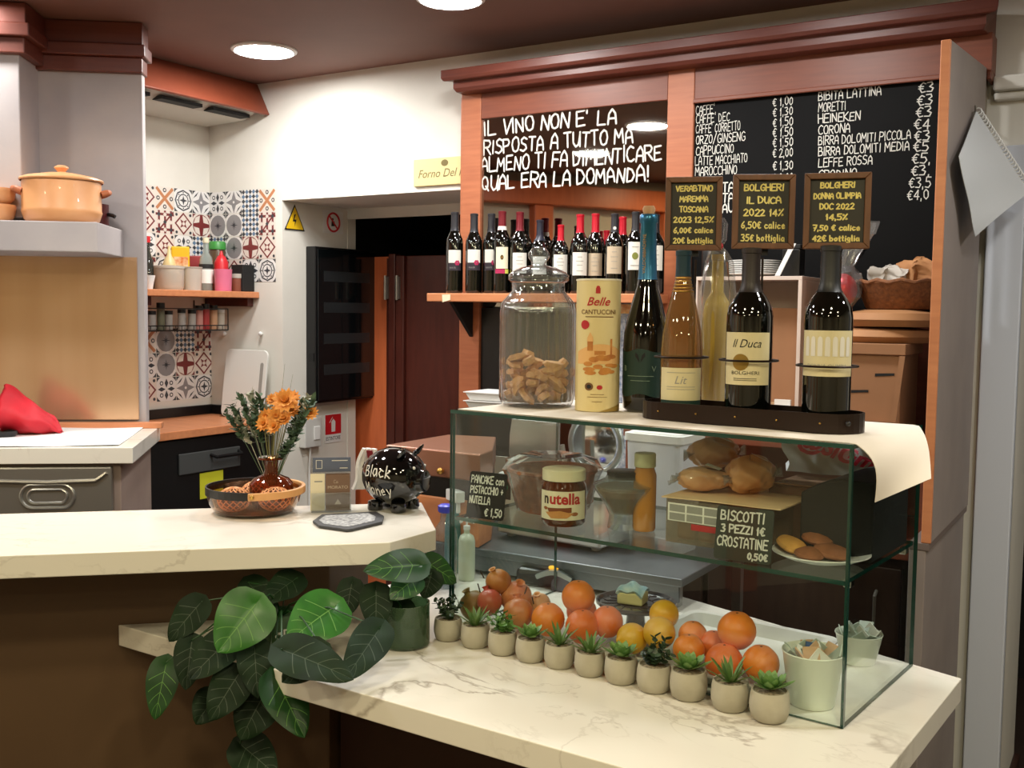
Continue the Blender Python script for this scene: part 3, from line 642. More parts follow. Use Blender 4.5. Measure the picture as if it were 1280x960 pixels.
def lab_rect(x0, x1, z0, z1, m, extra=None, mats=()):
    def f(b, R):
        i0 = len(b.v); b.m = 0; rectgrid(b, x0, x1, z0, z1, 12)
        if extra: extra(b, R)
        wrap(b, i0, R, 0.0006); return [m] + list(mats)
    return f
M_LABW = mat('white_label', (222, 218, 208), 0.7); M_LABC = mat('cream_bottle_label', (214, 202, 160), 0.7); M_LABT = mat('tan_label', (190, 172, 146), 0.7)
M_MAG = mat('magenta_print', (170, 30, 80), 0.6); M_CAPR = mat('red_capsule', (190, 24, 44), 0.3, 0.3); M_CAPB = mat('burgundy_capsule', (110, 20, 32), 0.3, 0.3)
M_CAPK = mat('charcoal_capsule', (38, 37, 42), 0.4, 0.2); M_CAPN = mat('navy_capsule', (26, 28, 44), 0.4, 0.2); M_GREY2 = mat('grey_print', (150, 148, 142), 0.8)
M_SEALG = mat('olive_seal', (120, 124, 50), 0.6); M_DKBAND = mat('dark_label_band', (40, 30, 40), 0.6); M_LIME = mat('lime_strip', (210, 210, 90), 0.6)
def lab_flower(b, R):
    i0 = len(b.v); b.m = 0; rectgrid(b, -0.026, 0.026, 0.117, 0.166, 12); b.m = 2; rectgrid(b, -0.026, 0.026, 0.088, 0.117, 12)
    b.m = 1
    for a in range(6): disc2(b, 0.010 + 0.006 * cos(a * pi / 3), 0.117 + 0.006 * sin(a * pi / 3), 0.0045, 0.0045, -0.0008, 8)
    b.m = 3; flat(b, typed('DOLCE', 0.005), -0.008, 0.096, -0.0008)
    wrap(b, i0, R); return [M_LABW, M_MAG, M_DKBAND, M_GREY2]
def lab_tall(b, R):
    i0 = len(b.v); b.m = 0; rectgrid(b, -0.024, 0.024, 0.092, 0.172, 12); b.m = 1; disc2(b, 0.0, 0.134, 0.006, 0.009, -0.0008, 12); b.m = 2; disc2(b, 0, 0.134, 0.003, 0.006, -0.0010, 10)
    b.m = 3; rectgrid(b, -0.027, 0.012, 0.074, 0.090, 6); b.m = 4; rectgrid(b, 0.012, 0.027, 0.074, 0.090, 4)
    wrap(b, i0, R); return [M_CREAM, M_INK, M_GOLD, M_MAG, M_LIME]
def lab_lines(z0, z1, m, hw=0.028):
    def ex(b, R):
        b.m = 1
        for q, (zz, ww) in enumerate(((.8, .5), (.62, .8), (.45, .6), (.2, .7))): rectgrid(b, -hw * ww * .6, hw * ww * .6, z0 + (z1 - z0) * zz - .0008, z0 + (z1 - z0) * zz + .0008, 6, -0.0006)
    return lab_rect(-hw, hw, z0, z1, m, ex, (M_GREY2,))
def lab_seal(b, R):
    i0 = len(b.v); b.m = 0; rectgrid(b, -0.026, 0.026, 0.082, 0.178, 12); b.m = 1; disc2(b, 0, 0.130, 0.0105, 0.0125, -0.0008, 18); b.m = 2; rectgrid(b, -0.016, 0.016, 0.096, 0.0985, 6, -0.0008); rectgrid(b, -0.012, 0.012, 0.160, 0.162, 6, -0.0008)
    wrap(b, i0, R); return [M_LABW, M_SEALG, M_GREY2]

YF = -0.135
W1_ = [ # px, cap px y, profile, capsule, capsule z, label fn, label, depth
 (568, 265, SLIM, M_CAPK, .235, lab_flower, 'leftmost red wine bottle on the wine shelf, white label with magenta flower', YF),
 (592, 267, SLIM, M_CAPK, .235, lab_flower, 'second red wine bottle from the left on the wine shelf, white label with magenta flower', YF),
 (613.5, 267, SLIM, M_CAPK, .235, lab_flower, 'third red wine bottle from the left on the wine shelf, magenta flower label partly covered', YF + .02),
 (627, 264, SLIM, M_CAPB, .235, lab_tall, 'wine bottle with tall cream label, burgundy capsule and pink strip near the label foot', YF - .015),
 (649, 265, BORDO, M_CAPB, .235, lab_lines(.075, .15, M_LABW), 'wine bottle with burgundy capsule and broad white label directly left of the glass jar knob', YF),
 (674, 275, BORDO, M_CAPN, .22, lab_lines(.07, .135, M_LABW), 'wine bottle with dark navy capsule standing behind the jar lid knob', YF),
 (700, 281, BORDO, M_CAPR, .235, lab_lines(.07, .14, M_LABW), 'shorter wine bottle with red capsule just right of the jar lid', YF - .01),
 (724, 268, BORDO, M_CAPR, .235, lab_lines(.065, .147, M_LABW), 'wine bottle with bright red capsule and white label above the biscuit tube', YF),
 (743, 267, BORDO, M_CAPR, .235, lab_lines(.065, .145, M_LABT), 'wine bottle with bright red capsule and greyish label, left of the beige label bottle', -.095),
 (757, 288, BORDO, M_CAPR, .235, None, 'low red capsule bottle mostly hidden in the back row of the wine shelf', -.041),
 (767, 267, BORDO, M_CAPK, .235, lab_lines(.07, .165, M_LABT), 'wine bottle with dark capsule and plain beige label', YF),
 (777, 271, SLIM, M_CAPR, .235, None, 'red capsule bottle hidden behind the beige label bottle', -.05),
 (793, 265, BORDO, M_CAPK, .235, lab_seal, 'wine bottle with white label and round olive green seal', YF - .01),
 (818, 268, BORDO, M_CAPK, .235, lab_lines(.08, .165, M_LABW), 'rightmost wine bottle on the wine shelf, white label half hidden by the sparkling wine', YF),
]
for px, pt, prof, cm, cz, lf, lb, yl in W1_:
    p = WALL.py(px, 366, yl); wp = WALL.wld(p.x, yl, zs1); k = (WALL.py(px, pt, yl).z - zs1) / prof[-1][1]
    t = bottle('wine_bottle', lb, prof, k, wp, face_cam(wp), cm, cz, None, 'red wine bottles on the wine shelf', n=20)
    if lf:
        b = MB(); mats = lf(b, prof_r(prof, .1) * k); b.build('label', mats, t)
    if px == 627:
        foil(prof, .236, .25, M_LABW, t, k, 0.0012, 'neck_band')
    if px == 767:
        b = MB(); disc2(b, 0, .25 * k, .006, .006, -prof_r(prof, .25) * k - .002, 10); b.build('neck_seal', M_LABW, t)

# ================================================================== ON THE GLASS CASE
# paper runner over the case, hanging over the right side
M_RUN = mat('white_table_paper', (226, 216, 202), 0.9, bump=0.08, scale=9)
HX = 0.16
def runner(u, v):
    # u along the case to the right (last part hangs), v from front to back
    L0 = CW - 0.012; Ltot = L0 + 0.17
    s_ = u * Ltot; y0 = 0.012 + v * 0.375
    if s_ <= L0: return (-CW + 0.012 + s_, y0, ZT + 0.0016 + 0.0006 * sin(31 * s_) * sin(17 * y0))
    q = (s_ - L0) / 0.17
    # the hanging flap is bounded by the case edge and a slanting free edge
    e0 = Vector((0.0, y0, ZT + 0.0016))
    f0 = FLAP[0].lerp(FLAP[1], v)
    P = e0.lerp(f0, q); P.x += 0.016 * sin(pi * q) * (1 - .7 * v); P.z += 0.014 * sin(pi * q)
    return P
_fa = CASE.pxl(1094, 628, 0.030); _fb = CASE.pxl(1164, 598, 0.085)
FLAP = (_fa, _fb)
b = MB(); b.shell(runner, 70, 10, 0.0012)
single('paper_runner', b, M_RUN, 'white paper runner spread over the glass case top and hanging over its right end', 'runner', (CASE.o.x, CASE.o.y, 0), CASE.rz)
ZR_ = ZT + 0.003
# cookie jar
c, r, h = rnd(671, 511, 308, 94, ZR_)
jar = thing('cookie_jar', 'tall ribbed clear glass cookie jar with knobbed lid, partly filled with broken biscuits', 'jar', c, face_cam(c))
M_JAR = glass('ribbed_jar_glass', (246, 249, 250), 0.03, gain=2.6, body=0.02, bodyrgb=(225, 230, 232)); M_JARL = glass('jar_lid_glass', (238, 243, 245), 0.03, gain=3.4, body=0.06, bodyrgb=(220, 226, 230))
HB = h * 0.73
wobj = lambda a, z: 1 + 0.055 * abs(cos(14 * a)) if 0.01 < z < HB * 0.93 else 1
b = MB(); b.lathe([(0, .004), (r * .9, 0), (r * .955, .006), (r * .965, .02), (r * .965, HB * .80), (r * .93, HB * .88), (r * .80, HB * .95), (r * .70, HB * .985), (r * .70, HB * 1.06), (r * .66, HB * 1.06), (r * .66, HB * .99), (r * .76, HB * .94), (r * .88, HB * .87), (r * .92, HB * .78), (r * .92, .012), (0, .012)], 112, cap=False, wob=wobj)
b.build('ribbed_body', M_JAR, jar, sharp=70)
b = MB(); b.lathe([(0, HB * 1.065), (r * .74, HB * 1.065), (r * .80, HB * 1.085), (r * .80, HB * 1.12), (r * .72, HB * 1.15), (r * .45, HB * 1.19), (r * .22, HB * 1.205), (r * .16, HB * 1.22), (r * .20, HB * 1.235), (r * .28, HB * 1.27), (r * .28, HB * 1.31), (r * .18, HB * 1.355), (0, h)], 40, cap=False)
b.build('lid', M_JARL, jar, sharp=70)
rg = random.Random(5); M_BISC = mat('biscuit', (232, 178, 122), 0.85, rgb2=(204, 146, 92), scale=60, bump=0.5)
def biscuit(seed):
    q = random.Random(seed); b = MB(); n = 7; L, W_, T = q.uniform(.018, .03), q.uniform(.012, .018), q.uniform(.006, .009)
    o = []
    for z, k in ((-T, .85), (0, 1.0), (T, .8)):
        o.append([b.vert((L * k * cos(2 * pi * i / n) * q.uniform(.8, 1.1), W_ * k * sin(2 * pi * i / n) * q.uniform(.8, 1.1), z + q.uniform(-.001, .001))) for i in range(n)])
    for A, B in zip(o, o[1:]):
        for i in range(n): b.face((A[i], A[(i + 1) % n], B[(i + 1) % n], B[i]))
    b.face(o[0][::-1]); b.face(o[-1]); return b
bm_ = [biscuit(k).build('biscuit', M_BISC) for k in range(5)]
kk = 0
for lay in range(6):
    for i in range(10 if lay < 4 else 6):
        a = 2 * pi * i / 10 + lay * .6 + rg.uniform(-.2, .2); rr = r * .92 * (0.70 if i % 3 else 0.28)
        o = bm_[kk] if kk < 5 else bm_[kk % 5].copy()
        if kk >= 5: C.objects.link(o)
        o.location = c + Vector((rr * cos(a), rr * sin(a), .024 + lay * .0165 + (0.012 * cos(a - 2.6) if lay > 3 else 0))); o.rotation_euler = (rg.uniform(-.7, .7), rg.uniform(-.7, .7), rg.uniform(0, 6.3))
        tag(o, 'broken pale biscuit lying in the ribbed glass cookie jar', 'biscuit', 'biscuits in the cookie jar'); kk += 1
# biscuit tube
c, r, h = rnd(746, 515, 349, 55, ZR_)
M_TUBE = mat('pale_gold_card', (226, 208, 150), 0.5); M_AMB = mat('amber_print', (206, 140, 60), 0.6, rgb2=(170, 100, 40), scale=40); M_PEACH = mat('peach_print', (226, 176, 110), 0.6); M_RPR = mat('red_print', (180, 32, 34), 0.6); M_BPR = mat('brown_print', (110, 74, 34), 0.6); M_GBAND = mat('olive_gold_card', (160, 130, 60), 0.5)
tu = thing('biscuit_tube', 'tall pale gold cardboard tube of almond biscuits with a biscuit picture and red script', 'tube', c, face_cam(c))
b = MB(); b.lathe([(r * .98, 0), (r, .002), (r, h - .004)], 40); b.build('tube', M_TUBE, tu)
b = MB(); b.lathe([(r * .2, h - .004), (r + .0012, h - .004), (r + .0012, h - .0005), (r * .96, h), (r * .9, h - .003), (0, h - .003)], 40, cap=False); b.build('lid', M_CREAM, tu)
b = MB(); i0 = 0; H_ = h
b.m = 1; b.grid(lambda u, v: (-r * 1.05 + 2.3 * r * u, -0.0002, H_ * (.36 + .15 * v * (0.6 + .4 * sin(3 * u)))), 16, 2, False)         # warm sky
b.m = 0
for (dx, dz, w_, h_) in ((-.35, .50, .26, .07), (.62, .47, .10, .12), (.1, .47, .5, .03)): rectgrid(b, r * (dx - w_ / 2), r * (dx + w_ / 2), H_ * (dz - .04), H_ * (dz + h_ - .04), 4, -0.0004)
b.m = 1; poly2(b, [(r * -.5, H_ * .53), (r * -.2, H_ * .53), (r * -.22, H_ * .56), (r * -.35, H_ * .60), (r * -.48, H_ * .56)], -0.0004)
b.m = 0
q = random.Random(3)
for i in range(16): disc2(b, r * q.uniform(-.85, .85), H_ * q.uniform(.29, .42), r * q.uniform(.18, .3), H_ * q.uniform(.012, .022), -0.0005 - i * 1e-5, 10)
b.m = 2; flat(b, typed('Belle', H_ * .062, r * 1.05, 0.35, bold=.012), 0, H_ * .80, -0.0006)
b.m = 3; flat(b, typed('CANTUCCINI', H_ * .034, r * 1.65, bold=.01), 0.0, H_ * .735, -0.0006); rectgrid(b, -r * .6, r * .7, H_ * .712, H_ * .718, 8, -0.0006)
b.m = 2; disc2(b, -r * .62, H_ * .655, r * .22, H_ * .034, -0.0006); rectgrid(b, -r * .13, r * .07, H_ * .89, H_ * .93, 4, -0.0006); disc2(b, -r * .03, H_ * .935, r * .08, H_ * .012, -0.0006); disc2(b, r * .1, H_ * .185, r * .13, H_ * .017, -0.0006)
b.m = 3; disc2(b, -r * .38, H_ * .19, r * .2, H_ * .03, -0.0006); b.m = 4; disc2(b, -r * .38, H_ * .19, r * .11, H_ * .016, -0.0008)
b.m = 3
for zz, ww in ((.13, .6), (.11, .9), (.075, .45)): rectgrid(b, -r * ww / 2, r * ww / 2, H_ * zz, H_ * zz + .0008, 6, -0.0006)
b.m = 5; b.grid(lambda u, v: (r * (.1 + 1.3 * u), -0.0006, .001 + H_ * .06 * v * u), 8, 1, False)
wrap(b, 0, r, 0.0004); b.build('print', [M_AMB, M_PEACH, M_RPR, M_BPR, M_INK, M_GBAND], tu)
# sparkling wine
c, r, h = rnd(806, 516, 266, 57, ZR_)
k = r / .0455; hk = h / k
SP2 = [(0, .004), (.036, 0), (.0445, .006), (.0455, .03), (.0455, hk * .34), (.0440, hk * .40), (.0385, hk * .464), (.0302, hk * .55), (.0222, hk * .62), (.0180, hk * .676), (.0158, hk * .80), (.0150, hk * .945), (.0172, hk * .952), (.0172, hk * .985), (.015, hk * .992)]
zf0 = hk * .665
M_DGRN = mat('dark_green_label', (22, 52, 44), 0.5); M_FOILB = mat('blue_green_foil', (44, 92, 156), 0.28, 0.6, rgb2=(56, 124, 136), scale=20, bump=0.4, stretch=(1, 1, .3))
sp = bottle('sparkling_wine_bottle', 'large dark sparkling wine bottle with blue green foil neck and dark green label', SP2, k, c, face_cam(c, -0.25), None, 0, None)
foil(SP2, zf0, SP2[-1][1], M_FOILB, sp, k, 0.0008, 'neck_foil')
b = MB(); b.lathe([(.011 * k, SP2[-1][1] * k), (.013 * k, SP2[-1][1] * k + .012), (.010 * k, SP2[-1][1] * k + .018), (0, SP2[-1][1] * k + .019)], 14); b.build('cork', mat('cork', (190, 150, 110), 0.9), sp)
def lab_spark(b, R):
    i0 = len(b.v); z0, z1 = h * .085, h * .31
    b.m = 0; b.grid(lambda u, v: (R * (-1.5 + 3.0 * u), 0, z0 + .004 * cos(u * pi * 4) + (z1 - z0) * v), 20, 3, False)
    b.m = 1
    for sx in (-1, 1): poly2(b, [(sx * .001, z1 - .026), (sx * .011, z1 - .012), (sx * .010, z1 - .004), (sx * .004, z1 - .010)], -0.0008)
    b.m = 2; flat(b, typed('B', .012), -R * .75, z1 - .045, -0.0008); flat(b, typed('V', .012), R * .6, z1 - .045, -0.0008)
    for zz, ww in ((z1 - .056, .03), (z1 - .066, .022)): rectgrid(b, -ww, ww, zz, zz + .0012, 8, -0.0008)
    wrap(b, i0, R); return [M_DGRN, M_INK, mat('pale_green_print', (120, 140, 120), 0.7)]
b = MB(); ms = lab_spark(b, .0455 * k); b.build('label', ms, sp)
b = MB(); i0 = 0; rn = .0165 * k
wv = typed('VALDOBBIADENE', .006, .085); b.add([(-y_, -0.0004, zf0 * k + .055 + x_ ) for x_, y_ in wv[0]], wv[1]); wrap(b, 0, rn, .003); b.build('neck_lettering', M_GOLD, sp)

# wine stand: oval tray with three rings and posts
fl = CASE.pz(810, 525, ZR_); fr2 = CASE.pz(1060, 543, ZR_)
y_t = (fl.y + fr2.y) / 2; TR = 0.058; tx0 = CASE.py(808, 515, y_t + TR).x; tx1 = CASE.py(1079, 530, y_t + TR).x
ctr = y_t + TR
def stad(x0, x1, y, R, n=12):
    return [(x1 - R + R * cos(-pi / 2 + pi * i / n), y + R * sin(-pi / 2 + pi * i / n)) for i in range(n + 1)] + [(x0 + R + R * cos(pi / 2 + pi * i / n), y + R * sin(pi / 2 + pi * i / n)) for i in range(n + 1)]
xm_ = (tx0 + tx1) / 2; OR = CASE.wld(xm_, ctr, ZR_)
stand = thing('wine_display_stand', 'long dark bronze oval wine tray with three thin rings on the case top', 'wine stand', OR, CASE.rz)
hw = (tx1 - tx0) / 2
b = MB(); b.prism(stad(-hw, hw, 0, TR), 0, 0.006)
po = stad(-hw, hw, 0, TR); pi_ = stad(-hw + .003, hw - .003, 0, TR - .003); n = len(po)
o = b.add([(p[0], p[1], .006) for p in po] + [(p[0], p[1], .036) for p in po] + [(p[0], p[1], .036) for p in pi_] + [(p[0], p[1], .006) for p in pi_], [])
for i in range(n):
    j = (i + 1) % n
    for a in range(3): b.face((o + a * n + i, o + a * n + j, o + (a + 1) * n + j, o + (a + 1) * n + i))
b.build('tray', M_BRONZE, stand)
for q in range(5):
    b = MB(); b.ball((-hw + .06 + q * (2 * hw - .12) / 4, -TR - .0005, .018), .0022, 8, 6); b.build('rivet', M_GOLD, stand)
b = MB(); b.ball((hw - .012, -TR + .012, .02), .005, 10, 8); b.build('knob', M_BLACK, stand)
BT = []
for px, pb, pt, wpx, ring in ((851, 505, 313, 52, 446), (935, 515, 310, 57, 450), (1033, 517, 307, 59, 457)):
    p = CASE.py(px, 480, ctr); wp = CASE.wld(p.x, ctr, ZR_ + .0065); dep = (wp - EYEP).dot(CF)
    BT.append((wp, wpx / 2 * dep / FPX, CASE.py(px, pt, ctr).z - wp.z, p.x - xm_, CASE.py(px, ring, ctr).z - ZR_))
for wp, r, h, xl, zr in BT:
    b = MB(); b.tube([(xl + (r + .011) * cos(2 * pi * i / 40), (r + .011) * sin(2 * pi * i / 40), zr) for i in range(40)], .0022, 8, True)
    b.tube([(xl, r + .011, zr), (xl, TR - .005, zr)], .002); b.build('ring', M_BRONZE, stand)
    b = MB(); b.tube([(xl, TR - .005, .006), (xl, TR - .005, h * .97)], .0025); b.build('post', M_BRONZE, stand)
# three wines in the stand
wp, r, h, xl, zr = BT[0]; k = r / .041; kz = h / .3005
M_ROSE = glass('pale_rose_glass', (190, 160, 120), 0.03, gain=1.8, body=0.30, bodyrgb=(176, 136, 84)); M_CAPT = mat('teal_capsule', (24, 52, 62), 0.35, 0.3)
BG = [(a, z * kz / k) for a, z in BURG]
t = bottle('white_wine_bottle', 'pale rose wine bottle with cream label and dark teal capsule, left in the wine stand', BG, k, wp, face_cam(wp), M_CAPT, .253 * kz / k, None, None, M_ROSE)
for q in range(5):
    zz = .226 + q * .006; b = MB(); rr = prof_r(BURG, zz) * k + .0004; b.lathe([(rr, (zz - .0012) * kz), (rr + .0004, zz * kz), (rr, (zz + .0012) * kz)], 20, cap=False); b.build('gold_line', M_GOLD, t)
b = MB(); R = .041 * k; b.m = 0; rectgrid(b, -R * 1.15, R * 1.15, h * .10, h * .295, 14); b.m = 1; rectgrid(b, -R * 1.15, R * 1.15, h * .045, h * .10, 14)
b.m = 2; flat(b, typed('Lit', .016, None, .3), 0, h * .2, -.0006)
for zz in (.265, .18, .165): rectgrid(b, -R * .7, R * .7, h * zz, h * zz + .001, 10, -.0006)
wrap(b, 0, R); b.build('label', [M_LABC, M_DGRN, M_GREY2], t)
wp, r, h, xl, zr = BT[1]; k = r / .0372; BD = [(a, z * (h / .3065) / k) for a, z in BORDO]
t = bottle('red_wine_bottle', 'dark red wine bottle with cream label and round gold seal, middle of the wine stand', BD, k, wp, face_cam(wp, -.25), mat('brown_capsule', (40, 31, 28), 0.45, 0.2), .228 * (h / .3065) / k, None)
b = MB(); R = .0372 * k; b.m = 0; rectgrid(b, -R * 1.0, R * 1.25, h * .215, h * .515, 14)
b.m = 2; flat(b, typed('Il Duca', .016, R * 1.25, .35), R * .15, h * .43, -.0006); b.m = 1; disc2(b, -R * .1, h * .345, R * .36, R * .36, -.0006, 20)
b.m = 2; flat(b, typed('BOLGHERI', .0065, R * 1.2), R * .1, h * .275, -.0006)
for zz in (.25, .24): rectgrid(b, -R * .4, R * .6, h * zz, h * zz + .001, 6, -.0006)
wrap(b, 0, R); b.build('label', [M_LABC, mat('dull_gold_seal', (160, 130, 62), 0.35, 0.6), M_INK], t)
wp, r, h, xl, zr = BT[2]; k = r / .0372; BD = [(a, z * (h / .3065) / k) for a, z in BORDO]
t = bottle('red_wine_bottle', 'dark red wine bottle with broad cream label of pale arches, right in the wine stand', BD, k, wp, face_cam(wp), mat('black_capsule', (20, 20, 20), 0.45), .228 * (h / .3065) / k, None)
b = MB(); R = .0372 * k; b.m = 0; rectgrid(b, -R * 1.25, R * 1.25, h * .285, h * .535, 16)
b.m = 1
for q in range(7):
    x = R * (-.9 + q * .3); b.grid(lambda u, v: (x + R * .10 * (2 * u - 1) * (1 - .0 * v), -.0006, h * .395 + h * .09 * v), 1, 1, False); disc2(b, x, h * .485, R * .10, R * .14, -.0006, 10)
b.m = 2; flat(b, typed('DONNA OLIMPIA', .006, R * 1.7), 0, h * .335, -.0006)
wrap(b, 0, R); b.build('label', [M_LABC, M_LABW, M_GREY2], t)
# framed chalk price boards over the wines
M_FRAME = mat('walnut_frame', (96, 60, 34), 0.5, rgb2=(116, 74, 44), scale=10, stretch=(8, 1, 1)); M_FBOARD = mat('dark_olive_board', (36, 32, 20), 0.5)
FR = [((832, 902), (222, 313), -.05, ("VERABTINO", "MAREMMA", "TOSCANA", "2023 12,5%", "6,00€ calice", "20€ bottiglia"), 'leftmost small framed price board in yellow chalk, above the rose wine'),
      ((916, 992), (219, 311), .12, ("BOLGHERI", "IL DUCA", "2022 14%", "6,50€ calice", "35€ bottiglia"), 'middle small framed price board in yellow chalk, above the gold seal wine'),
      ((1006, 1086), (217, 311), .02, ("BOLGHERI", "DONNA OLIMPIA", "DOC 2022", "14,5%", "7,50 € calice", "42€ bottiglia"), 'rightmost small framed price board in yellow chalk, above the arch label wine')]
for (x0, x1), (y0, y1), rz, txt, lb in FR:
    yl = ctr + TR + .012; A = CASE.py(x0, y1, yl); B = CASE.py(x1, y0, yl)
    # turned towards the viewer, so measure across the line of sight
    cx_, cz_ = (x0 + x1) / 2, (A.z + B.z) / 2; c0 = CASE.py(cx_, (y0 + y1) / 2, yl); wp = CASE.wld(c0.x, yl, 0); dep = (CASE.wld(c0.x, yl, c0.z) - EYEP).dot(CF)
    W_, H_ = (x1 - x0) * dep / FPX, (y1 - y0) * dep / FPX; bt = .0115
    t = thing('price_frame', lb, 'price board', (wp.x, wp.y, c0.z - H_ / 2), face_cam(wp, rz))
    b = MB()
    for q, (pts) in enumerate(([(-W_ / 2, 0), (W_ / 2, 0), (W_ / 2 - bt, bt), (-W_ / 2 + bt, bt)], [(W_ / 2, 0), (W_ / 2, H_), (W_ / 2 - bt, H_ - bt), (W_ / 2 - bt, bt)], [(W_ / 2, H_), (-W_ / 2, H_), (-W_ / 2 + bt, H_ - bt), (W_ / 2 - bt, H_ - bt)], [(-W_ / 2, H_), (-W_ / 2, 0), (-W_ / 2 + bt, bt), (-W_ / 2 + bt, H_ - bt)])): b.slab(pts, -.010, .004)
    b.build('frame', M_FRAME, t, .0015)
    b = MB(); b.box(-W_ / 2 + bt - .001, W_ / 2 - bt + .001, -.002, .002, bt - .001, H_ - bt + .001); bd = b.build('board', M_FBOARD, t)
    b = MB(); n = len(txt); ih = H_ - 2 * bt; iw = W_ - 2 * bt
    for q, s in enumerate(txt):
        hh = ih / n * .52; wd = min(iw * .86, len(s) * hh * .74); z = H_ - bt - ih * (q + .82) / n
        V, F, x = scribble(s, hh, .0026, wd, q + 3); flat(b, (V, F), -x / 2, z, -.0028)
    b.build('lettering', M_YCHALK, bd)
    b = MB(); b.box(-.012, .012, .004, .010, -.012, H_ * .4); b.build('rear_clip', M_BLACKM, t)
# limoncello in cellophane
c, r, h = rnd(892, 512, 330, 40, ZR_); yl = CASE.loc(c).y
c = CASE.wld(CASE.py(894, 470, .345).x, .345, ZR_); dep = (c - EYEP).dot(CF); r = 17.5 * dep / FPX; zt = CASE.py(897, 318, .345).z - ZR_
M_LIMO = glass('pale_yellow_bottle', (236, 220, 130), 0.05, gain=1.2, body=0.75, bodyrgb=(226, 196, 96)); M_CELL = glass('cellophane', (244, 244, 244), 0.12, gain=2.6, body=0.10, bodyrgb=(225, 225, 225))
t = thing('limoncello_bottle', 'pale yellow liqueur bottle wrapped in gathered cellophane behind the wine stand', 'bottle', c, face_cam(c))
b = MB(); b.lathe([(0, .002), (r * .9, 0), (r, .006), (r, zt * .62), (r * .85, zt * .70), (r * .45, zt * .76), (r * .40, zt * .96), (r * .46, zt * .965), (r * .46, zt), (0, zt)], 24, cap=False); b.build('bottle', M_LIMO, t)
q = random.Random(8); ph = [q.uniform(0, 6) for _ in range(8)]
wobc = lambda a, z: 1 + .16 * sin(5 * a + ph[int(z * 40) % 8]) * min(1, z / .15) + .08 * sin(9 * a + z * 60)
zt2 = CASE.py(905, 272, .345).z - ZR_
b = MB(); b.lathe([(r * 1.04, .001), (r * 1.12, zt * .4), (r * 1.18, zt * .75), (r * .9, zt * .95), (r * .62, zt * 1.02), (r * .28, zt * 1.05), (r * .5, zt * 1.09), (r * .55, zt2 * .97), (r * .3, zt2)], 30, cap=False, wob=wobc); b.build('cellophane_wrap', M_CELL, t, sharp=20)
b = MB(); b.ball((0, -r * .2, zt * 1.05), r * .34, 12, 8, 1, 1, .9); b.build('ribbon_knot', M_RED, t)
# ================================================================== INSIDE THE CASE, UPPER SHELF
def cpy(px, py, yl): return CASE.py(px, py, yl)
def con(px, yl, z, py=600): p = CASE.py(px, py, yl); return CASE.wld(p.x, yl, z)
def dpt(P): return (P - EYEP).dot(CF)
ZS1 = ZS + 0.0012
def chalk_sign(x0, x1, y0, y1, yl, rows, label, bg, zb, tilt=0.18):
    A = CASE.py((x0 + x1) / 2, y1, yl); wp = CASE.wld(A.x, yl, zb); dep = dpt(wp); W_, H_ = (x1 - x0) * dep / FPX, (y1 - y0) * dep / FPX
    t = thing('chalk_sign', label, 'sign', wp, CASE.rz + .12)
    b = MB(); r = .006; pts = []
    for cx_, cz_, a0 in ((W_ / 2 - r, r, -90), (W_ / 2 - r, H_ - r, 0), (-W_ / 2 + r, H_ - r, 90), (-W_ / 2 + r, r, 180)):
        for k in range(5): a = math.radians(a0 + k * 22.5); pts.append((cx_ + r * cos(a), cz_ + r * sin(a)))
    b.slab(pts, 0, .003); lean = lambda p: Vector((p.x, p.y + p.z * tilt, p.z)); b.xf(0, lean); o = b.build('board', bg, t)
    b = MB()
    for q, (s, fx, fz, fh, fw) in enumerate(rows):
        V, F, x = scribble(s, H_ * fh, .0030, W_ * fw, q + 40, jit=.05); flat(b, (V, F), W_ * fx - W_ / 2, H_ * fz, -.0007)
    b.xf(0, lean); b.build('lettering', M_CHALK, o)
    b = MB(); b.add([(-W_ * .25, .004, 0), (W_ * .25, .004, 0), (W_ * .25, .05, 0), (-W_ * .25, .05, 0), (-W_ * .25, .004 + H_ * .5 * tilt, H_ * .5), (W_ * .25, .004 + H_ * .5 * tilt, H_ * .5)], [(0, 1, 2, 3), (0, 4, 5, 1), (3, 2, 5, 4), (0, 3, 4), (1, 5, 2)]); b.build('prop', M_BLACKM, t)
chalk_sign(578, 632, 597, 654, .022, [("PANCAKE con", .06, .76, .16, .88), ("PISTACCHIO +", .06, .54, .15, .88), ("NUTELLA", .06, .32, .15, .55), ("€ 1,50", .5, .07, .16, .46)], 'small black chalk sign for pancake with pistachio, left end of the glass shelf', M_SLATE, ZS1)
chalk_sign(890, 963, 643, 709, .022, [("BISCOTTI", .08, .74, .18, .76), ("3 PEZZI 1€", .1, .52, .14, .76), ("CROSTATINE", .05, .26, .18, .88), ("0,50€", .6, .06, .12, .34)], 'dark green chalk sign for biscotti and crostatine at the front of the glass shelf', mat('dark_green_board', (24, 34, 24), 0.5), ZS1)
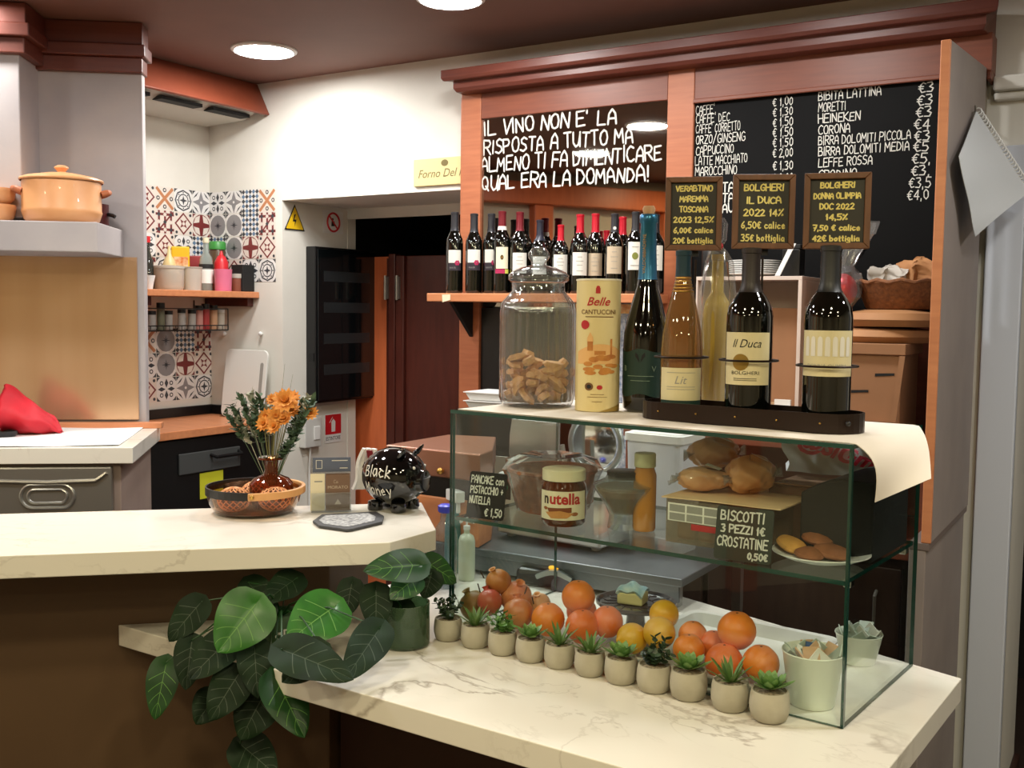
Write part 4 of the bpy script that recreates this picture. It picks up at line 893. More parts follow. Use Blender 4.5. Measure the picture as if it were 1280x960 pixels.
# hazelnut spread jar
c, r, h = rnd(704, 660, 585, 57, ZS1)
jar = thing('spread_jar', 'chocolate spread jar with cream lid and black and red lettering on the glass shelf', 'jar', c, face_cam(c, -.05))
M_CHOC = mat('chocolate_spread', (70, 36, 20), 0.12, coat=.7); M_LID = mat('cream_lid', (226, 218, 186), 0.4)
b = MB(); b.lathe([(0, .002), (r * .85, 0), (r * .97, .006), (r, h * .2), (r, h * .62), (r * .97, h * .72), (r * .86, h * .80), (r * .86, h * .82)], 36); b.build('glass', M_CHOC, jar)
b = MB(); b.lathe([(r * .9, h * .80), (r * .95, h * .805), (r * .95, h * .985), (r * .90, h), (0, h)], 36, cap=False); b.build('lid', M_LID, jar)
b = MB(); b.m = 0; rectgrid(b, -r * 1.2, r * 1.2, h * .13, h * .64, 16)
b.m = 1; v = typed('n', h * .19, r * .24, bold=.03); flat(b, v, -r * .76, h * .42, -.0006); b.m = 2; flat(b, typed('utella', h * .19, r * 1.38, bold=.03), r * .12, h * .42, -.0006)
b.m = 3; poly2(b, [(-r * .7, h * .34), (r * .4, h * .36), (r * .4, h * .27), (-r * .6, h * .25)], -.0006); b.m = 4; poly2(b, [(-r * .8, h * .26), (-r * .1, h * .30), (r * .5, h * .25), (r * .2, h * .17), (-r * .5, h * .16)], -.0008)
b.m = 5; disc2(b, r * .55, h * .24, r * .16, h * .035, -.0008, 10); disc2(b, -r * .8, h * .33, r * .12, h * .03, -.0008, 10)
wrap(b, 0, r); b.build('label', [M_CREAM, M_INK, M_RPR, mat('spread_print', (120, 62, 30), 0.6), mat('bread_print', (200, 140, 80), 0.6), mat('hazel_print', (150, 90, 46), 0.6)], jar)
# terracotta coloured basket in wrap behind it
c = con(690, .21, ZS1); d_ = dpt(c); rb = 55 * d_ / FPX
M_TERB = mat('woven_terracotta', (178, 104, 66), 0.75, rgb2=(140, 74, 44), scale=70, bump=.6)
t = thing('gift_basket', 'reddish brown woven basket wrapped in cellophane behind the spread jar', 'basket', c, face_cam(c))
hb_ = .098
b = MB(); b.lathe([(0, .001), (rb * .72, 0), (rb * .76, .006), (rb * .97, hb_ - .012), (rb * 1.03, hb_ - .006), (rb * 1.03, hb_), (rb * .95, hb_), (rb * .9, hb_ - .014), (rb * .68, .01), (0, .008)], 40, cap=False, wob=lambda a, z: 1 + .012 * sin(26 * a)); b.build('basket', M_TERB, t)
q = random.Random(4); ph = [q.uniform(0, 6) for _ in range(9)]
b = MB(); b.lathe([(rb * .80, .004), (rb * .95, .05), (rb * 1.1, hb_), (rb * 1.02, hb_ + .018), (rb * .7, hb_ + .03), (rb * .3, hb_ + .026)], 40, cap=False, wob=lambda a, z: 1 + .07 * sin(7 * a + ph[int(z * 60) % 9])); b.build('cellophane_wrap', M_CELL, t, sharp=20)
for k in range(9):
    a = k * .7; rr = rb * (.25 if k % 3 == 0 else .62); cc = c + Vector((rr * cos(a), rr * sin(a), .055 + .01 * (k % 2)))
    b = MB(); b.lathe([(0, -.012), (.018, -.009), (.021, 0), (.017, .009), (0, .013)], 14, wob=lambda a, z: 1 + .1 * sin(6 * a)); 
    o = single('wrapped_sweet', b, mat('sweet_wrap', (206, 140, 96), 0.25, rgb2=(180, 96, 60), scale=50), 'shiny reddish wrapped sweet inside the cellophane covered basket', 'sweet', cc, k, 'sweets in the wrapped basket')
# glass cup with black lid (dark preserve)
c, r, h = rnd(779, 668, 588, 78, ZS1); zr = h
t = thing('dessert_cup', 'glass dessert cup flaring upward with chocolate filling and black screw lid', 'cup', c, face_cam(c))
M_CUP = glass('cup_glass', (236, 240, 238), 0.02, gain=1.8, body=.06)
b = MB(); b.lathe([(0, .0), (r * .50, 0), (r * .52, .004), (r * .47, .02), (r * .46, .028), (r * .60, h * .40), (r * .97, h * .70), (r * 1.0, h * .76), (r * .62, h * .86), (r * .56, h * .92), (r * .53, h * .92), (r * .58, h * .85), (r * .93, h * .74), (r * .55, h * .40), (r * .40, .032), (0, .030)], 36, cap=False); b.build('glass', M_CUP, t)
b = MB(); b.lathe([(0, .034), (r * .39, .035), (r * .54, h * .41), (r * .88, h * .68), (r * .86, h * .73), (0, h * .73)], 32, cap=False); b.build('filling', mat('mocha_filling', (140, 112, 92), 0.4), t)
b = MB(); b.lathe([(r * .4, h * .86), (r * .54, h * .865), (r * .555, h * .87), (r * .555, h * .985), (r * .5, h), (0, h)], 30, cap=False); b.build('lid', M_BLACK, t)
# honey jar
c = con(806, .15, ZS1); d_ = dpt(c); r = 14.5 * d_ / FPX; h = CASE.py(806, 566, .15).z - ZS1
t = thing('honey_jar', 'slim amber honey jar with pale lid behind the dessert cup', 'jar', c, face_cam(c))
b = MB(); b.lathe([(0, .001), (r * .9, 0), (r, .005), (r, h * .72), (r * .82, h * .80), (r * .82, h * .82)], 28); b.build('glass', mat('amber_honey', (196, 130, 50), 0.1, coat=.6, var=.1, scale=10), t)
b = MB(); b.lathe([(r * .8, h * .82), (r * .92, h * .825), (r * .92, h * .985), (r * .85, h), (0, h)], 28, cap=False); b.build('lid', mat('pale_green_lid', (200, 200, 160), 0.4), t)
# black flat lid behind the spread jar
c = con(722, .33, ZS1); r = 22 * dpt(c) / FPX; h = CASE.py(722, 582, .33).z - ZS1
t = thing('preserve_jar', 'glass jar with flat black lid at the back of the glass shelf', 'jar', c, 0)
b = MB(); b.lathe([(0, .001), (r * .9, 0), (r * .95, .005), (r * .95, h * .8), (r * .85, h * .86)], 28); b.build('glass', mat('dull_jar_contents', (150, 110, 86), 0.2, coat=.5), t)
b = MB(); b.lathe([(r * .9, h * .86), (r, h * .87), (r, h * .97), (r * .95, h), (0, h)], 28, cap=False); b.build('lid', M_BLACK, t)
# plastic box of packets with a sheet of card on top, bags of bread on it
A = CASE.py(836, 690, .10); B = CASE.py(985, 690, .10); hbx = .088
c = CASE.wld(A.x, .085, ZS1)
t = thing('clear_plastic_box', 'clear plastic box of packaged biscuits with white printed labels on the glass shelf', 'box', c, CASE.rz)
Lx = 0.20; Dx = .20
M_TUB = glass('clear_plastic', (232, 228, 220), 0.08, gain=1.5, body=.12, bodyrgb=(210, 196, 176))
b = MB(); w_ = .0015
b.box(0, Lx, 0, Dx, 0, w_); b.box(0, Lx, 0, w_, w_, hbx); b.box(0, Lx, Dx - w_, Dx, w_, hbx); b.box(0, w_, w_, Dx - w_, w_, hbx); b.box(Lx - w_, Lx, w_, Dx - w_, w_, hbx); b.build('walls', M_TUB, t)
b = MB()
for i in range(2):
    for j in range(3): b.box(.008 + j * .038, .008 + j * .038 + .034, -.0008, -.0003, .046 + i * .017, .046 + i * .017 + .014)
b.box(.004, .124, -.0003, 0, .044, .080); b.mi = [1] * 36 + [0] * 6; b.build('label', [M_PAPER, M_GREY2], t)
b = MB(); b.box(.056, .16, -.0006, 0, .030, .042); b.build('red_strip', M_RPR, t)
for k in range(4):
    b = MB(); b.box(.012 + k * .046, .012 + k * .046 + .042, .02, .17, .003, .05); 
    single('biscuit_packet', b, mat('packet_wrap', (168, 120, 84), 0.3, rgb2=(120, 84, 60), scale=25), 'brown wrapped biscuit packet standing in the clear plastic box', 'packet', c, CASE.rz, 'packets in the clear box', bevel=.008)
zc0 = ZS1 + hbx + .001
b = MB(); b.shell(lambda u, v: (-.006 + .245 * u, -.01 + .23 * v + .012 * u, .003 + .002 * sin(3 * u) + (.010 * (u - .8) if u > .8 else 0)), 12, 8, .0025)
single('card_sheet', b, mat('pale_card', (222, 188, 146), 0.85), 'pale brown card sheet lying on the clear plastic box', 'card sheet', (c.x, c.y, zc0), CASE.rz)
M_BREAD = mat('bread_in_film', (224, 176, 130), 0.3, rgb2=(196, 136, 92), scale=16, coat=.7, bump=.5)
def bread_bag(px, py, wpx, hpx, yl, label, rz, seed):
    P = CASE.py(px, py, yl); wp = CASE.wld(P.x, yl, P.z); d_ = dpt(wp); a, hh = wpx / 2 * d_ / FPX, hpx / 2 * d_ / FPX
    t = thing('bread_bag', label, 'bread bag', (wp.x, wp.y, wp.z - hh), CASE.rz + rz); q = random.Random(seed); p1, p2 = q.uniform(0, 6), q.uniform(0, 6)
    b = MB(); sg = lambda v, e: (abs(v) ** e) * (1 if v >= 0 else -1)
    def pt(u, v):
        th_, ph_ = 2 * pi * u, pi * (v - .5) * .998; x, y, z = a * sg(cos(ph_), .7) * sg(cos(th_), .8), a * .72 * sg(cos(ph_), .7) * sg(sin(th_), .8), hh * sg(sin(ph_), .8)
        k = 1 + .07 * sin(3 * th_ + p1) * cos(ph_) + .05 * sin(7 * th_ + 5 * ph_ + p2) + .03 * sin(13 * th_ - 9 * ph_); return (x * k, y * k, hh + z * (1 + .12 * sin(2.2 * th_ + p2)) * (.88 + .1 * sin(th_ * 2)) * .93)
    b.grid(pt, 48, 24); b.build('loaf', M_BREAD, t, sharp=180)
    for sgn in (-1, 1):
        b = MB(); b.shell(lambda u, v: (sgn * a * (.80 + .42 * u), (v - .5) * a * (.9 + .45 * u), hh * (1.0 + .25 * u * sgn) + .010 * sin(14 * v + seed) * u), 6, 14, .0008); b.build('bag_end', M_CELL, t)
    b = MB(); b.shell(lambda u, v: (a * (.1 + .55 * u), -a * .30 + a * .45 * v, hh * (1.9 - .32 * u) + .006), 4, 4, .0006); b.build('label', M_PAPER, t)
bread_bag(893, 566, 62, 40, .26, 'upper bag of bread rolls in shiny film leaning behind the two lower ones', .5, 2)
bread_bag(880, 598, 66, 34, .17, 'lower left bag of bread rolls in shiny film on the card sheet', .2, 3)
bread_bag(937, 593, 60, 50, .20, 'lower right bag of bread rolls in shiny film with torn white label', .7, 4)
# bag with red lettering
P = CASE.py(1030, 606, .30); wp = CASE.wld(P.x, .29, P.z); d_ = dpt(wp)
c = con(1035, .425, ZS1 + .118, 600); 
t = thing('printed_paper_bag', 'crumpled white paper bag with large red lettering behind the glass', 'bag', c, CASE.rz + .12)
q = random.Random(6)
def bag(u, v):
    x = -.085 + .20 * u; z = .108 * v * (1 - .45 * max(0, u - .25)); return (x + .008 * sin(9 * v + 3 * u), -.02 - .02 * sin(pi * v) + .006 * sin(14 * u + 5 * v), z)
b = MB(); b.shell(bag, 22, 12, .03); b.build('bag', mat('white_bag_paper', (216, 220, 226), 0.6, bump=.3, scale=30), t, sharp=60)
b = MB(); V, F = typed('@SiGma', .036, .175, bold=.035); i0 = len(b.v); b.add([(x + .035, y, 0) for x, y in V], F)
def onbag(p):
    u = (p.x + .085) / .20; v = (p.y + .052 - .20 * (p.x - .0)) / .108; v = min(.97, max(.03, v)); u = min(1, max(0, u)); P_ = bag(u, min(1.0, v)); return Vector((P_[0], P_[1] - .0065, P_[2]))
b.xf(i0, onbag); b.build('lettering', mat('pinkish_red_print', (232, 60, 90), 0.6), t)
# brown carton and black box
c = con(992, .30, ZS1, 640)
b = MB(); b.box(-.035, .075, -.05, .10, 0, .112); t = thing('brown_carton', 'low brown carton behind the glass shelf plate, under the lettered bag', 'carton', c, CASE.rz); b.build('body', mat('brown_carton_card', (132, 92, 66), 0.8), t, .002)
b = MB(); b.add([(-.035, -.05, .1125), (.075, -.05, .1125), (.075, -.075, .120), (-.035, -.075, .120)], [(0, 1, 2, 3)]); b.xf(0, lambda p: p); b.shell(lambda u, v: (-.035 + .11 * u, -.05 - .03 * v, .1135 + .006 * v), 2, 2, .0015); b.build('flap', M_KRAFT, t)
c = CASE.wld(CASE.py(1025, 690, .20).x, .16, ZS1); L_ = .205
bb = CASE.py(1008, 690, .20).x - CASE.py(1025, 690, .20).x
t = thing('black_box', 'black box with a raised rounded back standing behind the cookie plate', 'box', c, CASE.rz)
b = MB(); e = -CASE.py(1025, 690, .20).x - .012
pts = [(bb, 0), (e, 0), (e, .150), (bb + .075, .150), (bb + .06, .148), (bb + .035, .138), (bb, .118)]
b.slab(pts, 0.0, .22); b.build('body', M_BLACKM, t, .004)
b = MB(); v = typed('CAFE', .045, .10); b.add([(e + .0006, .11 + x_, .05 + y_) for x_, y_ in v[0]], v[1]); b.build('faint_lettering', mat('charcoal_print', (32, 32, 33), 0.7), t)
# plate of cookies
P = CASE.pz(1026, 700, ZS1); c = CASE.wld(-.112, .118, ZS1); r = .092
c = CASE.wld(P.x, P.y - .0, ZS1); r = 60 * dpt(c) / FPX
t = thing('cookie_plate', 'white plate of round cookies at the right end of the glass shelf', 'plate', c, 0)
b = MB(); b.lathe([(0, .002), (r * .5, 0), (r * .55, .002), (r * .75, .006), (r, .016), (r * .995, .018), (r * .72, .0095), (r * .5, .006), (0, .0055)], 48, cap=False); b.build('plate', M_WHITE, t)
def cookie(px, py, R, m, label, tilt, dz, yy):
    P = CASE.py(px, py, CASE.loc(c).y + yy); wp = CASE.wld(P.x, CASE.loc(c).y + yy, ZS1 + dz)
    b = MB(); b.lathe([(0, -.007), (R * .9, -.006), (R, -.002), (R * .95, .003), (R * .6, .008), (0, .010)], 26, wob=lambda a, z: 1 + .03 * sin(5 * a)); o = single('cookie', b, m, label, 'cookie', wp); o.rotation_euler = tilt
M_CK1 = mat('golden_cookie', (220, 164, 84), 0.7, rgb2=(196, 136, 64), scale=50, bump=.3); M_CK2 = mat('brown_cookie', (150, 92, 58), 0.75, rgb2=(124, 74, 44), scale=50, bump=.3)
cookie(990, 689, .030, M_CK1, 'golden cookie leaning at the left rim of the white plate', (.35, .15, .3), .024, -.01)
cookie(1022, 688, .030, M_CK2, 'brown cookie lying at the back of the white plate', (.1, .1, 0), .033, .03)
cookie(1012, 699, .028, M_CK2, 'brown cookie low in the front middle of the white plate', (.1, 0, 0), .017, -.03)
cookie(1040, 695, .034, M_CK2, 'large brown cookie at the right of the white plate', (.15, .1, 0), .020, .0)

# ================================================================== ON THE LOWER COUNTER, INSIDE THE CASE
Z0 = ZC + .001
# white tray
ta = CASE.pz(757, 800, Z0 + .02); tb = CASE.pz(985, 795, Z0 + .035)
x0_, x1_ = -.60, -.135; y0_, y1_ = .030, .30
x0_ = CASE.py(765, 800, .05).x; x1_ = CASE.py(988, 800, .12).x; y1_ = CASE.pz(925, 776, Z0 + .02).y; y0_ = .022
t = thing('fruit_tray', 'long shallow white tray with raised rim holding the fruit inside the glass case', 'tray', CASE.wld((x0_ + x1_) / 2, (y0_ + y1_) / 2, Z0), CASE.rz)
a_, b_ = (x1_ - x0_) / 2, (y1_ - y0_) / 2
def rr(a, b, r, n=5):
    return [(sx * (a - r) + r * cos(math.radians(a0 + k * 90 / n)), sy * (b - r) + r * sin(math.radians(a0 + k * 90 / n))) for sx, sy, a0 in ((1, -1, -90), (1, 1, 0), (-1, 1, 90), (-1, -1, 180)) for k in range(n + 1)]
rings = [(rr(a_ - .03, b_ - .03, .02), 0), (rr(a_ - .012, b_ - .012, .025), .022), (rr(a_, b_, .03), .024), (rr(a_, b_, .03), .027), (rr(a_ - .014, b_ - .014, .025), .026), (rr(a_ - .032, b_ - .032, .02), .003)]
b = MB(); b.smooth = True; ids = [[b.vert((x, y, z)) for x, y in pl] for pl, z in rings]; n = len(ids[0])
for A, B in zip(ids, ids[1:]):
    for i in range(n): b.face((A[i], A[(i + 1) % n], B[(i + 1) % n], B[i]))
b.face(ids[0][::-1]); b.face(ids[-1]); b.build('tray', mat('tray_white', (206, 204, 196), 0.4), t)
M_OR = mat('orange_peel', (236, 138, 50), 0.42, rgb2=(228, 118, 38), scale=30, bump=.25, sss=.1); M_OR2 = mat('deep_orange_peel', (230, 116, 50), 0.42, rgb2=(222, 100, 42), scale=20, bump=.25)
M_LEM = mat('lemon_peel', (228, 174, 44), 0.42, rgb2=(218, 156, 36), scale=25, bump=.25); M_POM = mat('pomegranate_skin', (196, 104, 62), 0.4, rgb2=(206, 140, 84), scale=22); M_POMR = mat('red_pomegranate_skin', (190, 76, 66), 0.4, rgb2=(176, 96, 60), scale=24)
M_POMY = mat('yellow_brown_pomegranate_skin', (190, 126, 60), 0.45, rgb2=(166, 90, 48), scale=24); M_PCH = mat('pale_pomegranate_skin', (222, 166, 118), 0.45, rgb2=(208, 140, 96), scale=20); M_OLV = mat('olive_fruit_skin', (128, 104, 44), 0.5, rgb2=(150, 100, 50), scale=20); M_STEM = mat('brown_stem', (60, 40, 24), 0.8)
def fruit(kind, px, py, rpx, yl, m, label):
    P = CASE.py(px, py, yl); wp = CASE.wld(P.x, yl, P.z); r = rpx * dpt(wp) / FPX
    t = thing(kind, label, {'orange': 'orange', 'lemon': 'lemon', 'pomegranate': 'pomegranate'}[kind], (wp.x, wp.y, wp.z - r), random.Random(int(px * 7 + py)).uniform(0, 6))
    b = MB()
    if kind == 'orange':
        b.lathe([(0, .03 * r), (r * .16, .0), (r * .5, .13 * r)] + [(r * sin(a), r - r * .97 * cos(a)) for a in [pi * k / 14 for k in range(3, 12)]] + [(r * .45, 1.89 * r), (r * .12, 1.93 * r), (0, 1.91 * r)], 28); b.build('peel', m, t)
        b = MB(); b.lathe([(0, 1.90 * r), (r * .08, 1.915 * r), (r * .06, 1.94 * r), (0, 1.945 * r)], 8); b.build('navel', M_STEM, t)
    elif kind == 'lemon':
        b.lathe([(0, -.02 * r), (r * .14, .0), (r * .3, .1 * r)] + [(r * .96 * sin(a), r - r * .98 * cos(a)) for a in [pi * k / 14 for k in range(2, 13)]] + [(r * .16, 2.0 * r), (r * .08, 2.1 * r), (0, 2.12 * r)], 26)
        b.xf(0, lambda p: Vector((p.x, (p.z - r), (p.y) + r)) ); b.build('peel', m, t)
        b = MB(); b.lathe([(0, 1.0 * r), (r * .1, 1.0 * r), (r * .08, 1.06 * r), (0, 1.07 * r)], 8); b.xf(0, lambda p: Vector((p.x, p.z - .1 * r, p.y + r))); b.build('stem_end', M_STEM, t)
    else:
        b.lathe([(0, .03 * r), (r * .3, .02 * r)] + [(r * sin(a), r - r * .98 * cos(a)) for a in [pi * k / 14 for k in range(2, 12)]] + [(r * .34, 1.90 * r), (r * .22, 1.97 * r), (r * .20, 2.08 * r), (r * .30, 2.22 * r), (r * .2, 2.2 * r), (r * .12, 2.05 * r), (0, 2.03 * r)], 26, wob=lambda a, z: 1 + .025 * cos(6 * a)); b.xf(0, lambda p: Vector((p.x, p.y * cos(.5) - (p.z - r) * sin(.5), p.y * sin(.5) + (p.z - r) * cos(.5) + r))); b.build('skin', m, t)
        b = MB(); b.tube([(0, -.02, 2.0 * r - .006), (0.0, -.03, 2.0 * r + .012)], .0015); b.xf(0, lambda p: Vector((p.x, p.y - r * .6, p.z - r * .35))); b.build('stem', M_STEM, t)
    return t
fruit('pomegranate', 593, 757, 19, .075, M_OLV, 'olive brown pomegranate at the far left of the fruit row')
fruit('pomegranate', 612, 752, 16, .055, M_POMR, 'reddish pomegranate below the topmost one at the left')
fruit('pomegranate', 623, 727, 16, .095, M_POMY, 'yellow brown pomegranate topping the left pile of fruit')
fruit('pomegranate', 645, 746, 20, .12, M_POM, 'pomegranate with a dark stem in the middle of the left pile')
fruit('pomegranate', 648, 766, 19, .065, M_POM, 'smooth peach coloured pomegranate at the front of the left pile')
fruit('pomegranate', 674, 756, 15, .17, M_PCH, 'pale pomegranate half hidden behind the left pile and the first orange')
fruit('orange', 685, 774, 21, .075, M_OR, 'leftmost orange, next to the pomegranates')
fruit('orange', 728, 783, 21.5, .07, M_OR2, 'front orange under the single top orange of the left heap')
fruit('orange', 727, 764, 19, .135, M_OR2, 'hidden orange directly beneath the top orange of the left heap')
fruit('orange', 723, 746, 21, .115, M_OR, 'bright orange topping the left heap of oranges')
fruit('orange', 759, 777, 20, .11, M_OR2, 'reddish orange right of the left heap, beside the dark cake stand')
fruit('lemon', 790, 798, 20, .075, M_LEM, 'front left lemon of the three yellow lemons')
fruit('lemon', 824, 791, 21, .085, M_LEM, 'front right lemon of the three yellow lemons')
fruit('lemon', 830, 768, 19, .13, M_LEM, 'top lemon of the three yellow lemons')
fruit('orange', 861, 812, 20, .06, M_OR, 'light orange just right of the lemons, at the front')
fruit('orange', 866, 794, 18, .125, M_OR, 'light orange just right of the lemons, in the back row')
fruit('orange', 892, 806, 18, .13, M_OR2, 'half hidden orange in the back row left of the top right orange')
fruit('orange', 905, 828, 24, .065, M_OR2, 'front orange below the topmost orange at the right')
fruit('orange', 921, 788, 24, .105, M_OR, 'large orange topping the right heap of oranges')
fruit('orange', 951, 829, 23, .085, M_OR, 'rightmost orange, beside the white sachet cup')
# cake stand
P = CASE.pz(795, 751, ZC + .075); c = CASE.wld(P.x, P.y, Z0); r = 50 * dpt(c) / FPX; hz = CASE.py(795, 745, P.y).z - ZC
zt0 = .070
t = thing('cake_stand', 'dark patterned round cake stand inside the glass case', 'cake stand', c, 0)
M_DST = mat('dark_stoneware', (46, 42, 48), 0.25, rgb2=(66, 56, 60), scale=30, coat=.4)
b = MB(); b.lathe([(0, 0), (r * .45, 0), (r * .47, .004), (r * .25, .02), (r * .2, zt0 - .012), (r * .3, zt0 - .008), (0, zt0 - .008)], 36, cap=False); b.build('foot', M_DST, t)
b = MB(); b.lathe([(0, zt0 - .0075), (r * .9, zt0 - .007), (r, zt0), (r * 1.0, zt0 + .006), (r * .96, zt0 + .006), (r * .9, zt0), (0, zt0 - .001)], 48, cap=False); pl8 = b.build('plate', M_DST, t)
b = MB()
for k in range(16):
    a = 2 * pi * k / 16; b.tube([(r * .45 * cos(a), r * .45 * sin(a), zt0 + .0002), (r * .72 * cos(a + .15), r * .72 * sin(a + .15), zt0 + .0004), (r * .84 * cos(a), r * .84 * sin(a), zt0 + .0004)], .0012, 5)
b.tube([(r * .45 * cos(2 * pi * k / 40), r * .45 * sin(2 * pi * k / 40), zt0 + .0002) for k in range(40)], .0012, 5, True); b.build('embossed_pattern', mat('stoneware_relief', (84, 72, 76), 0.3), pl8)
c2 = CASE.py(792, 755, P.y).x; cc = CASE.wld(c2, P.y - .005, Z0 + zt0); s_ = 16.5 * dpt(cc) / FPX
t = thing('cake_slice', 'slice of cake with pale blue and white icing on the dark cake stand', 'cake', cc, CASE.rz + .2)
b = MB(); b.box(-s_, s_, -s_ * .8, s_ * .8, 0, s_ * .9); b.build('sponge', mat('cream_sponge', (226, 214, 160), 0.9), t, .004)
b = MB(); b.shell(lambda u, v: (-s_ * 1.06 + 2.12 * s_ * u, -s_ * .92 + 1.8 * s_ * v, s_ * (.62 + .95 * (sin(pi * (.06 + .88 * u)) * sin(pi * (.06 + .88 * v))) ** .45) + .003 * sin(11 * u + 4 * v)), 18, 16, .008); b.build('icing', mat('blue_icing', (140, 190, 218), 0.5, rgb2=(206, 224, 230), scale=55), t)
# sachet cups
def sachet_cup(px, pyb, pyt, wpx, label, seed, lab2):
    c, r, h = rnd(px, pyb, pyt, wpx, Z0)
    t = thing('sachet_cup', label, 'cup', c, face_cam(c))
    b = MB(); b.lathe([(0, .003), (r * .70, 0), (r * .73, .004), (r * .97, h - .004), (r, h - .002), (r * .985, h), (r * .95, h - .004), (r * .70, .01), (0, .008)], 36, cap=False); b.build('cup', mat('white_porcelain', (226, 228, 216), 0.3), t)
    q = random.Random(seed)
    for k in range(14):
        a = 2 * pi * k / 14 + q.uniform(-.2, .2); rr_ = r * (.62 if k % 3 else .2)
        L = q.uniform(.020, .026); W2 = q.uniform(.012, .016)
        b = MB(); b.shell(lambda u, v: ((u - .5) * 2 * W2, .0015 * sin(pi * u) * sin(pi * v), (v - .5) * 2 * L), 4, 4, .0022)
        m = [M_PAPER, mat('blue_sachet', (52, 76, 116), 0.5), mat('tan_sachet', (206, 166, 132), 0.6), mat('pale_green_sachet', (186, 196, 184), 0.6)][(0, 2, 3, 1, 2, 3, 0, 3, 2, 3, 2, 0, 2, 3)[k] if seed == 1 else (3, 0, 3, 3)[k % 4]]
        o = single('sugar_sachet', b, m, lab2, 'sachet', c + Vector((rr_ * cos(a), rr_ * sin(a), h - .012 + q.uniform(-.004, .008))), 0, lab2.split(' in ')[0] + 's in ' + lab2.split(' in ')[1])
        o.rotation_euler = (q.uniform(-.9, .9), q.uniform(-.9, .9), a + pi / 2)
sachet_cup(1014, 893, 812, 77, 'tapered white cup full of sugar sachets in the near right corner of the glass case', 1, 'paper sugar sachet in the near white cup')
sachet_cup(1072, 836, 790, 58, 'smaller white cup of pale sachets behind the glass corner', 2, 'pale paper sachet in the rear white cup')

# ================================================================== ROW OF SUCCULENTS
M_POT = mat('grey_cement_pot', (176, 170, 152), 0.85, rgb2=(160, 154, 136), scale=25, bump=.1); M_SOIL = mat('pale_gravel', (170, 156, 130), 0.95, rgb2=(70, 60, 46), scale=160)
M_SUC = [mat('succulent_green', (76, 120, 54), 0.45, rgb2=(104, 146, 74), scale=40), mat('succulent_dark', (40, 58, 40), 0.45, rgb2=(58, 78, 52), scale=40), mat('aloe_green', (72, 108, 54), 0.45, rgb2=(100, 130, 66), scale=60), mat('rosette_blue_green', (80, 122, 62), 0.45, rgb2=(118, 154, 82), scale=40)]
def leafblade(b, base, d, up, L, W, th, tipk=.25, n=6):
    """a fleshy pointed leaf"""
    d = Vector(d).normalized(); s_ = d.cross(Vector(up)); s_ = s_.normalized() if s_.length > 1e-4 else Vector((1, 0, 0)); nrm = s_.cross(d).normalized()
    sm, b.smooth = b.smooth, True; rings = []
    for i in range(n + 1):
        t_ = i / n; w_ = W * (sin(pi * min(.98, .18 + .82 * t_)) ** .7 if i < n else 0); th_ = th * (1 - t_ * .7)
        p = Vector(base) + d * L * t_ + nrm * (L * tipk * t_ * t_)
        if i == n: rings.append([b.vert(p)])
        else: rings.append([b.vert(p + s_ * w_ * k1 + nrm * th_ * k2) for k1, k2 in ((1, .1), (.5, .6 * .4), (0, .1), (-.5, .24), (-1, .1), (-.5, -.7), (.5, -.7))])
    for A, B in zip(rings, rings[1:]):
        for k in range(len(A)):
            j = (k + 1) % len(A)
            b.face((A[k], A[j], B[j], B[k]) if len(B) > 1 else (A[k], A[j], B[0]))
    b.smooth = sm
def succulent(px, pyb, wpx, kind, label, seed):
    c, r, h_ = rnd(px, pyb, pyb - wpx * .78, wpx, Z0); h = r * 1.5; q = random.Random(seed)
    t = thing('succulent_pot', label, 'potted succulent', c, q.uniform(0, 6))
    b = MB(); b.lathe([(0, .002), (r * .74, 0), (r * .88, .004), (r * .99, h * .35), (r, h * .55), (r * .97, h * .8), (r * .91, h), (r * .83, h), (r * .80, h - .005), (0, h - .006)], 30, cap=False); b.build('pot', M_POT, t)
    b = MB(); b.lathe([(r * .75, h - .006), (r * .5, h - .003), (0, h - .002)], 20, cap=False, wob=lambda a, z: 1); b.build('gravel', M_SOIL, t)
    b = MB(); top = Vector((0, 0, h - .004))
    if kind == 'aloe':
        for k in range(17):
            a = k * 2.4; e = 1.35 - .055 * k; L = r * (1.30 + .3 * q.random()); leafblade(b, top + Vector((cos(a), sin(a), 0)) * r * .12, (cos(a) * cos(e), sin(a) * cos(e), sin(e)), (0, 0, 1), L, r * .13, r * .07, -.12)
        m = M_SUC[2]
    elif kind == 'rosette':
        for k in range(26):
            a = k * 2.4; e = 1.25 - .042 * k; L = r * (.55 + .028 * k); leafblade(b, top + Vector((cos(a), sin(a), 0)) * r * .08 + Vector((0, 0, r * .18)), (cos(a) * cos(e), sin(a) * cos(e), sin(e)), (0, 0, 1), L, r * .26, r * .08, .18)
        m = M_SUC[3]
    else:
        for k in range(9):
            a = k * 2.4; e = 1.3 - .08 * k; L = r * q.uniform(.8, 1.7)
            d = Vector((cos(a) * cos(e), sin(a) * cos(e), sin(e))); b.tube([top, top + d * L], r * .035, 5)
            for j in range(9):
                f = .25 + .75 * j / 8; g = j * 2.0; s1 = d.orthogonal().normalized(); s2 = d.cross(s1)
                leafblade(b, top + d * L * f, d * .5 + s1 * cos(g) + s2 * sin(g), d, r * .42, r * .17, r * .05, .1, 4)
        m = M_SUC[1] if kind == 'dark' else M_SUC[0]
    b.build('leaves', m, t, sharp=60)
ORD = ['first', 'second', 'third', 'fourth', 'fifth', 'sixth', 'seventh', 'eighth', 'ninth', 'tenth', 'last']
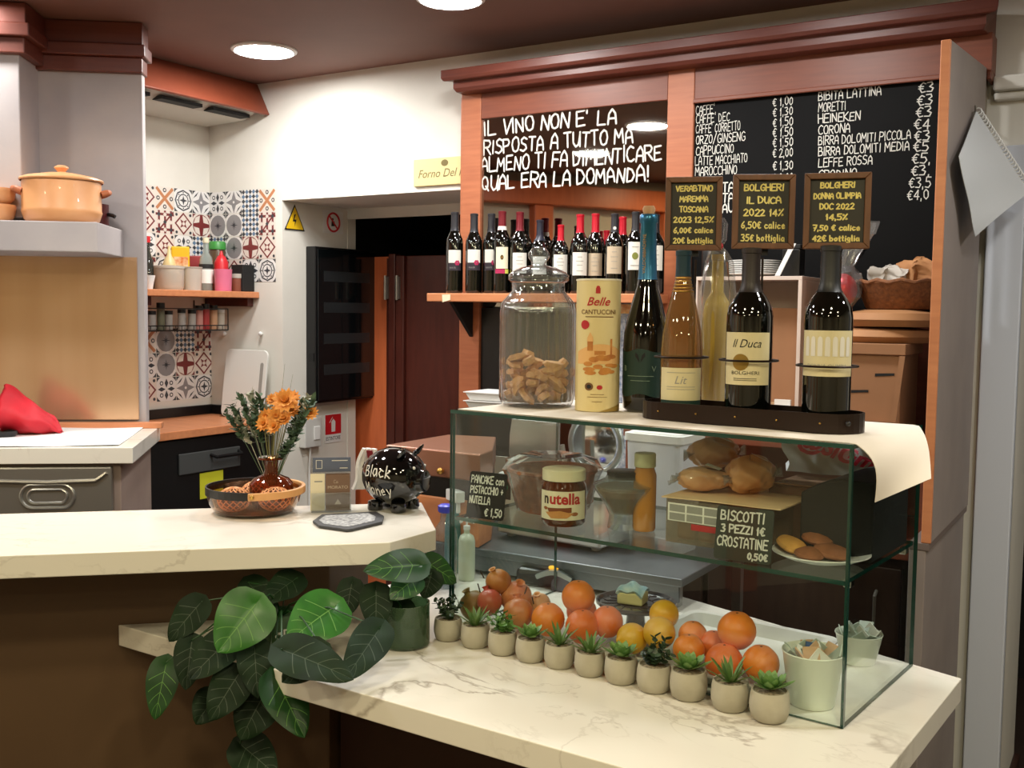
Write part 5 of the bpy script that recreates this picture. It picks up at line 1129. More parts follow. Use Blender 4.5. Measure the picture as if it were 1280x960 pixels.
for k, (px, pb, w_, kd) in enumerate(((560, 804, 36, 'dark'), (594, 813, 37, 'aloe'), (628, 822, 37, 'bush'), (663, 831, 38, 'rosette'), (699, 839, 39, 'aloe'), (737, 849, 39, 'aloe'), (776, 859, 42, 'rosette'), (817, 870, 44, 'dark'), (860, 880, 47, 'rosette'), (912, 894, 48, 'aloe'), (961, 908, 50, 'rosette'))):
    succulent(px, pb, w_, kd, '%s grey succulent pot counted from the left, with %s' % (ORD[k], {'dark': 'a dark bushy plant', 'aloe': 'a spiky aloe', 'bush': 'a round leaved bushy plant', 'rosette': 'a green leaf rosette'}[kd]), k + 1)

# ================================================================== TRAILING PLANTS
M_LEAFB = mat('bright_pothos_leaf', (50, 112, 34), 0.35, rgb2=(36, 86, 28), scale=18); M_LEAFD = mat('dark_pothos_leaf', (24, 46, 22), 0.6, rgb2=(16, 32, 16), scale=18, spec=0.2); M_LEAFM = mat('mid_pothos_leaf', (30, 76, 28), 0.38, rgb2=(20, 54, 22), scale=18); M_VEIN = mat('leaf_vein', (96, 146, 66), 0.5); M_VEIND = mat('dark_leaf_vein', (48, 66, 42), 0.5)
def heart(b, base, tip, W, facing, fold=.25, droop=.12, ruffle=0.0, seed=0):
    base, tip = Vector(base), Vector(tip); d = tip - base; L = d.length; d.normalize(); s_ = d.cross(Vector(facing)).normalized(); nr = s_.cross(d).normalized()
    if nr.dot(Vector(facing)) < 0: nr = -nr
    def P(u, v):      # u along, v -1..1 across
        t_ = u; wd = W * (1.0 * (max(0, sin(pi * min(1, t_ ** .72))) ** .62) * (1 - .28 * t_))
        back = -.16 * L * (abs(v) ** 1.3) * (1 - t_) ** 2.2
        z = abs(v) * W * fold * (1 - .5 * t_) - droop * L * (t_ - .3) ** 2 - .10 * W * v * v + ruffle * W * sin(14 * t_ + seed) * abs(v)
        return base + d * (L * t_ + back) + s_ * wd * v + nr * z
    b.m = 0; b.shell(lambda u, v: P(u, 2 * v - 1), 16, 12, .0006)
    b.m = 1
    for v0 in (0,): b.grid(lambda u, v: P(u, (v - .5) * .035) + nr * .0009, 14, 1)
    for k in range(4):
        for sg in (-1, 1):
            f = .16 + .18 * k; b.grid(lambda u, v: P(min(1, f + .22 * u + (v - .5) * .012), sg * .82 * u) + nr * .0009, 6, 1)
def at3(px, py, y): return aty(px, py, y)
def leafset(parent, specs):
    for q, (bx, by, tx, ty, wpx, Yb, Yt, kind) in enumerate(specs):
        A, B = at3(bx, by, Yb), at3(tx, ty, Yt); W_ = wpx / 2 * (Yb + Yt) / 2 / FPX
        b = MB(); fc = (EYEP - A).normalized() + Vector((0, 0, .45)) + Vector((random.Random(q).uniform(-.3, .3), 0, 0))
        heart(b, A - parent.location, B - parent.location, W_, fc, .22, .14, .05 if kind == 'd' else .02, q)
        b.build('leaf', [{'b': M_LEAFB, 'd': M_LEAFD, 'm': M_LEAFM}[kind], M_VEIND if kind == 'd' else M_VEIN], parent, sharp=50)
def stems(parent, root, specs):
    for (bx, by, tx, ty, wpx, Yb, Yt, kind) in specs:
        A = at3(bx, by, Yb) - parent.location; R_ = Vector(root); mid = (A + R_) / 2 + Vector((0, 0, .03 if A.z > R_.z - .05 else .05))
        b = MB(); pts = [R_, R_ * .7 + mid * .3 + Vector((0, 0, .012)), mid, mid * .35 + A * .65, A]; b.tube(pts, .0017, 6); b.build('stem', M_LEAFM, parent)
# tin with white lettering
c, r, h = rnd(352, 817, 764, 48, Z0)
t1 = thing('trailing_plant', 'large trailing pothos in a green tin with white lettering, spilling over the counter edge', 'plant', c)
b = MB(); i0 = 0; b.lathe([(0, .002), (r * .9, 0), (r * .92, .003), (r, h - .003), (r * 1.02, h), (r * .95, h - .002), (r * .9, h - .01), (0, h - .012)], 32, cap=False); tin = b.build('tin', mat('green_tin', (58, 84, 54), 0.4), t1)
b = MB(); fa = face_cam(c); b.m = 0; flat(b, typed('B', h * .32), r * .30, h * .34, -.0006); 
for k in range(6): a = k * pi / 3; disc2(b, -r * .12 + .0055 * cos(a), h * .46 + .0075 * sin(a), .0026, .0036, -.0006, 6)
flat(b, scribble('S', h * .2, .002), -r * .16, h * .2, -.0006)
wrap(b, 0, r * .965, .0012); b.xf(0, lambda p: Vector((p.x * cos(fa) - p.y * sin(fa), p.x * sin(fa) + p.y * cos(fa), p.z))); b.build('lettering', M_CHALK, tin)
Y1 = c.y
SP1 = [(322, 752, 272, 815, 84, Y1 - .10, Y1 - .16, 'b'), (420, 757, 360, 800, 84, Y1 - .06, Y1 - .14, 'b'), (343, 846, 382, 921, 66, Y1 - .13, Y1 - .17, 'm'), (252, 752, 210, 801, 50, Y1 - .02, Y1 - .06, 'd'),
       (372, 722, 330, 752, 48, Y1 + .03, Y1 - .05, 'd'), (352, 812, 440, 846, 66, Y1 - .22, Y1 - .29, 'd'), (475, 785, 432, 848, 58, Y1 - .15, Y1 - .28, 'd'), (288, 798, 236, 848, 58, Y1 - .08, Y1 - .14, 'd'),
       (318, 806, 322, 872, 52, Y1 - .10, Y1 - .15, 'd'), (208, 828, 193, 900, 46, Y1 - .06, Y1 - .1, 'm'), (300, 840, 262, 900, 60, Y1 - .10, Y1 - .15, 'd'), (330, 868, 300, 925, 66, Y1 - .08, Y1 - .12, 'd'), (240, 800, 232, 862, 46, Y1 - .05, Y1 - .1, 'd'),
       (405, 812, 352, 852, 60, Y1 - .21, Y1 - .25, 'd'), (300, 930, 345, 968, 62, Y1 - .05, Y1 - .1, 'd'), (270, 868, 245, 905, 50, Y1 - .04, Y1 - .08, 'd'), (310, 728, 345, 768, 44, Y1 + .02, Y1 - .04, 'd')]
leafset(t1, SP1); stems(t1, (0, 0, h - .01), SP1)
c, r, h = rnd(506, 815, 752, 62, Z0)
t2 = thing('potted_pothos', 'pothos in a clear greenish glass pot between the bar and the succulents', 'plant', c)
b = MB(); b.lathe([(0, .003), (r * .92, 0), (r, .004), (r, h), (r * .95, h), (r * .95, .006), (0, .006)], 36, cap=False); b.build('glass_pot', glass('greenish_pot_glass', (150, 180, 150), 0.03, gain=1.5, body=.35, bodyrgb=(84, 110, 80)), t2)
b = MB(); b.lathe([(0, .007), (r * .93, .008), (r * .93, h * .5), (r * .6, h * .54), (0, h * .55)], 30, cap=False); b.build('filling', mat('moss_filling', (92, 108, 72), 0.9, rgb2=(70, 86, 54), scale=40), t2)
Y2 = c.y
SP2_ = [(527, 706, 456, 712, 52, Y2 - .03, Y2 - .10, 'm'), (440, 728, 432, 772, 40, Y2 + .0, Y2 - .04, 'd'), (532, 702, 572, 728, 40, Y2 + .03, Y2 + .05, 'm'), (500, 752, 497, 800, 50, Y2 - .005, Y2 - .012, 'd'), (520, 722, 488, 748, 46, Y2 - .03, Y2 - .07, 'm'), (540, 716, 530, 748, 40, Y2 + .02, Y2 + .0, 'd'), (470, 735, 470, 790, 48, Y2 - .05, Y2 - .09, 'd')]
leafset(t2, SP2_); stems(t2, (0, 0, h * .55), SP2_)
# ================================================================== BEHIND THE GLASS CASE
def wpy(px, py, yl): return WALL.py(px, py, yl)
# coffee machine body left of the case, brown top and knobs
ym = -.50
A = wpy(482, 553, ym + .02); zt = 1.262
c = Vector(atz(560, 556, zt)); 
t = thing('coffee_machine', 'low brown metal topped coffee machine with small brass knobs behind the piggy bank', 'coffee machine', (WALL.wld(0, 0).x, WALL.wld(0, 0).y, 0), WALL.rz)
pA = WALL.pz(480, 553, zt); pB = WALL.pz(640, 603, zt); pC = WALL.pz(641, 541, zt)
P0 = WALL.pz(482, 556, zt); P1 = WALL.pz(600, 568, zt); P2 = WALL.pz(616, 562, zt); P3 = WALL.pz(620, 546, zt); P4 = WALL.pz(560, 543, zt)
M_COP = mat('brown_metal', (150, 104, 84), 0.35, 0.5)
poly = [(P0.x, P0.y), (P1.x, P1.y), (P2.x, P2.y), (P3.x, P3.y), (P4.x, P4.y)]
b = MB(); b.prism(poly, zt - .075, zt); b.build('lid', M_COP, t, .004)
cxm = sum(p[0] for p in poly) / 5; cym = sum(p[1] for p in poly) / 5
sh_ = lambda k: [(cxm + (x - cxm) * k, cym + (y - cym) * k) for x, y in poly]
b = MB(); b.prism(sh_(.96), zt - .13, zt - .0755); b.build('black_band', M_BLACK, t)
b = MB(); b.prism(sh_(.98), 1.0065, zt - .1305); b.build('body', M_ORANGE, t, .004)
for f in (.35, .62):
    kx, ky = P0.x + (P1.x - P0.x) * f, P0.y + (P1.y - P0.y) * f; dn = Vector((P1.y - P0.y, -(P1.x - P0.x))).normalized()
    b = MB(); b.ball((kx + dn.x * .012, ky + dn.y * .012, zt - .055), .010, 12, 8); b.tube([(kx, ky, zt - .055), (kx + dn.x * .012, ky + dn.y * .012, zt - .055)], .005); b.build('knob', M_GOLD, t)
# slicer: base, gauge plate, round blade
P = CASE.py(676, 600, .62); c = CASE.wld(P.x, .62, 0); zsl = P.z
zb_ = 1.0065
t = thing('meat_slicer', 'silver meat slicer with upright plate and round blade seen through the glass case', 'slicer', (c.x, c.y, zb_), CASE.rz)
xs = [CASE.py(px, 560, .62).x - P.x for px in (640, 700, 715, 775)]
ztop = CASE.py(680, 524, .62).z - zb_; zbase = CASE.py(640, 592, .56).z - zb_
b = MB(); xw0 = CASE.py(622, 600, .56).x - P.x; b.box(xw0, xs[3] - .02, -.06, .20, 0.012, zbase); 
for fx in (xw0 + .03, xs[3] - .05):
    for fy in (-.03, .18): b.lathe([(.014, 0), (.014, .012)], 12, (fx, fy, 0))
b.build('base', M_WHITE, t, .008)
b = MB(); xk = CASE.py(628, 600, .56).x - P.x
b.box(xk - .022, xk + .03, -.0625, -.06, zbase - .075, zbase - .012); pn = b.build('switch_panel', M_BLACK, t)
b = MB(); b.lathe([(.008, 0), (.008, .004), (0, .005)], 14); b.xf(0, lambda p: Vector((xk - .008 + p.x, -.0625 - p.z, zbase - .04 + p.y))); b.build('red_button', M_RED, pn)
b = MB(); b.lathe([(.008, 0), (.008, .004), (0, .005)], 14); b.xf(0, lambda p: Vector((xk + .014 + p.x, -.0625 - p.z, zbase - .04 + p.y))); b.build('green_button', mat('green_button', (20, 120, 80), 0.4), pn)
M_SLV = mat('cast_aluminium', (178, 184, 182), 0.32, 0.85)
b = MB(); pts = [(xs[0], zbase + .01), (xs[1], zbase - .004), (xs[1], ztop), (xs[0] + .004, ztop), (xs[0] - .004, ztop - .05), (xs[0] - .006, zbase + .05)]
b.slab(pts, -.01, .004); b.build('gauge_plate', M_SLV, t, .006)
b = MB(); rbld = .07; b.lathe([(0, 0), (rbld * .5, .004), (rbld, .0015), (rbld, -.0015), (rbld * .5, -.004), (0, -.004)], 40, cap=False); b.xf(0, lambda p: Vector((xs[2] + .035 + p.x, .06 + p.z, zbase + rbld + .02 + p.y))); b.build('blade', M_CHROME, t)
b = MB(); b.tube([(xs[2] + .035 + (rbld + .012) * cos(a), .066, zbase + rbld + .02 + (rbld + .012) * sin(a)) for a in [2 * pi * k / 36 for k in range(36)]], .009, 8, True); b.build('blade_guard', M_SLV, t)
b = MB(); b.box(xs[1] + .004, xs[3] - .02, -.02, .05, zbase + .003, zbase + .016); b.tube([(xs[1] + .03, -.01, zbase + .015), (xs[1] + .02, -.02, zbase + .09)], .007); b.build('carriage', M_SLV, t)
# white plastic tub
yl = .66; A = CASE.py(779, 600, yl); B = CASE.py(852, 545, yl); zt_ = CASE.py(810, 541, yl).z
c = CASE.wld((A.x + B.x) / 2, yl + .07, 1.0065); hx = (B.x - A.x) / 2; H_ = zt_ - 1.0065
t = thing('plastic_tub', 'white plastic tub with snap lid behind the glass case', 'tub', c, CASE.rz)
def rtub(b, k0, k1, z0, z1, n=5):
    i0 = len(b.v); lo = rr(hx * k0, .075 * k0, .02); hi = rr(hx * k1, .075 * k1, .022); m = len(lo)
    o = b.add([(x, y, z0) for x, y in lo] + [(x, y, z1) for x, y in hi], []); 
    for i in range(m): b.face((o + i, o + (i + 1) % m, o + m + (i + 1) % m, o + m + i))
    b.face([o + i for i in range(m)][::-1]); b.face([o + m + i for i in range(m)])
b = MB(); rtub(b, .86, .97, 0, H_ - .022); b.build('tub', mat('milky_plastic', (214, 216, 222), 0.4, sss=.0), t)
b = MB(); rtub(b, 1.03, 1.03, H_ - .024, H_ - .004); rtub(b, .92, .9, H_ - .004, H_); b.build('lid', M_WHITE, t)
# steel bridge table behind the counter carrying machine, slicer and tub
t = thing('steel_work_table', 'low steel work table behind the glass case carrying slicer and coffee machine', 'table', WL, WALL.rz)
b = MB(); b.box(.47, 1.44, -1.155, -.64, .985, 1.0055); b.build('top', mat('grey_work_steel', (112, 116, 120), 0.35, 0.6), t, .003)
b = MB(); b.box(.48, 1.43, -1.15, -1.14, .945, .985); b.build('apron', MATS['grey_work_steel'], t)
for lx in (.50, 1.40):
    b = MB(); b.box(lx, lx + .025, -1.135, -1.11, ZC + .0008, .985); b.build('leg', M_STEEL, t)
    b = MB(); b.box(lx, lx + .025, -.68, -.655, 0.001, .985); b.build('leg', M_STEEL, t)
def on_counter(px, pyb, yl): p = CASE.py(px, pyb, yl); return CASE.wld(p.x, yl, Z0)
c = on_counter(583, 730, .36); r = 10.5 * dpt(c) / FPX; h = CASE.py(583, 646, .36).z - Z0
t = thing('soap_bottle', 'pale soap dispenser bottle at the left end behind the glass case', 'bottle', c, 0)
b = MB(); b.lathe([(0, 0), (r * .95, 0), (r, .004), (r, h * .62), (r * .8, h * .7), (r * .35, h * .74), (r * .35, h * .80)], 24); b.build('bottle', mat('pale_soap', (190, 196, 176), 0.35), t)
b = MB(); b.lathe([(r * .4, h * .80), (r * .4, h * .86), (r * .12, h * .87), (r * .12, h * .97)], 14); b.tube([(0, 0, h * .98), (-.01, -.02, h * .98), (-.015, -.034, h * .96)], .004); b.build('pump', M_WHITE, t)
c = on_counter(556, 735, .27); r = 15 * dpt(c) / FPX; h = CASE.py(556, 630, .27).z - Z0
t = thing('water_bottle', 'clear glass bottle with blue stopper between the bar and the glass case', 'bottle', c, 0)
b = MB(); b.lathe([(0, .002), (r * .9, 0), (r, .005), (r, h * .62), (r * .9, h * .70), (r * .42, h * .80), (r * .40, h * .9), (r * .45, h * .92)], 26); b.build('glass', glass('carafe_glass', (226, 232, 236), 0.02, gain=2.2, body=.08), t)
b = MB(); b.lathe([(r * .5, h * .9), (r * .62, h * .92), (r * .62, h * .98), (r * .4, h), (0, h)], 18); b.build('stopper', mat('blue_stopper', (60, 66, 190), 0.35), t)
c = on_counter(566, 700, .40); r = 11 * dpt(c) / FPX; h = CASE.py(566, 600, .40).z - Z0
t = thing('spray_bottle', 'teal plastic spray bottle behind the left edge of the glass case', 'bottle', c, .5)
b = MB(); b.lathe([(0, .002), (r * .9, 0), (r, .006), (r * .95, h * .5), (r * .8, h * .62), (r * .35, h * .72), (r * .35, h * .78)], 24); b.build('bottle', mat('teal_plastic', (40, 120, 120), 0.3, coat=.3), t)
b = MB(); b.box(-.014, .014, -.045, .02, h * .78, h * .90); b.box(-.006, .006, -.035, -.028, h * .66, h * .78); b.build('trigger_head', M_WHITE, t, .003)
# black and silver coffee grinder head / citrus press with amber light
c = on_counter(700, 745, .46); d_ = dpt(c); 
t = thing('bar_appliance', 'black and silver bar appliance with small amber light behind the fruit', 'appliance', c, CASE.rz + .3)
hh = CASE.py(700, 706, .46).z - Z0
b = MB(); b.box(-.115, .02, -.03, .09, 0, hh * .80); b.build('black_body', M_BLACK, t, .012)
b = MB(); b.shell(lambda u, v: (-.055 + .10 * u, -.045 + .05 * v, hh * (.62 + .28 * sin(pi * u))), 12, 4, .012); b.build('silver_arch', M_SLV, t)
b = MB(); b.shell(lambda u, v: (-.01 + .058 * u, -.048 + .004 * v, hh * .02 + hh * .72 * v * sin(pi * min(.999, max(.001, .1 + .8 * u))) ** .5), 12, 4, .004); b.build('grey_drum', mat('slate_grey_plastic', (92, 96, 106), 0.4), t)
b = MB(); b.box(.02, .075, -.02, .06, hh * .55, hh); b.box(.028, .068, -.022, -.02, hh * .6, hh * .93); b.build('silver_head', M_SLV, t, .004)
b = MB(); b.ball((-.012, -.02, hh * .93), .012, 12, 8, 1.2, .8, .6); b.build('amber_lamp', mat('amber_lamp', (255, 180, 50), 0.3, emit=1.2), t)

# ---- things on the back shelf
ZK2 = ZBK + .001
def back(px, yl, z=ZK2, py=500): p = WALL.py(px, py, yl); return WALL.wld(p.x, yl, z)
# white open box shelf
yl = -.26; A = WALL.py(868, 350, yl); B = WALL.py(1003, 345, yl); zt_ = B.z
t = thing('white_crate', 'open white painted wooden crate standing on its side on the back shelf', 'crate', WALL.wld(A.x, yl, ZK2), WALL.rz)
w_ = B.x - A.x; h_ = zt_ - ZK2; dp = .24; th = .012
b = MB(); M_WP = mat('white_painted_wood', (208, 190, 178), 0.6, var=.04, scale=12)
b.box(0, w_, 0, dp, 0, th); b.box(0, w_, 0, dp, h_ - th, h_); b.box(0, th, 0, dp, th, h_ - th); b.box(w_ - th, w_, 0, dp, th, h_ - th); b.build('sides', M_WP, t, .001)
b = MB(); b.box(th, w_ - th, dp - .008, dp, th, h_ - th); b.build('back', M_WP, t)
c0 = A.x
b = MB(); b.box(th + .01, w_ - th - .02, .08, .225, th + .001, h_ * .80); single('cardboard_box', b, M_KRAFT, 'brown cardboard box inside the open white crate', 'box', WALL.wld(A.x, yl, ZK2), WALL.rz, bevel=.003)
P = WALL.py(970, 455, yl + .03)
for k in range(5):
    b = MB(); b.lathe([(.020, 0), (.027, .03), (.0265, .03), (.0195, .002), (0, .002)], 20, cap=False); o = single('paper_cup', b, mat('printed_cup', (214, 186, 150), 0.6, rgb2=(196, 160, 120), scale=60), 'small cream paper cup in the nested stack inside the white crate', 'cup', WALL.wld(P.x, yl + .045, ZK2 + th + .002 + .0 + k * .012), 0, 'nested paper cups in the crate')
# white bent wire / napkin holder in front
P = WALL.py(983, 500, yl - .05); t = thing('napkin_holder', 'white openwork napkin holder at the foot of the white crate', 'napkin holder', WALL.wld(P.x, yl - .05, ZK2), WALL.rz)
b = MB(); b.tube([(-.045, 0, .004), (-.03, 0, .06), (.0, 0, .085), (.045, 0, .075), (.05, 0, .004)], .006); b.tube([(-.045, 0, .05), (.05, 0, .012)], .006); b.tube([(-.02, 0, .07), (.055, 0, .03)], .006); b.box(-.05, .055, -.02, .02, 0, .005); b.build('frame', M_WHITE, t)
b = MB(); b.box(.03, .05, -.002, .004, .004, .15); b.xf(0, lambda p: Vector((p.x + p.z * .25, p.y, p.z))); b.build('arm', M_WHITE, t)
b = MB(); b.box(-.04, .01, .008, .018, .005, .11); b.build('napkin_pack', M_PAPER, t)
# stack of plates on the crate
for k in range(7):
    P = WALL.py(942, 345, yl + .09); b = MB(); r = .085
    b.lathe([(0, .001), (r * .6, 0), (r, .010), (r, .012), (r * .62, .004), (0, .004)], 32, cap=False)
    single('saucer', b, M_WHITE, 'white saucer in the stack on top of the white crate', 'saucer', WALL.wld(P.x, yl + .10, ZK2 + h_ + .001 + k * .0068), 0, 'saucers stacked on the crate')
P = WALL.py(978, 340, yl + .02); b = MB(); b.box(-.008, .008, 0, .004, 0, .10); b.xf(0, lambda p: Vector((p.x + p.z * .45, p.y + p.z * .1, p.z))); single('white_spatula', b, M_WHITE, 'narrow white spatula leaning beside the saucers on the crate', 'spatula', WALL.wld(P.x - .01, yl + .0, ZK2 + h_ + .001), WALL.rz)
P = WALL.py(990, 340, yl + .05); t = thing('black_tin', 'small black tin on the right end of the white crate', 'tin', WALL.wld(P.x, yl + .07, ZK2 + h_ + .001), WALL.rz)
b = MB(); b.box(-.03, .026, -.03, .03, 0, .085); b.build('body', M_BLACK, t, .003); b = MB(); b.box(-.032, .028, -.032, .032, .085, .10); b.build('lid', M_BLACKM, t, .003)
P = WALL.py(868, 330, yl + .05); b = MB(); b.lathe([(0, 0), (.034, 0), (.036, .004), (.036, .12), (.03, .13), (0, .13)], 24); single('black_canister', b, M_BLACK, 'black canister at the left end of the white crate behind the rose wine', 'canister', WALL.wld(P.x + .045, yl + .10, ZK2 + h_ + .001), 0)
# cardboard crate with slots at the right, round bread boxes above, basket on top
yl = -.33; A = WALL.py(1040, 520, yl); B = WALL.py(1128, 432, yl)
w_ = B.x - A.x; h_ = B.z - ZK2
t = thing('slotted_carton', 'brown slotted cardboard carton on the back shelf behind the right wine bottle', 'carton', WALL.wld(A.x, yl, ZK2), WALL.rz)
b = MB(); b.box(0, w_, 0, .25, 0, h_); b.build('body', M_KRAFT, t, .002)
b = MB(); b.box(-.01, w_ + .012, -.012, .255, h_ - .028, h_ + .004); b.build('lid', M_KRAFT, t, .002)
for (sx, sz) in ((.62, .68), (.25, .50)):
    b = MB(); b.slab([(w_ * sx, h_ * sz), (w_ * (sx + .28), h_ * (sz + .015)), (w_ * (sx + .28), h_ * (sz + .04)), (w_ * sx, h_ * (sz + .03))], -.0012, .0); b.build('slot', M_BLACKM, t)
b = MB(); b.slab([(w_ * .84, 0), (w_ * .93, 0), (w_ * 1.06, h_ - .03), (w_ * .98, h_ - .03)], -.016, -.012); b.build('loose_flap', M_KRAFT, t)
zc1 = ZK2 + h_ + .005
for k, (hh, lb) in enumerate(((.046, 'lower round brown bread loaf lying on the slotted carton'), (.05, 'upper round brown bread loaf lying under the basket'))):
    b = MB(); b.lathe([(0, 0), (.13, .0), (.15, hh * .4), (.14, hh * .8), (.08, hh), (0, hh)], 36); single('round_loaf', b, mat('paper_wrapped_loaf', (176, 126, 82), 0.7, rgb2=(156, 108, 68), scale=6), lb, 'loaf', WALL.wld(A.x + w_ * .58 + .02 * k, yl + .15, zc1 + k * .048), k)
zc2 = zc1 + .099
t = thing('wicker_basket', 'brown wicker basket holding bags on top of the round loaves', 'basket', WALL.wld(A.x + w_ * .80, yl + .19, zc2), WALL.rz)
b = MB(); M_WICK = mat('wicker', (140, 88, 50), 0.7, rgb2=(100, 60, 34), scale=90, bump=.6); rb = .135
b.lathe([(0, .002), (rb * .75, 0), (rb * .8, .004), (rb, .075), (rb * 1.03, .08), (rb * 1.0, .086), (rb * .93, .078), (rb * .74, .01), (0, .008)], 44, cap=False, wob=lambda a, z: 1 + .014 * sin(30 * a)); b.build('basket', M_WICK, t)
b = MB(); b.tube([(rb * 1.01 * cos(a), rb * 1.01 * sin(a), .083 + .004 * sin(12 * a)) for a in [2 * pi * k / 48 for k in range(48)]], .006, 7, True); b.build('rim', M_WICK, t)
q = random.Random(2)
b = MB(); b.ball((0, 0, .045), .058, 40, 28, 1.15, .8, 1); b.xf(0, lambda p: crumple(p, .022, 22)); single('paper_bag', b, mat('tan_paper_bag', (190, 136, 88), 0.75, rgb2=(166, 112, 70), scale=14, bump=.5), 'crumpled tan paper bag lying in the wicker basket', 'bag', WALL.wld(A.x + w_ * 1.02, yl + .19, zc2 + .058), WALL.rz)
b = MB(); b.ball((0, 0, .035), .042, 40, 28, 1.4, .8, 1); b.xf(0, lambda p: crumple(p, .020, 26)); single('white_bag', b, mat('white_crumpled_bag', (206, 200, 192), 0.6, bump=.5, scale=20), 'crumpled white bag lying at the left of the wicker basket', 'bag', WALL.wld(A.x + w_ * .58, yl + .16, zc2 + .062), WALL.rz)
P = WALL.py(1072, 350, yl + .16); zz = P.z
t = thing('wrapped_gift', 'red treat wrapped in gathered clear cellophane beside the wicker basket', 'gift', WALL.wld(P.x - .03, yl + .10, zc2 + .005), WALL.rz)
b = MB(); b.ball((0, 0, .052), .045, 18, 12, 1.0, .9, 1.15); b.build('treat', mat('red_foil', (196, 34, 50), 0.25, 0.4, bump=.4, scale=30), t)
zt3 = WALL.py(1095, 279, yl + .1).z - zc2
b = MB(); q = random.Random(9); ph = [q.uniform(0, 6) for _ in range(9)]
b.lathe([(.03, .001), (.05, .03), (.054, .07), (.045, .105), (.022, .125), (.03, .16), (.042, zt3 * .85), (.036, zt3)], 28, cap=False, wob=lambda a, z: 1 + .16 * sin(4 * a + ph[int(z * 40) % 9])); b.xf(0, lambda p: Vector((p.x + max(0, p.z - .1) * .42, p.y, p.z))); b.build('cellophane', M_CELL, t, sharp=20)
P = WALL.py(1085, 515, yl - .05); b = MB(); b.ball((0, 0, .028), .03, 36, 24, 1.8, .9, 1); b.xf(0, lambda p: crumple(p, .016, 34)); single('crumpled_paper', b, mat('pinkish_paper', (206, 170, 142), 0.8, bump=.4, scale=30), 'crumpled pinkish paper in front of the slotted carton', 'paper', WALL.wld(P.x, yl - .045, ZK2 + .006), 0)
# picture card and white trays under the wine shelf
yl = -.30; P = WALL.py(770, 440, -.12)
b = MB(); x0, x1 = WALL.py(716, 440, -.10).x, WALL.py(800, 440, -.10).x; zz0, zz1 = WALL.py(770, 510, -.10).z, WALL.py(770, 372, -.10).z
t = thing('patterned_card', 'blue and white patterned card standing behind the biscuit tube and sparkling wine', 'card', WALL.wld(x0, -.10, 1.006), WALL.rz)
b = MB(); b.box(0, x1 - x0, 0, .006, 0, min(zz1, zs1 - .034) - 1.006); b.build('card', mat('blue_white_pattern', (196, 200, 206), 0.6, rgb2=(70, 96, 130), scale=60), t)
b = MB(); b.box(.0, x1 - x0, -.0012, 0, min(zz1, zs1 - .034) - 1.006 - .035, min(zz1, zs1 - .034) - 1.006 - .002); b.build('orange_band', mat('orange_print', (216, 150, 80), 0.6, rgb2=(236, 210, 160), scale=60), t)
P = WALL.py(612, 505, -.30)
for k, (dz, lb) in enumerate(((0, 'lower white plastic tray behind the cookie jar'), (.032, 'upper white plastic tray behind the cookie jar'))):
    b = MB(); z = P.z - .02 + dz
    b.add([(-.10, -.07, 0), (.10, -.07, 0), (.10, .07, 0), (-.10, .07, 0), (-.115, -.08, .028), (.115, -.08, .028), (.115, .08, .028), (-.115, .08, .028)], [(3, 2, 1, 0), (0, 1, 5, 4), (1, 2, 6, 5), (2, 3, 7, 6), (3, 0, 4, 7)]); b.box(-.12, .12, -.085, .085, .027, .030)
    single('white_tray', b, M_WHITE, lb, 'tray', WALL.wld(P.x + .02, -.24, z), WALL.rz)
b = MB(); b.box(-.14, .14, -.10, .10, 0, P.z - .0205 - 1.006); t = thing('coffee_grinder_box', 'black box shaped coffee unit under the wine shelf behind the cookie jar', 'coffee unit', WALL.wld(P.x + .02, -.24, 1.006), WALL.rz); b.build('body', M_BLACK, t, .006)
b = MB(); b.box(-.10, .10, -.103, -.10, .05, .12); b.build('panel', M_DSTEEL, t, .003)

# ================================================================== ON THE BAR
ZB1 = ZB + .0012
def bar_rnd(px, pyb, pyt, w_): return rnd(px, pyb, pyt, w_, ZB1)
c, r, h = bar_rnd(318, 651, 612, 118); r *= .98
t = thing('copper_bowl', 'amber glass bowl with black band and tan wooden grip holding woven copper balls', 'bowl', c, face_cam(c))
M_AMB_G = glass('amber_bowl_glass', (244, 222, 196), 0.03, gain=1.5, body=.03, bodyrgb=(150, 90, 50)); hb_ = h * 1.0
b = MB(); b.lathe([(0, .002), (r * .80, 0), (r * .84, .004), (r * .95, hb_ * .45), (r, hb_ * .85), (r * .99, hb_ * 1.1), (r * .96, hb_ * 1.1), (r * .95, hb_ * .85), (r * .80, .008), (0, .007)], 48, cap=False); b.build('bowl', M_AMB_G, t)
b = MB(); b.lathe([(0, .0075), (r * .80, .0085), (r * .83, hb_ * .12), (r * .3, hb_ * .13), (0, hb_ * .13)], 40, cap=False); b.build('dark_base', mat('dark_amber', (62, 34, 20), 0.4), t)
def arcband(b, a0, a1, R0, R1, z0, z1, n=24):
    pts = [a0 + (a1 - a0) * k / n for k in range(n + 1)]; o = []
    for a in pts: o.append([b.vert((R0 * cos(a), R0 * sin(a), z0)), b.vert((R1 * cos(a), R1 * sin(a), z0)), b.vert((R1 * cos(a), R1 * sin(a), z1)), b.vert((R0 * cos(a), R0 * sin(a), z1))])
    for A, B in zip(o, o[1:]):
        for k in range(4): b.face((A[k], A[(k + 1) % 4], B[(k + 1) % 4], B[k]))
    b.face(o[0][::-1]); b.face(o[-1])
b = MB(); arcband(b, math.radians(60), math.radians(268), r * .99, r * 1.02, hb_ * .86, hb_ * 1.22); b.build('black_band', M_BLACK, t)
b = MB(); arcband(b, math.radians(-97), math.radians(60), r * 1.0, r * 1.09, hb_ * .88, hb_ * 1.20); o = b.build('wooden_grip', mat('tan_wood_grip', (206, 150, 92), 0.5), t, .002)
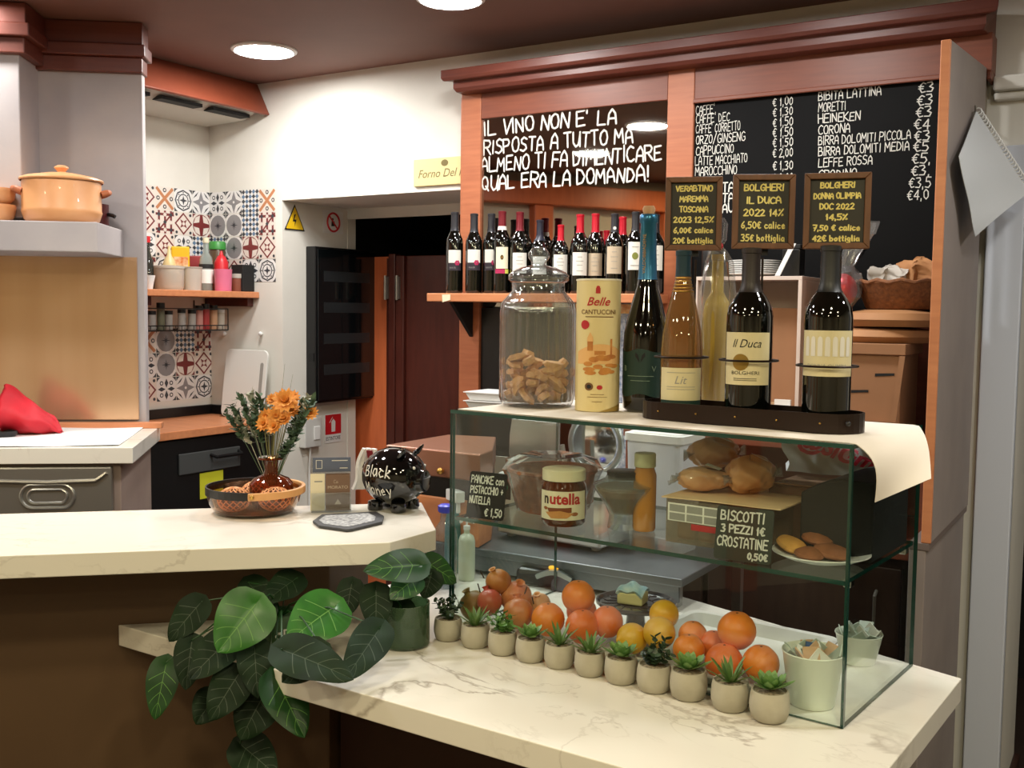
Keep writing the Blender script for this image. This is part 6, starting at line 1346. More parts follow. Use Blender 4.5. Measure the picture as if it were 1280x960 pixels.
b = MB(); b.ball((r * 1.10 * cos(-1.62), r * 1.10 * sin(-1.62), hb_ * 1.04), .006, 10, 8); b.build('rivet', M_GOLD, o)
M_COPW = mat('copper_wire', (206, 130, 84), 0.3, 0.7)
for k, (dx, dy, R_, lb) in enumerate(((-.42, -.35, .50, 'woven copper wire ball at the left front of the amber bowl'), (.42, -.40, .42, 'woven copper wire ball at the right front of the amber bowl'), (.05, .35, .5, 'woven copper wire ball at the back of the amber bowl'))):
    R = r * R_ * .82; R = min(R, hb_ * .55); b = MB()
    for s_ in (1, -1):
        for j in range(14):
            b.tube([(R * 1.3 * cos(pi * i / 12 - pi / 2) * cos(2 * pi * j / 14 + s_ * i * .22), R * 1.3 * cos(pi * i / 12 - pi / 2) * sin(2 * pi * j / 14 + s_ * i * .22), R * sin(pi * i / 12 - pi / 2)) for i in range(13)], .0015, 4)
    b.m = 1; b.ball((0, 0, 0), R * .9, 16, 10, 1.3, 1.3, 1); 
    ca = face_cam(c); off = Vector((dx * r * cos(ca) - dy * r * sin(ca), dx * r * sin(ca) + dy * r * cos(ca), hb_ * .14 + R + .001)) * 1.0
    single('copper_ball', b, [mat('copper_wire_bright', (236, 168, 116), 0.4, 0.2), mat('copper_core', (104, 56, 32), 0.6)], lb, 'ornament', c + off * 1.0, k)
# vase standing in the bowl
P = atz(342, 606, ZB1 + hb_ * .55); cv = c + Vector((cos(face_cam(c)), sin(face_cam(c)), 0)) * r * .36 + Vector((0, 0, hb_ * .16)); d_ = dpt(cv); rv = 27 * d_ / FPX
EYv = lambda py: EYE + ray(342, py).z * (Vector((cv.x, cv.y, 0)).length / Vector((ray(342, py).x, ray(342, py).y, 0)).length) - cv.z
hv = EYv(571)
t = thing('amber_vase', 'round amber glass bud vase standing inside the bowl', 'vase', cv, 0)
b = MB(); b.lathe([(0, .001), (rv * .8, 0), (rv, hv * .2), (rv, hv * .48), (rv * .8, hv * .58), (rv * .36, hv * .66), (rv * .30, hv * .75), (rv * .32, hv * .93), (rv * .58, hv * .96), (rv * .56, hv), (rv * .3, hv * .98)], 34, cap=False); b.build('glass', glass('amber_vase_glass', (200, 130, 84), 0.03, gain=2.2, body=.35, bodyrgb=(120, 56, 30)), t)
bq = thing('dried_bouquet', 'bouquet of dried orange flowers and green sprigs standing in the amber vase', 'bouquet', (cv.x, cv.y, cv.z + hv * .3), 0)
Yv = cv.y; q = random.Random(12); M_ORF = mat('dried_orange_petal', (220, 142, 56), 0.7, rgb2=(230, 166, 86), scale=60); M_DSTM = mat('dried_stem', (120, 116, 66), 0.8); M_SPR = mat('sprig_green', (58, 84, 56), 0.7, rgb2=(84, 104, 80), scale=60); M_SPW = mat('sprig_white', (176, 178, 160), 0.8)
root = Vector((0, 0, 0))
def sp_to(px, py, dy): return aty(px, py, Yv + dy) - bq.location
for px, py, R, dy in ((357, 502, 13, -.02), (345, 520, 9, -.03), (333, 522, 9, -.01), (352, 512, 10, .02), (364, 512, 9, .01), (388, 517, 8, -.01), (330, 530, 8, -.03), (341, 500, 7, .03), (356, 524, 8, -.03), (343, 534, 8, -.04), (366, 498, 8, .0)):
    e = sp_to(px, py, dy); Rm = 1.45 * R * dpt(e + bq.location) / FPX; b = MB()
    ax = Vector((q.uniform(-.4, .4), -1, q.uniform(.2, .9))).normalized(); s1 = ax.orthogonal().normalized(); s2 = ax.cross(s1)
    for ring, (el, L) in enumerate(((.15, 1.0), (.6, .85), (1.05, .6))):
        for k in range(12):
            a = 2 * pi * k / 12 + ring * .26; dd = (s1 * cos(a) + s2 * sin(a)) * cos(el) + ax * sin(el); leafblade(b, e, dd, ax, Rm * L, Rm * .22, Rm * .05, .1, 3)
    b.build('flower', M_ORF, bq, sharp=60)
    b = MB(); b.tube([root, root.lerp(e, .5) + Vector((0, 0, .012)), e], .0010, 5); b.build('stem', M_DSTM, bq)
for px, py, dy, kind in ((290, 505, .02, 0), (300, 495, -.02, 0), (312, 490, .03, 1), (318, 500, 0, 0), (282, 515, -.01, 0), (308, 512, .02, 1), (325, 495, .03, 0), (385, 495, .02, 1), (390, 500, -.02, 0), (376, 505, .02, 0), (380, 520, -.03, 0), (370, 540, -.02, 0), (335, 508, .04, 1), (318, 522, -.02, 0), (296, 522, .01, 1), (360, 555, -.01, 0)):
    e = sp_to(px, py, dy); b = MB(); dvec = (e - root); b.tube([root, root.lerp(e, .55) + Vector((0, 0, .01)), e], .0009, 5)
    for j in range(44):
        f = .62 + .38 * j / 43; p = root.lerp(e, f) + Vector((0, 0, .01 * (1 - f) * 2)); dd = Vector((q.uniform(-1, 1), q.uniform(-1, 1), q.uniform(-.3, 1))); leafblade(b, p, dd, dvec, q.uniform(.014, .026), .0055, .0008, .1, 3)
    b.build('sprig', M_SPW if kind else M_SPR, bq, sharp=60)
for px, py in ((356, 455), (366, 468)):
    e = sp_to(px, py, .0); b = MB(); b.tube([root, root.lerp(e, .5), e], [.0009, .0007, .0003], 5); b.build('dry_stalk', M_DSTM, bq)
# card holder
Pl = atz(400, 640, ZB1); c = Vector((atz(413, 640, ZB1).x, Pl.y + .012, ZB1)); d_ = dpt(c); sx = d_ / FPX
t = thing('card_holder', 'clear acrylic card stand with slate blue header and brown and cream business cards', 'card holder', c, face_cam(c, .03))
hc = 68 * sx; wc = 49 * sx
b = MB(); b.box(-wc / 2, wc / 2, .010, .013, 0, hc * .98); b.box(-wc / 2, wc / 2, -.014, .010, 0, .003); b.box(-wc / 2, wc / 2, -.014, -.012, .003, hc * .36); b.build('acrylic', glass('acrylic', (240, 242, 242), 0.03, gain=1.6, body=.06), t)
M_SLB = mat('slate_blue_card', (92, 100, 122), 0.6); M_BRC = mat('brown_card', (120, 92, 74), 0.6)
b = MB(); b.box(-wc * .46, wc * .5, .0085, .0098, hc * .72, hc * .985); hd = b.build('header', M_SLB, t)
b = MB()
for (x0, x1, z0, z1) in ((-.38, -.22, .78, .79), (-.38, -.22, .93, .94), (-.38, -.365, .78, .94), (-.235, -.22, .78, .94)): b.box(wc * x0, wc * x1, .0080, .0085, hc * z0, hc * z1)
for (x0, x1, z0) in ((.02, .42, .92), (.22, .42, .78)): b.box(wc * x0, wc * x1, .0080, .0085, hc * z0, hc * (z0 + .015))
b.build('header_print', M_CHALK, hd)
for k in range(3):
    b = MB(); b.box(-wc * .14, wc * .47, -.010 + k * .005, -.0085 + k * .005, .0035, hc * (.685 + .006 * k)); bc = single('business_card', b, M_BRC, 'brown business card with pale lettering in the acrylic card stand', 'business card', c, face_cam(c, .03), 'brown business cards in the stand')
    if k == 0:
        b = MB(); flat(b, typed('MORATO', hc * .055, wc * .5), wc * .165, hc * .43, -.0104); flat(b, scribble('Ca', hc * .06, .0006), wc * .06, hc * .53, -.0104); poly2(b, [(wc * .08, hc * .14), (wc * .25, hc * .14), (wc * .165, hc * .24)], -.0104); b.build('lettering', mat('pale_print', (196, 180, 160), 0.7), bc)
for k in range(2):
    b = MB(); b.box(-wc * .52, -wc * .16, -.006 + k * .006, -.0045 + k * .006, .0035 + .012 * 0, hc * .70); bc = single('business_card', b, M_CREAM, 'cream business card beside the brown cards in the acrylic stand', 'business card', c, face_cam(c, .03), 'cream business cards in the stand')
    if k == 0:
        b = MB()
        for (x0, x1, z0) in ((-.42, -.22, .55),): rectgrid(b, wc * x0, wc * x1, hc * z0, hc * z0 + .003, 1, -.0064)
        b.build('print', M_GREY2, bc)
# slate coaster
pts = [atz(x, y, ZB1) for x, y in ((391, 654), (402, 646), (440, 644), (470, 642), (480, 648), (478, 655), (441, 664), (434, 665), (399, 660))]
c = sum(pts, Vector()) / len(pts); c.z = ZB1
b = MB(); b.prism([((p - c).x, (p - c).y) for p in pts], 0, .006); t = thing('slate_coaster', 'dark slate coaster with whitish printed pattern in front of the card stand', 'coaster', c, 0); b.build('slate', mat('slate', (54, 54, 56), 0.6), t, .001)
b = MB(); b.prism([((p - c).x * .80 - .004, (p - c).y * .74 + .001) for p in pts], .0060, .0066); b.build('print', mat('white_speckle_print', (196, 196, 194), 0.6, rgb2=(90, 90, 94), scale=120), t)
# piggy bank
P = atz(490, 641, ZB1); c = Vector((P.x, P.y + .055, ZB1)); d_ = dpt(c); k_ = d_ / FPX
ca = face_cam(c)
pig = thing('piggy_bank', 'glossy black ceramic piggy bank with white handwriting on its side', 'piggy bank', c, ca - .55)
R = 38 * k_; M_PIG = mat('black_ceramic', (10, 10, 11), 0.07, coat=.6); zc_ = R * .98 + .008
b = MB()
def pigw(a, z): return 1
n = 20
b.lathe([(max(0, R * sin(pi * k / n)) if 0 < k < n else 0, -R * cos(pi * k / n) * 1.12) for k in range(n + 1)], 32)
b.xf(0, lambda p: Vector((p.z * 1.0, p.x * .95, p.y * .95 + zc_)))
b.build('body', M_PIG, pig)
b = MB(); b.lathe([(R * .40, 0), (R * .36, R * .22), (R * .33, R * .24), (0, R * .22)], 22); b.xf(0, lambda p: Vector((R * .95 + p.z * .9, p.x, p.y + zc_ - R * .08))); b.build('snout', M_PIG, pig)
for sy in (-1, 1):
    b = MB(); b.lathe([(R * .24, 0), (R * .22, R * .14), (R * .12, R * .34), (.002, R * .44), (0, R * .445)], 16, cap=False); b.xf(0, lambda p: Vector((R * .50 + p.x * .45 + p.z * .55, sy * (R * .44 + p.y * .9 + p.z * .35), zc_ + R * .70 + p.z * .75))); b.build('ear', M_PIG, pig)
    b = MB(); b.ball((R * .92, sy * R * .34, zc_ + R * .36), R * .06, 10, 8); b.build('eye', M_CHALK, pig)
for sx in (-.48, .40):
    for sy in (-.42, .42): b = MB(); b.lathe([(R * .24, 0), (R * .26, .004), (R * .24, R * .28), (R * .15, R * .32)], 16, (R * sx, R * sy, 0)); b.build('foot', M_PIG, pig)
b = MB(); b.box(-.018, .018, -.002, .002, zc_ + R * .93, zc_ + R * .957); b.build('coin_slot', M_VDARK, pig)
b = MB(); b.tube([(-R * 1.08, 0, zc_ + R * .1), (-R * 1.22, 0, zc_ + R * .2), (-R * 1.2, .006, zc_ + R * .34), (-R * 1.12, 0, zc_ + R * .26)], .003); b.build('tail', M_PIG, pig)
b = MB(); i0 = 0; V1 = scribble('Black', R * .42, .0034, R * 1.0, 4); V2 = scribble('Money', R * .40, .0034, R * 1.0, 5)
b.add([(x, 0, y) for x, y in V1[0]], V1[1]); m0 = len(b.v); b.add([(x - R * .0, 0, y - R * .66) for x, y in V2[0]], V2[1])
def onpig(p):
    th_ = (p.x - R * .62) / (R * 1.1); ph_ = (p.z + R * .10) / R
    x = R * 1.12 * sin(th_); rr_ = R * .95 * cos(th_) * 1.012
    return Vector((x * 1.01, -rr_ * cos(ph_) - .0006, zc_ + rr_ * sin(ph_)))
b.xf(0, onpig); b.build('lettering', M_CHALK, pig)
# white and red towel bottle behind the pig
P = atz(456, 618, ZB1); c = Vector((P.x, P.y + .07, ZB1)); hh = 52 * dpt(c) / FPX; wd = 15 * dpt(c) / FPX
t = thing('folded_cloth', 'white tea cloth with dark red stripe bunched up behind the piggy bank', 'cloth', c, face_cam(c))
b = MB(); b.shell(lambda u, v: ((u - .5) * 2 * wd * (1.25 - .85 * v) + .004 * sin(7 * v), .012 * sin(pi * u) - .015 * v + .004 * sin(16 * u), hh * v), 14, 12, .008); b.build('cloth', M_PAPER, t)
b = MB(); b.shell(lambda u, v: ((u - .5) * wd * .5 + wd * .34 * (1.2 - v), -.009 - .015 * v + .012 * .9 - .010, hh * (.45 + .53 * v)), 3, 8, .002); b.build('red_stripe', mat('dark_red_stripe', (130, 26, 36), 0.8), t)

# ================================================================== KITCHEN STATION
ZK1 = ZK + .0012
pts = [STN.pz(x, y, ZK1) for x, y in ((-30, 559), (149, 557), (153, 551), (182, 533), (60, 527.5), (-30, 526.5))]
b = MB(); c0 = sum(pts, Vector()) / len(pts)
q_ = [Vector((p.x - c0.x, p.y - c0.y)) for p in pts]
def sheet(u, v):
    a = q_[0].lerp(q_[1], u); d = q_[4].lerp(q_[3], u); d2 = q_[5].lerp(q_[3], u); p = a.lerp(d2, v); return (p.x, p.y, .001 + .0012 * (1 + sin(9 * u + 5 * v)) + .004 * max(0, u - .9) * 10 * (1 - v) * .3)
b.shell(sheet, 24, 8, .0008)
wps = STN.wld(c0.x, c0.y, ZK1); single('paper_sheet', b, mat('bright_white_paper', (240, 240, 240), 0.8), 'wide white paper sheet spread on the kitchen station slab', 'paper', wps, STN.rz)
yl = .36; P = STN.py(40, 524, yl); A = STN.py(-14, 524, yl)
t = thing('red_bag', 'bright red folded cloth bag lying on the station beneath the hood', 'bag', STN.wld(P.x, yl, ZK1 + .004), STN.rz)
L1 = STN.py(76, 520, yl).x - P.x; L0 = STN.py(9, 480, yl).x - P.x; zt_ = STN.py(12, 481, yl).z - ZK1
def bagp(u, v):
    a_ = 2 * pi * v; x = L0 - .005 + (L1 - L0 + .005) * u; H1 = zt_ * (1 - .80 * u ** 1.1) * (1 - max(0, u - .86) / .14 * .8); th = (.055 * (1 - u) + .03) * (1 - max(0, u - .9) * 6)
    return (x + .004 * sin(8 * a_), th * sin(a_) * (1.15 - .7 * max(0, cos(a_))) + .012 * sin(9 * u), H1 * (.5 + .5 * cos(a_)) + .003 * sin(15 * u + 2 * a_))
b = MB(); b.grid(bagp, 24, 24); o_ = len(b.v); b.face([j for j in range(24)][::-1]); b.build('bag', mat('red_fabric', (206, 26, 44), 0.6, rgb2=(180, 18, 36), scale=12), t, sharp=70)
P = STN.py(-6, 530, .25); t = thing('black_pan', 'dark round pan whose edge shows at the left border of the photo', 'pan', STN.wld(STN.py(-24, 530, .2).x, .26, ZK1 + .002), STN.rz)
b = MB(); rp = (STN.py(11, 540, .2).x - STN.py(-24, 540, .2).x); b.lathe([(0, 0), (rp * .9, 0), (rp, .012), (rp, .02), (rp * .95, .02), (rp * .88, .006), (0, .005)], 40, cap=False); b.xf(0, lambda p: Vector((p.x, p.y * .5 + .02, p.z + (p.x + rp) * 0.0))); b.build('pan', M_BLACK, t)
b = MB(); b.tube([(-rp * .8, 0, .016), (-rp * 1.8, -.03, .05)], .010); b.build('handle', M_BLACK, t)
# pots on the hood ledge
zl1 = STN.py(100, 277, yh).z + .001
M_TC = mat('terracotta_glaze', (214, 150, 98), 0.4, rgb2=(224, 166, 116), scale=8, coat=.2); M_TCR = mat('terracotta_rim', (176, 100, 60), 0.5)
yl = .345; P = STN.py(78, 275, yl); wp = STN.wld(P.x, yl, zl1); d_ = dpt(wp); r = 47 * d_ / FPX; top = STN.py(78, 222, yl).z - zl1; kt = STN.py(78, 207, yl).z - zl1
t = thing('terracotta_casserole', 'wide terracotta casserole with knobbed lid on the hood ledge', 'casserole', wp, face_cam(wp))
b = MB(); b.lathe([(0, .002), (r * .82, 0), (r * .93, .012), (r * .985, top * .22), (r, top * .26), (r * .985, top * .30), (r * .98, top * .9), (r * .94, top * .93), (0, top * .93)], 48, cap=False); b.build('pot', M_TC, t)
b = MB(); b.lathe([(r * 1.03, top * .90), (r * 1.05, top * .93), (r * 1.03, top * .96), (r * .9, top * 1.0), (r * .4, top * 1.08), (r * .12, top * 1.10), (0, top * 1.10)], 48, cap=False); ld = b.build('lid', M_TC, t)
b = MB(); b.lathe([(r * .10, top * 1.09), (r * .10, top * 1.13), (r * .18, top * 1.2), (r * .17, (top * 1.2 + kt) / 2), (r * .10, kt), (0, kt)], 20, cap=False); b.build('knob', M_TC, ld)
for sg in (-1, 1):
    b = MB(); b.tube([(sg * r * .97, -.03, top * .66), (sg * r * 1.10, -.028, top * .70), (sg * r * 1.16, 0, top * .72), (sg * r * 1.10, .028, top * .70), (sg * r * .97, .03, top * .66)], .011, 10); b.build('handle', M_TCR, t)
P = STN.py(6, 275, yl); wp = STN.wld(P.x - .02, yl, zl1); r2 = 20 * d_ / FPX
for k, (z0, hh, lb) in enumerate(((0, STN.py(0, 256, yl).z - zl1, 'lower of two stacked terracotta bowls at the left edge of the hood ledge'), (STN.py(0, 256, yl).z - zl1 + .001, STN.py(0, 236, yl).z - STN.py(0, 256, yl).z, 'upper of two stacked terracotta bowls at the left edge of the hood ledge'))):
    b = MB(); b.lathe([(0, .003), (r2 * .6, 0), (r2 * .9, hh * .3), (r2, hh * .75), (r2 * 1.03, hh * .85), (r2, hh), (r2 * .94, hh * .95), (r2 * .7, hh * .3), (0, hh * .2)], 34, cap=False); single('terracotta_bowl', b, M_TC, lb, 'bowl', (wp.x, wp.y, zl1 + z0), 0)
P = STN.py(131, 277, yl + .17); wp = STN.wld(P.x - .045, yl + .165, zl1)
t = thing('dark_red_pan', 'small dark red pan peeping out behind the right side of the casserole', 'pan', wp, 0); r3 = .06
b = MB(); b.lathe([(0, .002), (r3 * .8, 0), (r3, .012), (r3, .085), (r3 * .95, .085), (r3 * .9, .012), (0, .008)], 30, cap=False); b.build('pan', mat('dark_red_enamel', (70, 20, 24), 0.3), t)
b = MB(); b.tube([(r3 * .95, 0, .05), (r3 * 1.35, -.01, .045), (r3 * 1.5, -.01, .04)], .007); b.build('handle', M_BLACK, t)

# ================================================================== CORNER: TILES, SHELVES, WORKTOP
T_BASE = mat('tile_cream', (226, 216, 206), 0.3); T_MAR = mat('tile_maroon', (120, 44, 44), 0.35); T_DK = mat('tile_charcoal', (58, 60, 66), 0.35); T_GR = mat('tile_grey', (140, 138, 140), 0.35); T_BL = mat('tile_blue', (96, 124, 154), 0.35); T_OC = mat('tile_ochre', (190, 126, 84), 0.35); T_BASE2 = mat('tile_white', (232, 230, 228), 0.3)
TM = [T_BASE, T_BASE2, T_MAR, T_DK, T_GR, T_BL, T_OC]
def tile(b, x, z, s, kind):
    c_ = Vector((x + s / 2, z + s / 2)); h = s * .485
    def pl(pts, m, lv): b.m = m; poly2(b, [(c_.x + px * h, c_.y + pz * h) for px, pz in pts], -.0012 - lv * .0003)
    def circ(px, pz, r, m, lv, n=16): b.m = m; disc2(b, c_.x + px * h, c_.y + pz * h, r * h, r * h, -.0012 - lv * .0003, n)
    pl([(-1, -1), (1, -1), (1, 1), (-1, 1)], 1 if kind in (1, 4, 5, 7, 8) else 0, 0)
    if kind in (0, 1, 4, 7, 8):
        for sx in (-1, 1):
            for sz in (-1, 1): pl([(sx * 1.0, sz * .62), (sx * .84, sz * .84), (sx * .62, sz * 1.0), (sx * 1.0, sz * 1.0)], 2 if kind == 0 else 3, 1)
    star = lambda r1, r2, n, a0=0: [((r1 if k % 2 == 0 else r2) * cos(a0 + pi * k / n), (r1 if k % 2 == 0 else r2) * sin(a0 + pi * k / n)) for k in range(2 * n)]
    if kind == 0:    # maroon star in circle
        circ(0, 0, .98, 2, 1, 24); 
        for a in range(4):
            t0 = a * pi / 2 + pi / 4; pl([(.92 * cos(t0 - .62), .92 * sin(t0 - .62)), (.95 * cos(t0), .95 * sin(t0)), (.92 * cos(t0 + .62), .92 * sin(t0 + .62)), (.36 * cos(t0), .36 * sin(t0))], 0, 2)
    elif kind == 1:  # dark medallion
        circ(0, 0, .95, 3, 1, 8); circ(0, 0, .82, 1, 2, 8); circ(0, 0, .6, 3, 3, 12); circ(0, 0, .5, 1, 4, 12); pl(star(.45, .15, 4), 3, 5)
        for k in range(8): circ(.70 * cos(k * pi / 4), .70 * sin(k * pi / 4), .07, 3, 4, 8)
    elif kind == 2:  # diamond frame maroon
        pl([(0, -1), (1, 0), (0, 1), (-1, 0)], 2, 1); pl([(0, -.8), (.8, 0), (0, .8), (-.8, 0)], 0, 2); pl(star(.55, .2, 4, pi / 4), 2, 3); circ(0, 0, .16, 0, 4)
        for sx in (-1, 1):
            for sz in (-1, 1): circ(sx * .78, sz * .78, .14, 3, 2, 8)
    elif kind == 3:  # lattice maroon
        for d in (-1, 0, 1):
            pl([(-1, d * .66 - .95 + .0), (-.86, d * .66 - 1), (1, d * .66 + .86), (.9, d * .66 + 1.0)] if d == 0 else [(-1, .66 * d - .1), (-1, .66 * d + .12), (1, .66 * d + .12), (1, .66 * d - .1)], 2, 1)
            pl([(.66 * d - .1, -1), (.66 * d + .12, -1), (.66 * d + .12, 1), (.66 * d - .1, 1)], 2, 2)
        for i in (-1, 0, 1):
            for j in (-1, 0, 1): pl([(i * .66, j * .66 - .2), (i * .66 + .2, j * .66), (i * .66, j * .66 + .2), (i * .66 - .2, j * .66)], 0 if (i + j) % 2 else 3, 3)
    elif kind == 4:  # grey with cross
        circ(0, 0, .96, 4, 1, 16); pl(star(.5, .09, 4), 3, 2); pl(star(.34, .07, 4, pi / 4), 3, 2)
    elif kind == 5:  # blue lattice
        for i in range(-2, 3):
            for j in range(-2, 3):
                pl([(i * .42, j * .42 - .22), (i * .42 + .22, j * .42), (i * .42, j * .42 + .22), (i * .42 - .22, j * .42)], 5 if (i + j) % 2 else 3, 1)
    elif kind == 6:  # ochre cross
        pl([(-1, -.8), (-.8, -1), (1, .8), (.8, 1)], 6, 1); pl([(-1, .8), (-.8, 1), (1, -.8), (.8, -1)], 6, 2)
        for a in range(4): circ(.72 * cos(a * pi / 2), .72 * sin(a * pi / 2), .2, 3, 1, 8); circ(.72 * cos(a * pi / 2), .72 * sin(a * pi / 2), .1, 0, 2, 8)
    elif kind == 7:  # grey star on white, dark corners
        pl(star(1.0, .38, 4), 4, 1); 
        for sx in (-1, 1):
            for sz in (-1, 1): pl([(sx * .95, sz * .3), (sx * .55, sz * .55), (sx * .3, sz * .95), (sx * .62, sz * .68)], 3, 2)
        circ(0, 0, .12, 1, 3)
    else:            # dark floral
        for a in range(4):
            t0 = a * pi / 2; pl([(.1 * cos(t0), .1 * sin(t0)), (.55 * cos(t0 - .35), .55 * sin(t0 - .35)), (.9 * cos(t0), .9 * sin(t0)), (.55 * cos(t0 + .35), .55 * sin(t0 + .35))], 3, 1); circ(.72 * cos(t0 + pi / 4), .72 * sin(t0 + pi / 4), .2, 3, 1, 8); circ(.72 * cos(t0 + pi / 4), .72 * sin(t0 + pi / 4), .11, 1, 2, 8)
# on the main wall right of the corner (plane y = YW)
ts = .103
xa = XC + .002; zt_ = WALL.py(300, 238, YW).z
b = MB(); pat = [[8, 7, 5, 6], [4, 4, 5, 3], [5, 4, 0, 2], [8, 2, 8, 1]]
xr_ = WALL.py(345, 300, YW).x; ts = (xr_ - xa) / 4; zbot = WALL.py(340, 362, YW).z; nrow = 4; tz = (zt_ - zbot) / nrow
for r_ in range(4):
    for k in range(4): tile(b, xa + k * ts, zt_ - (r_ + 1) * ts, ts * 1.0, pat[r_][k])
t = thing('tile_panel', 'patchwork of patterned tile squares on the white wall right of the room corner', 'tile panel', tuple(WALL.wld(0, YW)), WALL.rz); b.build('tiles', TM, t)
# on the left wall (plane x = XC), drawn along local y
b = MB(); pat = [[2, 6, 1, 7], [2, 3, 2, 0], [8, 2, 8, 5], [3, 1, 8, 0]]
i0 = 0
for r_ in range(4):
    for k in range(4): tile(b, -(4 - k) * ts, zt_ - (r_ + 1) * ts, ts, pat[r_][k])
b.xf(0, lambda p: Vector((-p.y, p.x, p.z)))
t = thing('tile_panel', 'upper patchwork of patterned tile squares on the side wall above the corner shelf', 'tile panel', tuple(WALL.wld(XC, YW - .001)), WALL.rz); b.build('tiles', TM, t)
b = MB()
pat2 = [[6, 4, 5, 3], [8, 4, 0, 2], [2, 8, 7, 1]]
zlow = WALL.pxl(230, 410, XC).z
xl2 = WALL.pxl(266, 450, XC).y - YW
for r_ in range(3):
    for k in range(4): tile(b, xl2 - (4 - k) * ts * 1.05 - .0, zlow - (r_ + 1) * ts * 1.05, ts * 1.05, pat2[r_][k])
b.xf(0, lambda p: Vector((-p.y, p.x, p.z)))
t = thing('tile_panel', 'lower patchwork of patterned tile squares on the side wall under the spice rack', 'tile panel', tuple(WALL.wld(XC, YW - .001)), WALL.rz); b.build('tiles', TM, t)
# orange shelf along the side wall
shf_y1 = YW - .002; zsh = WALL.pxl(260, 364, XC + .3).z; xsh = XC + .30
fr_end = WALL.py(325, 366, YW - .0).x; xsh = fr_end
t = thing('corner_shelf', 'orange wooden shelf in the tiled corner carrying tubs and bottles', 'shelf', WL, WALL.rz)
zt_s = WALL.pxl(270, 363.5, xsh).z; zb_s = WALL.pxl(270, 371.5, xsh).z
b = MB(); b.box(XC + .002, xsh, -1.0, YW - .004, zb_s, zt_s); b.build('board', M_ORANGE, t, .003)
b = MB(); b.box(XC + .003, xsh - .04, YW - .04, YW - .004, zb_s - .04, zb_s - .0005); b.box(XC + .003, xsh - .05, YW - .62, YW - .585, zb_s - .04, zb_s - .0005); b.build('batten', M_DDOOR, t, .002)
def onsh(px, dep_in, z=None): p = WALL.pxl(px, 362, xsh - dep_in); return WALL.wld(xsh - dep_in, p.y, (zt_s + .001) if z is None else z), dpt(WALL.wld(xsh - dep_in, p.y, zt_s)) / FPX
M_MILK = glass('milky_tub', (226, 220, 210), 0.2, gain=1.2, body=.62, bodyrgb=(214, 206, 194))
def jarlike(name, label, cat, px, dep_in, wpx, hpx, prof, parts):
    wp, k_ = onsh(px, dep_in); r, h = wpx / 2 * k_, hpx * k_
    t = thing(name, label, cat, wp, face_cam(wp)); b = MB(); b.lathe([(a * r, z * h) for a, z in prof], 26, cap=False); b.build(parts[0][0], parts[0][1], t)
    for nm, mt, pf in parts[1:]:
        b = MB(); b.lathe([(a * r, z * h) for a, z in pf], 26, cap=False); b.build(nm, mt, t)
    return t
jarlike('milky_tub', 'wide milky plastic tub with lid at the left of the corner shelf', 'tub', 211, .12, 38, 30, [(0, 0), (.9, 0), (.96, .1), (1, .9), (0, .9)], [('tub', M_MILK), ('lid', M_MILK, [(1.04, .88), (1.04, .97), (.9, 1), (0, 1)])])
jarlike('milky_tub', 'square milky plastic tub beside the wide tub on the corner shelf', 'tub', 240, .10, 25, 29, [(0, 0), (.92, 0), (1, .95), (1.05, .96), (1.05, 1), (0, 1)], [('tub', M_MILK)])
jarlike('oil_bottle', 'clear bottle with black collar label and cream neck on the corner shelf', 'bottle', 258, .13, 17, 66, [(0, 0), (.95, 0), (1, .02), (1, .5), (.9, .62), (.42, .72), (.38, .92), (0, .92)], [('bottle', glass('pale_bottle', (220, 226, 220), 0.05, gain=1.8, body=.35, bodyrgb=(196, 204, 196))), ('label', M_PAPER, [(1.02, .14), (1.02, .40)]), ('collar', M_INK, [(1.02, .42), (1.02, .50)]), ('neck', M_CREAM, [(.42, .9), (.45, .91), (.45, 1), (0, 1)])])
jarlike('ketchup_bottle', 'bright red squeeze bottle on the corner shelf', 'bottle', 277, .16, 17, 50, [(0, 0), (.95, 0), (1, .03), (1, .72), (.6, .86), (.3, .9), (.15, 1), (0, 1)], [('bottle', M_RED)])
jarlike('pink_tub', 'translucent pink plastic tub in front of the red squeeze bottle', 'tub', 279, .05, 22, 27, [(0, 0), (.92, 0), (1, .95), (1.02, 1), (.95, 1), (.88, .03), (0, .03)], [('tub', mat('pink_plastic', (214, 110, 140), 0.4))])
jarlike('spice_jar', 'small brown spice jar with clear lid near the right end of the corner shelf', 'jar', 296, .06, 13, 22, [(0, 0), (.95, 0), (1, .03), (1, .75), (0, .75)], [('jar', mat('brown_spice', (130, 76, 60), 0.4)), ('lid', M_MILK, [(1.1, .75), (1.1, .98), (.9, 1), (0, 1)])])
jarlike('mustard_bottle', 'cream squeeze bottle with pointed tip behind the milky tubs', 'bottle', 212, .24, 17, 55, [(0, 0), (1, 0), (1, .55), (.7, .7), (.35, .78), (.15, 1), (0, 1)], [('bottle', mat('cream_squeeze', (220, 196, 140), 0.4))])
jarlike('glass_vinegar_bottle', 'slim bottle with red cap at the left end of the corner shelf', 'bottle', 185, .16, 14, 66, [(0, 0), (1, 0), (1, .5), (.45, .72), (.4, .9), (0, .9)], [('bottle', glass('dark_cruet', (120, 124, 116), 0.05, gain=1.6, body=.4, bodyrgb=(80, 80, 74))), ('cap', M_RED, [(.5, .88), (.5, 1), (0, 1)])])
jarlike('white_dish', 'small white dish at the far left of the corner shelf', 'dish', 186, .05, 16, 17, [(0, 0), (.6, 0), (.7, .3), (1, 1), (.9, 1), (0, .4)], [('dish', M_WHITE)])
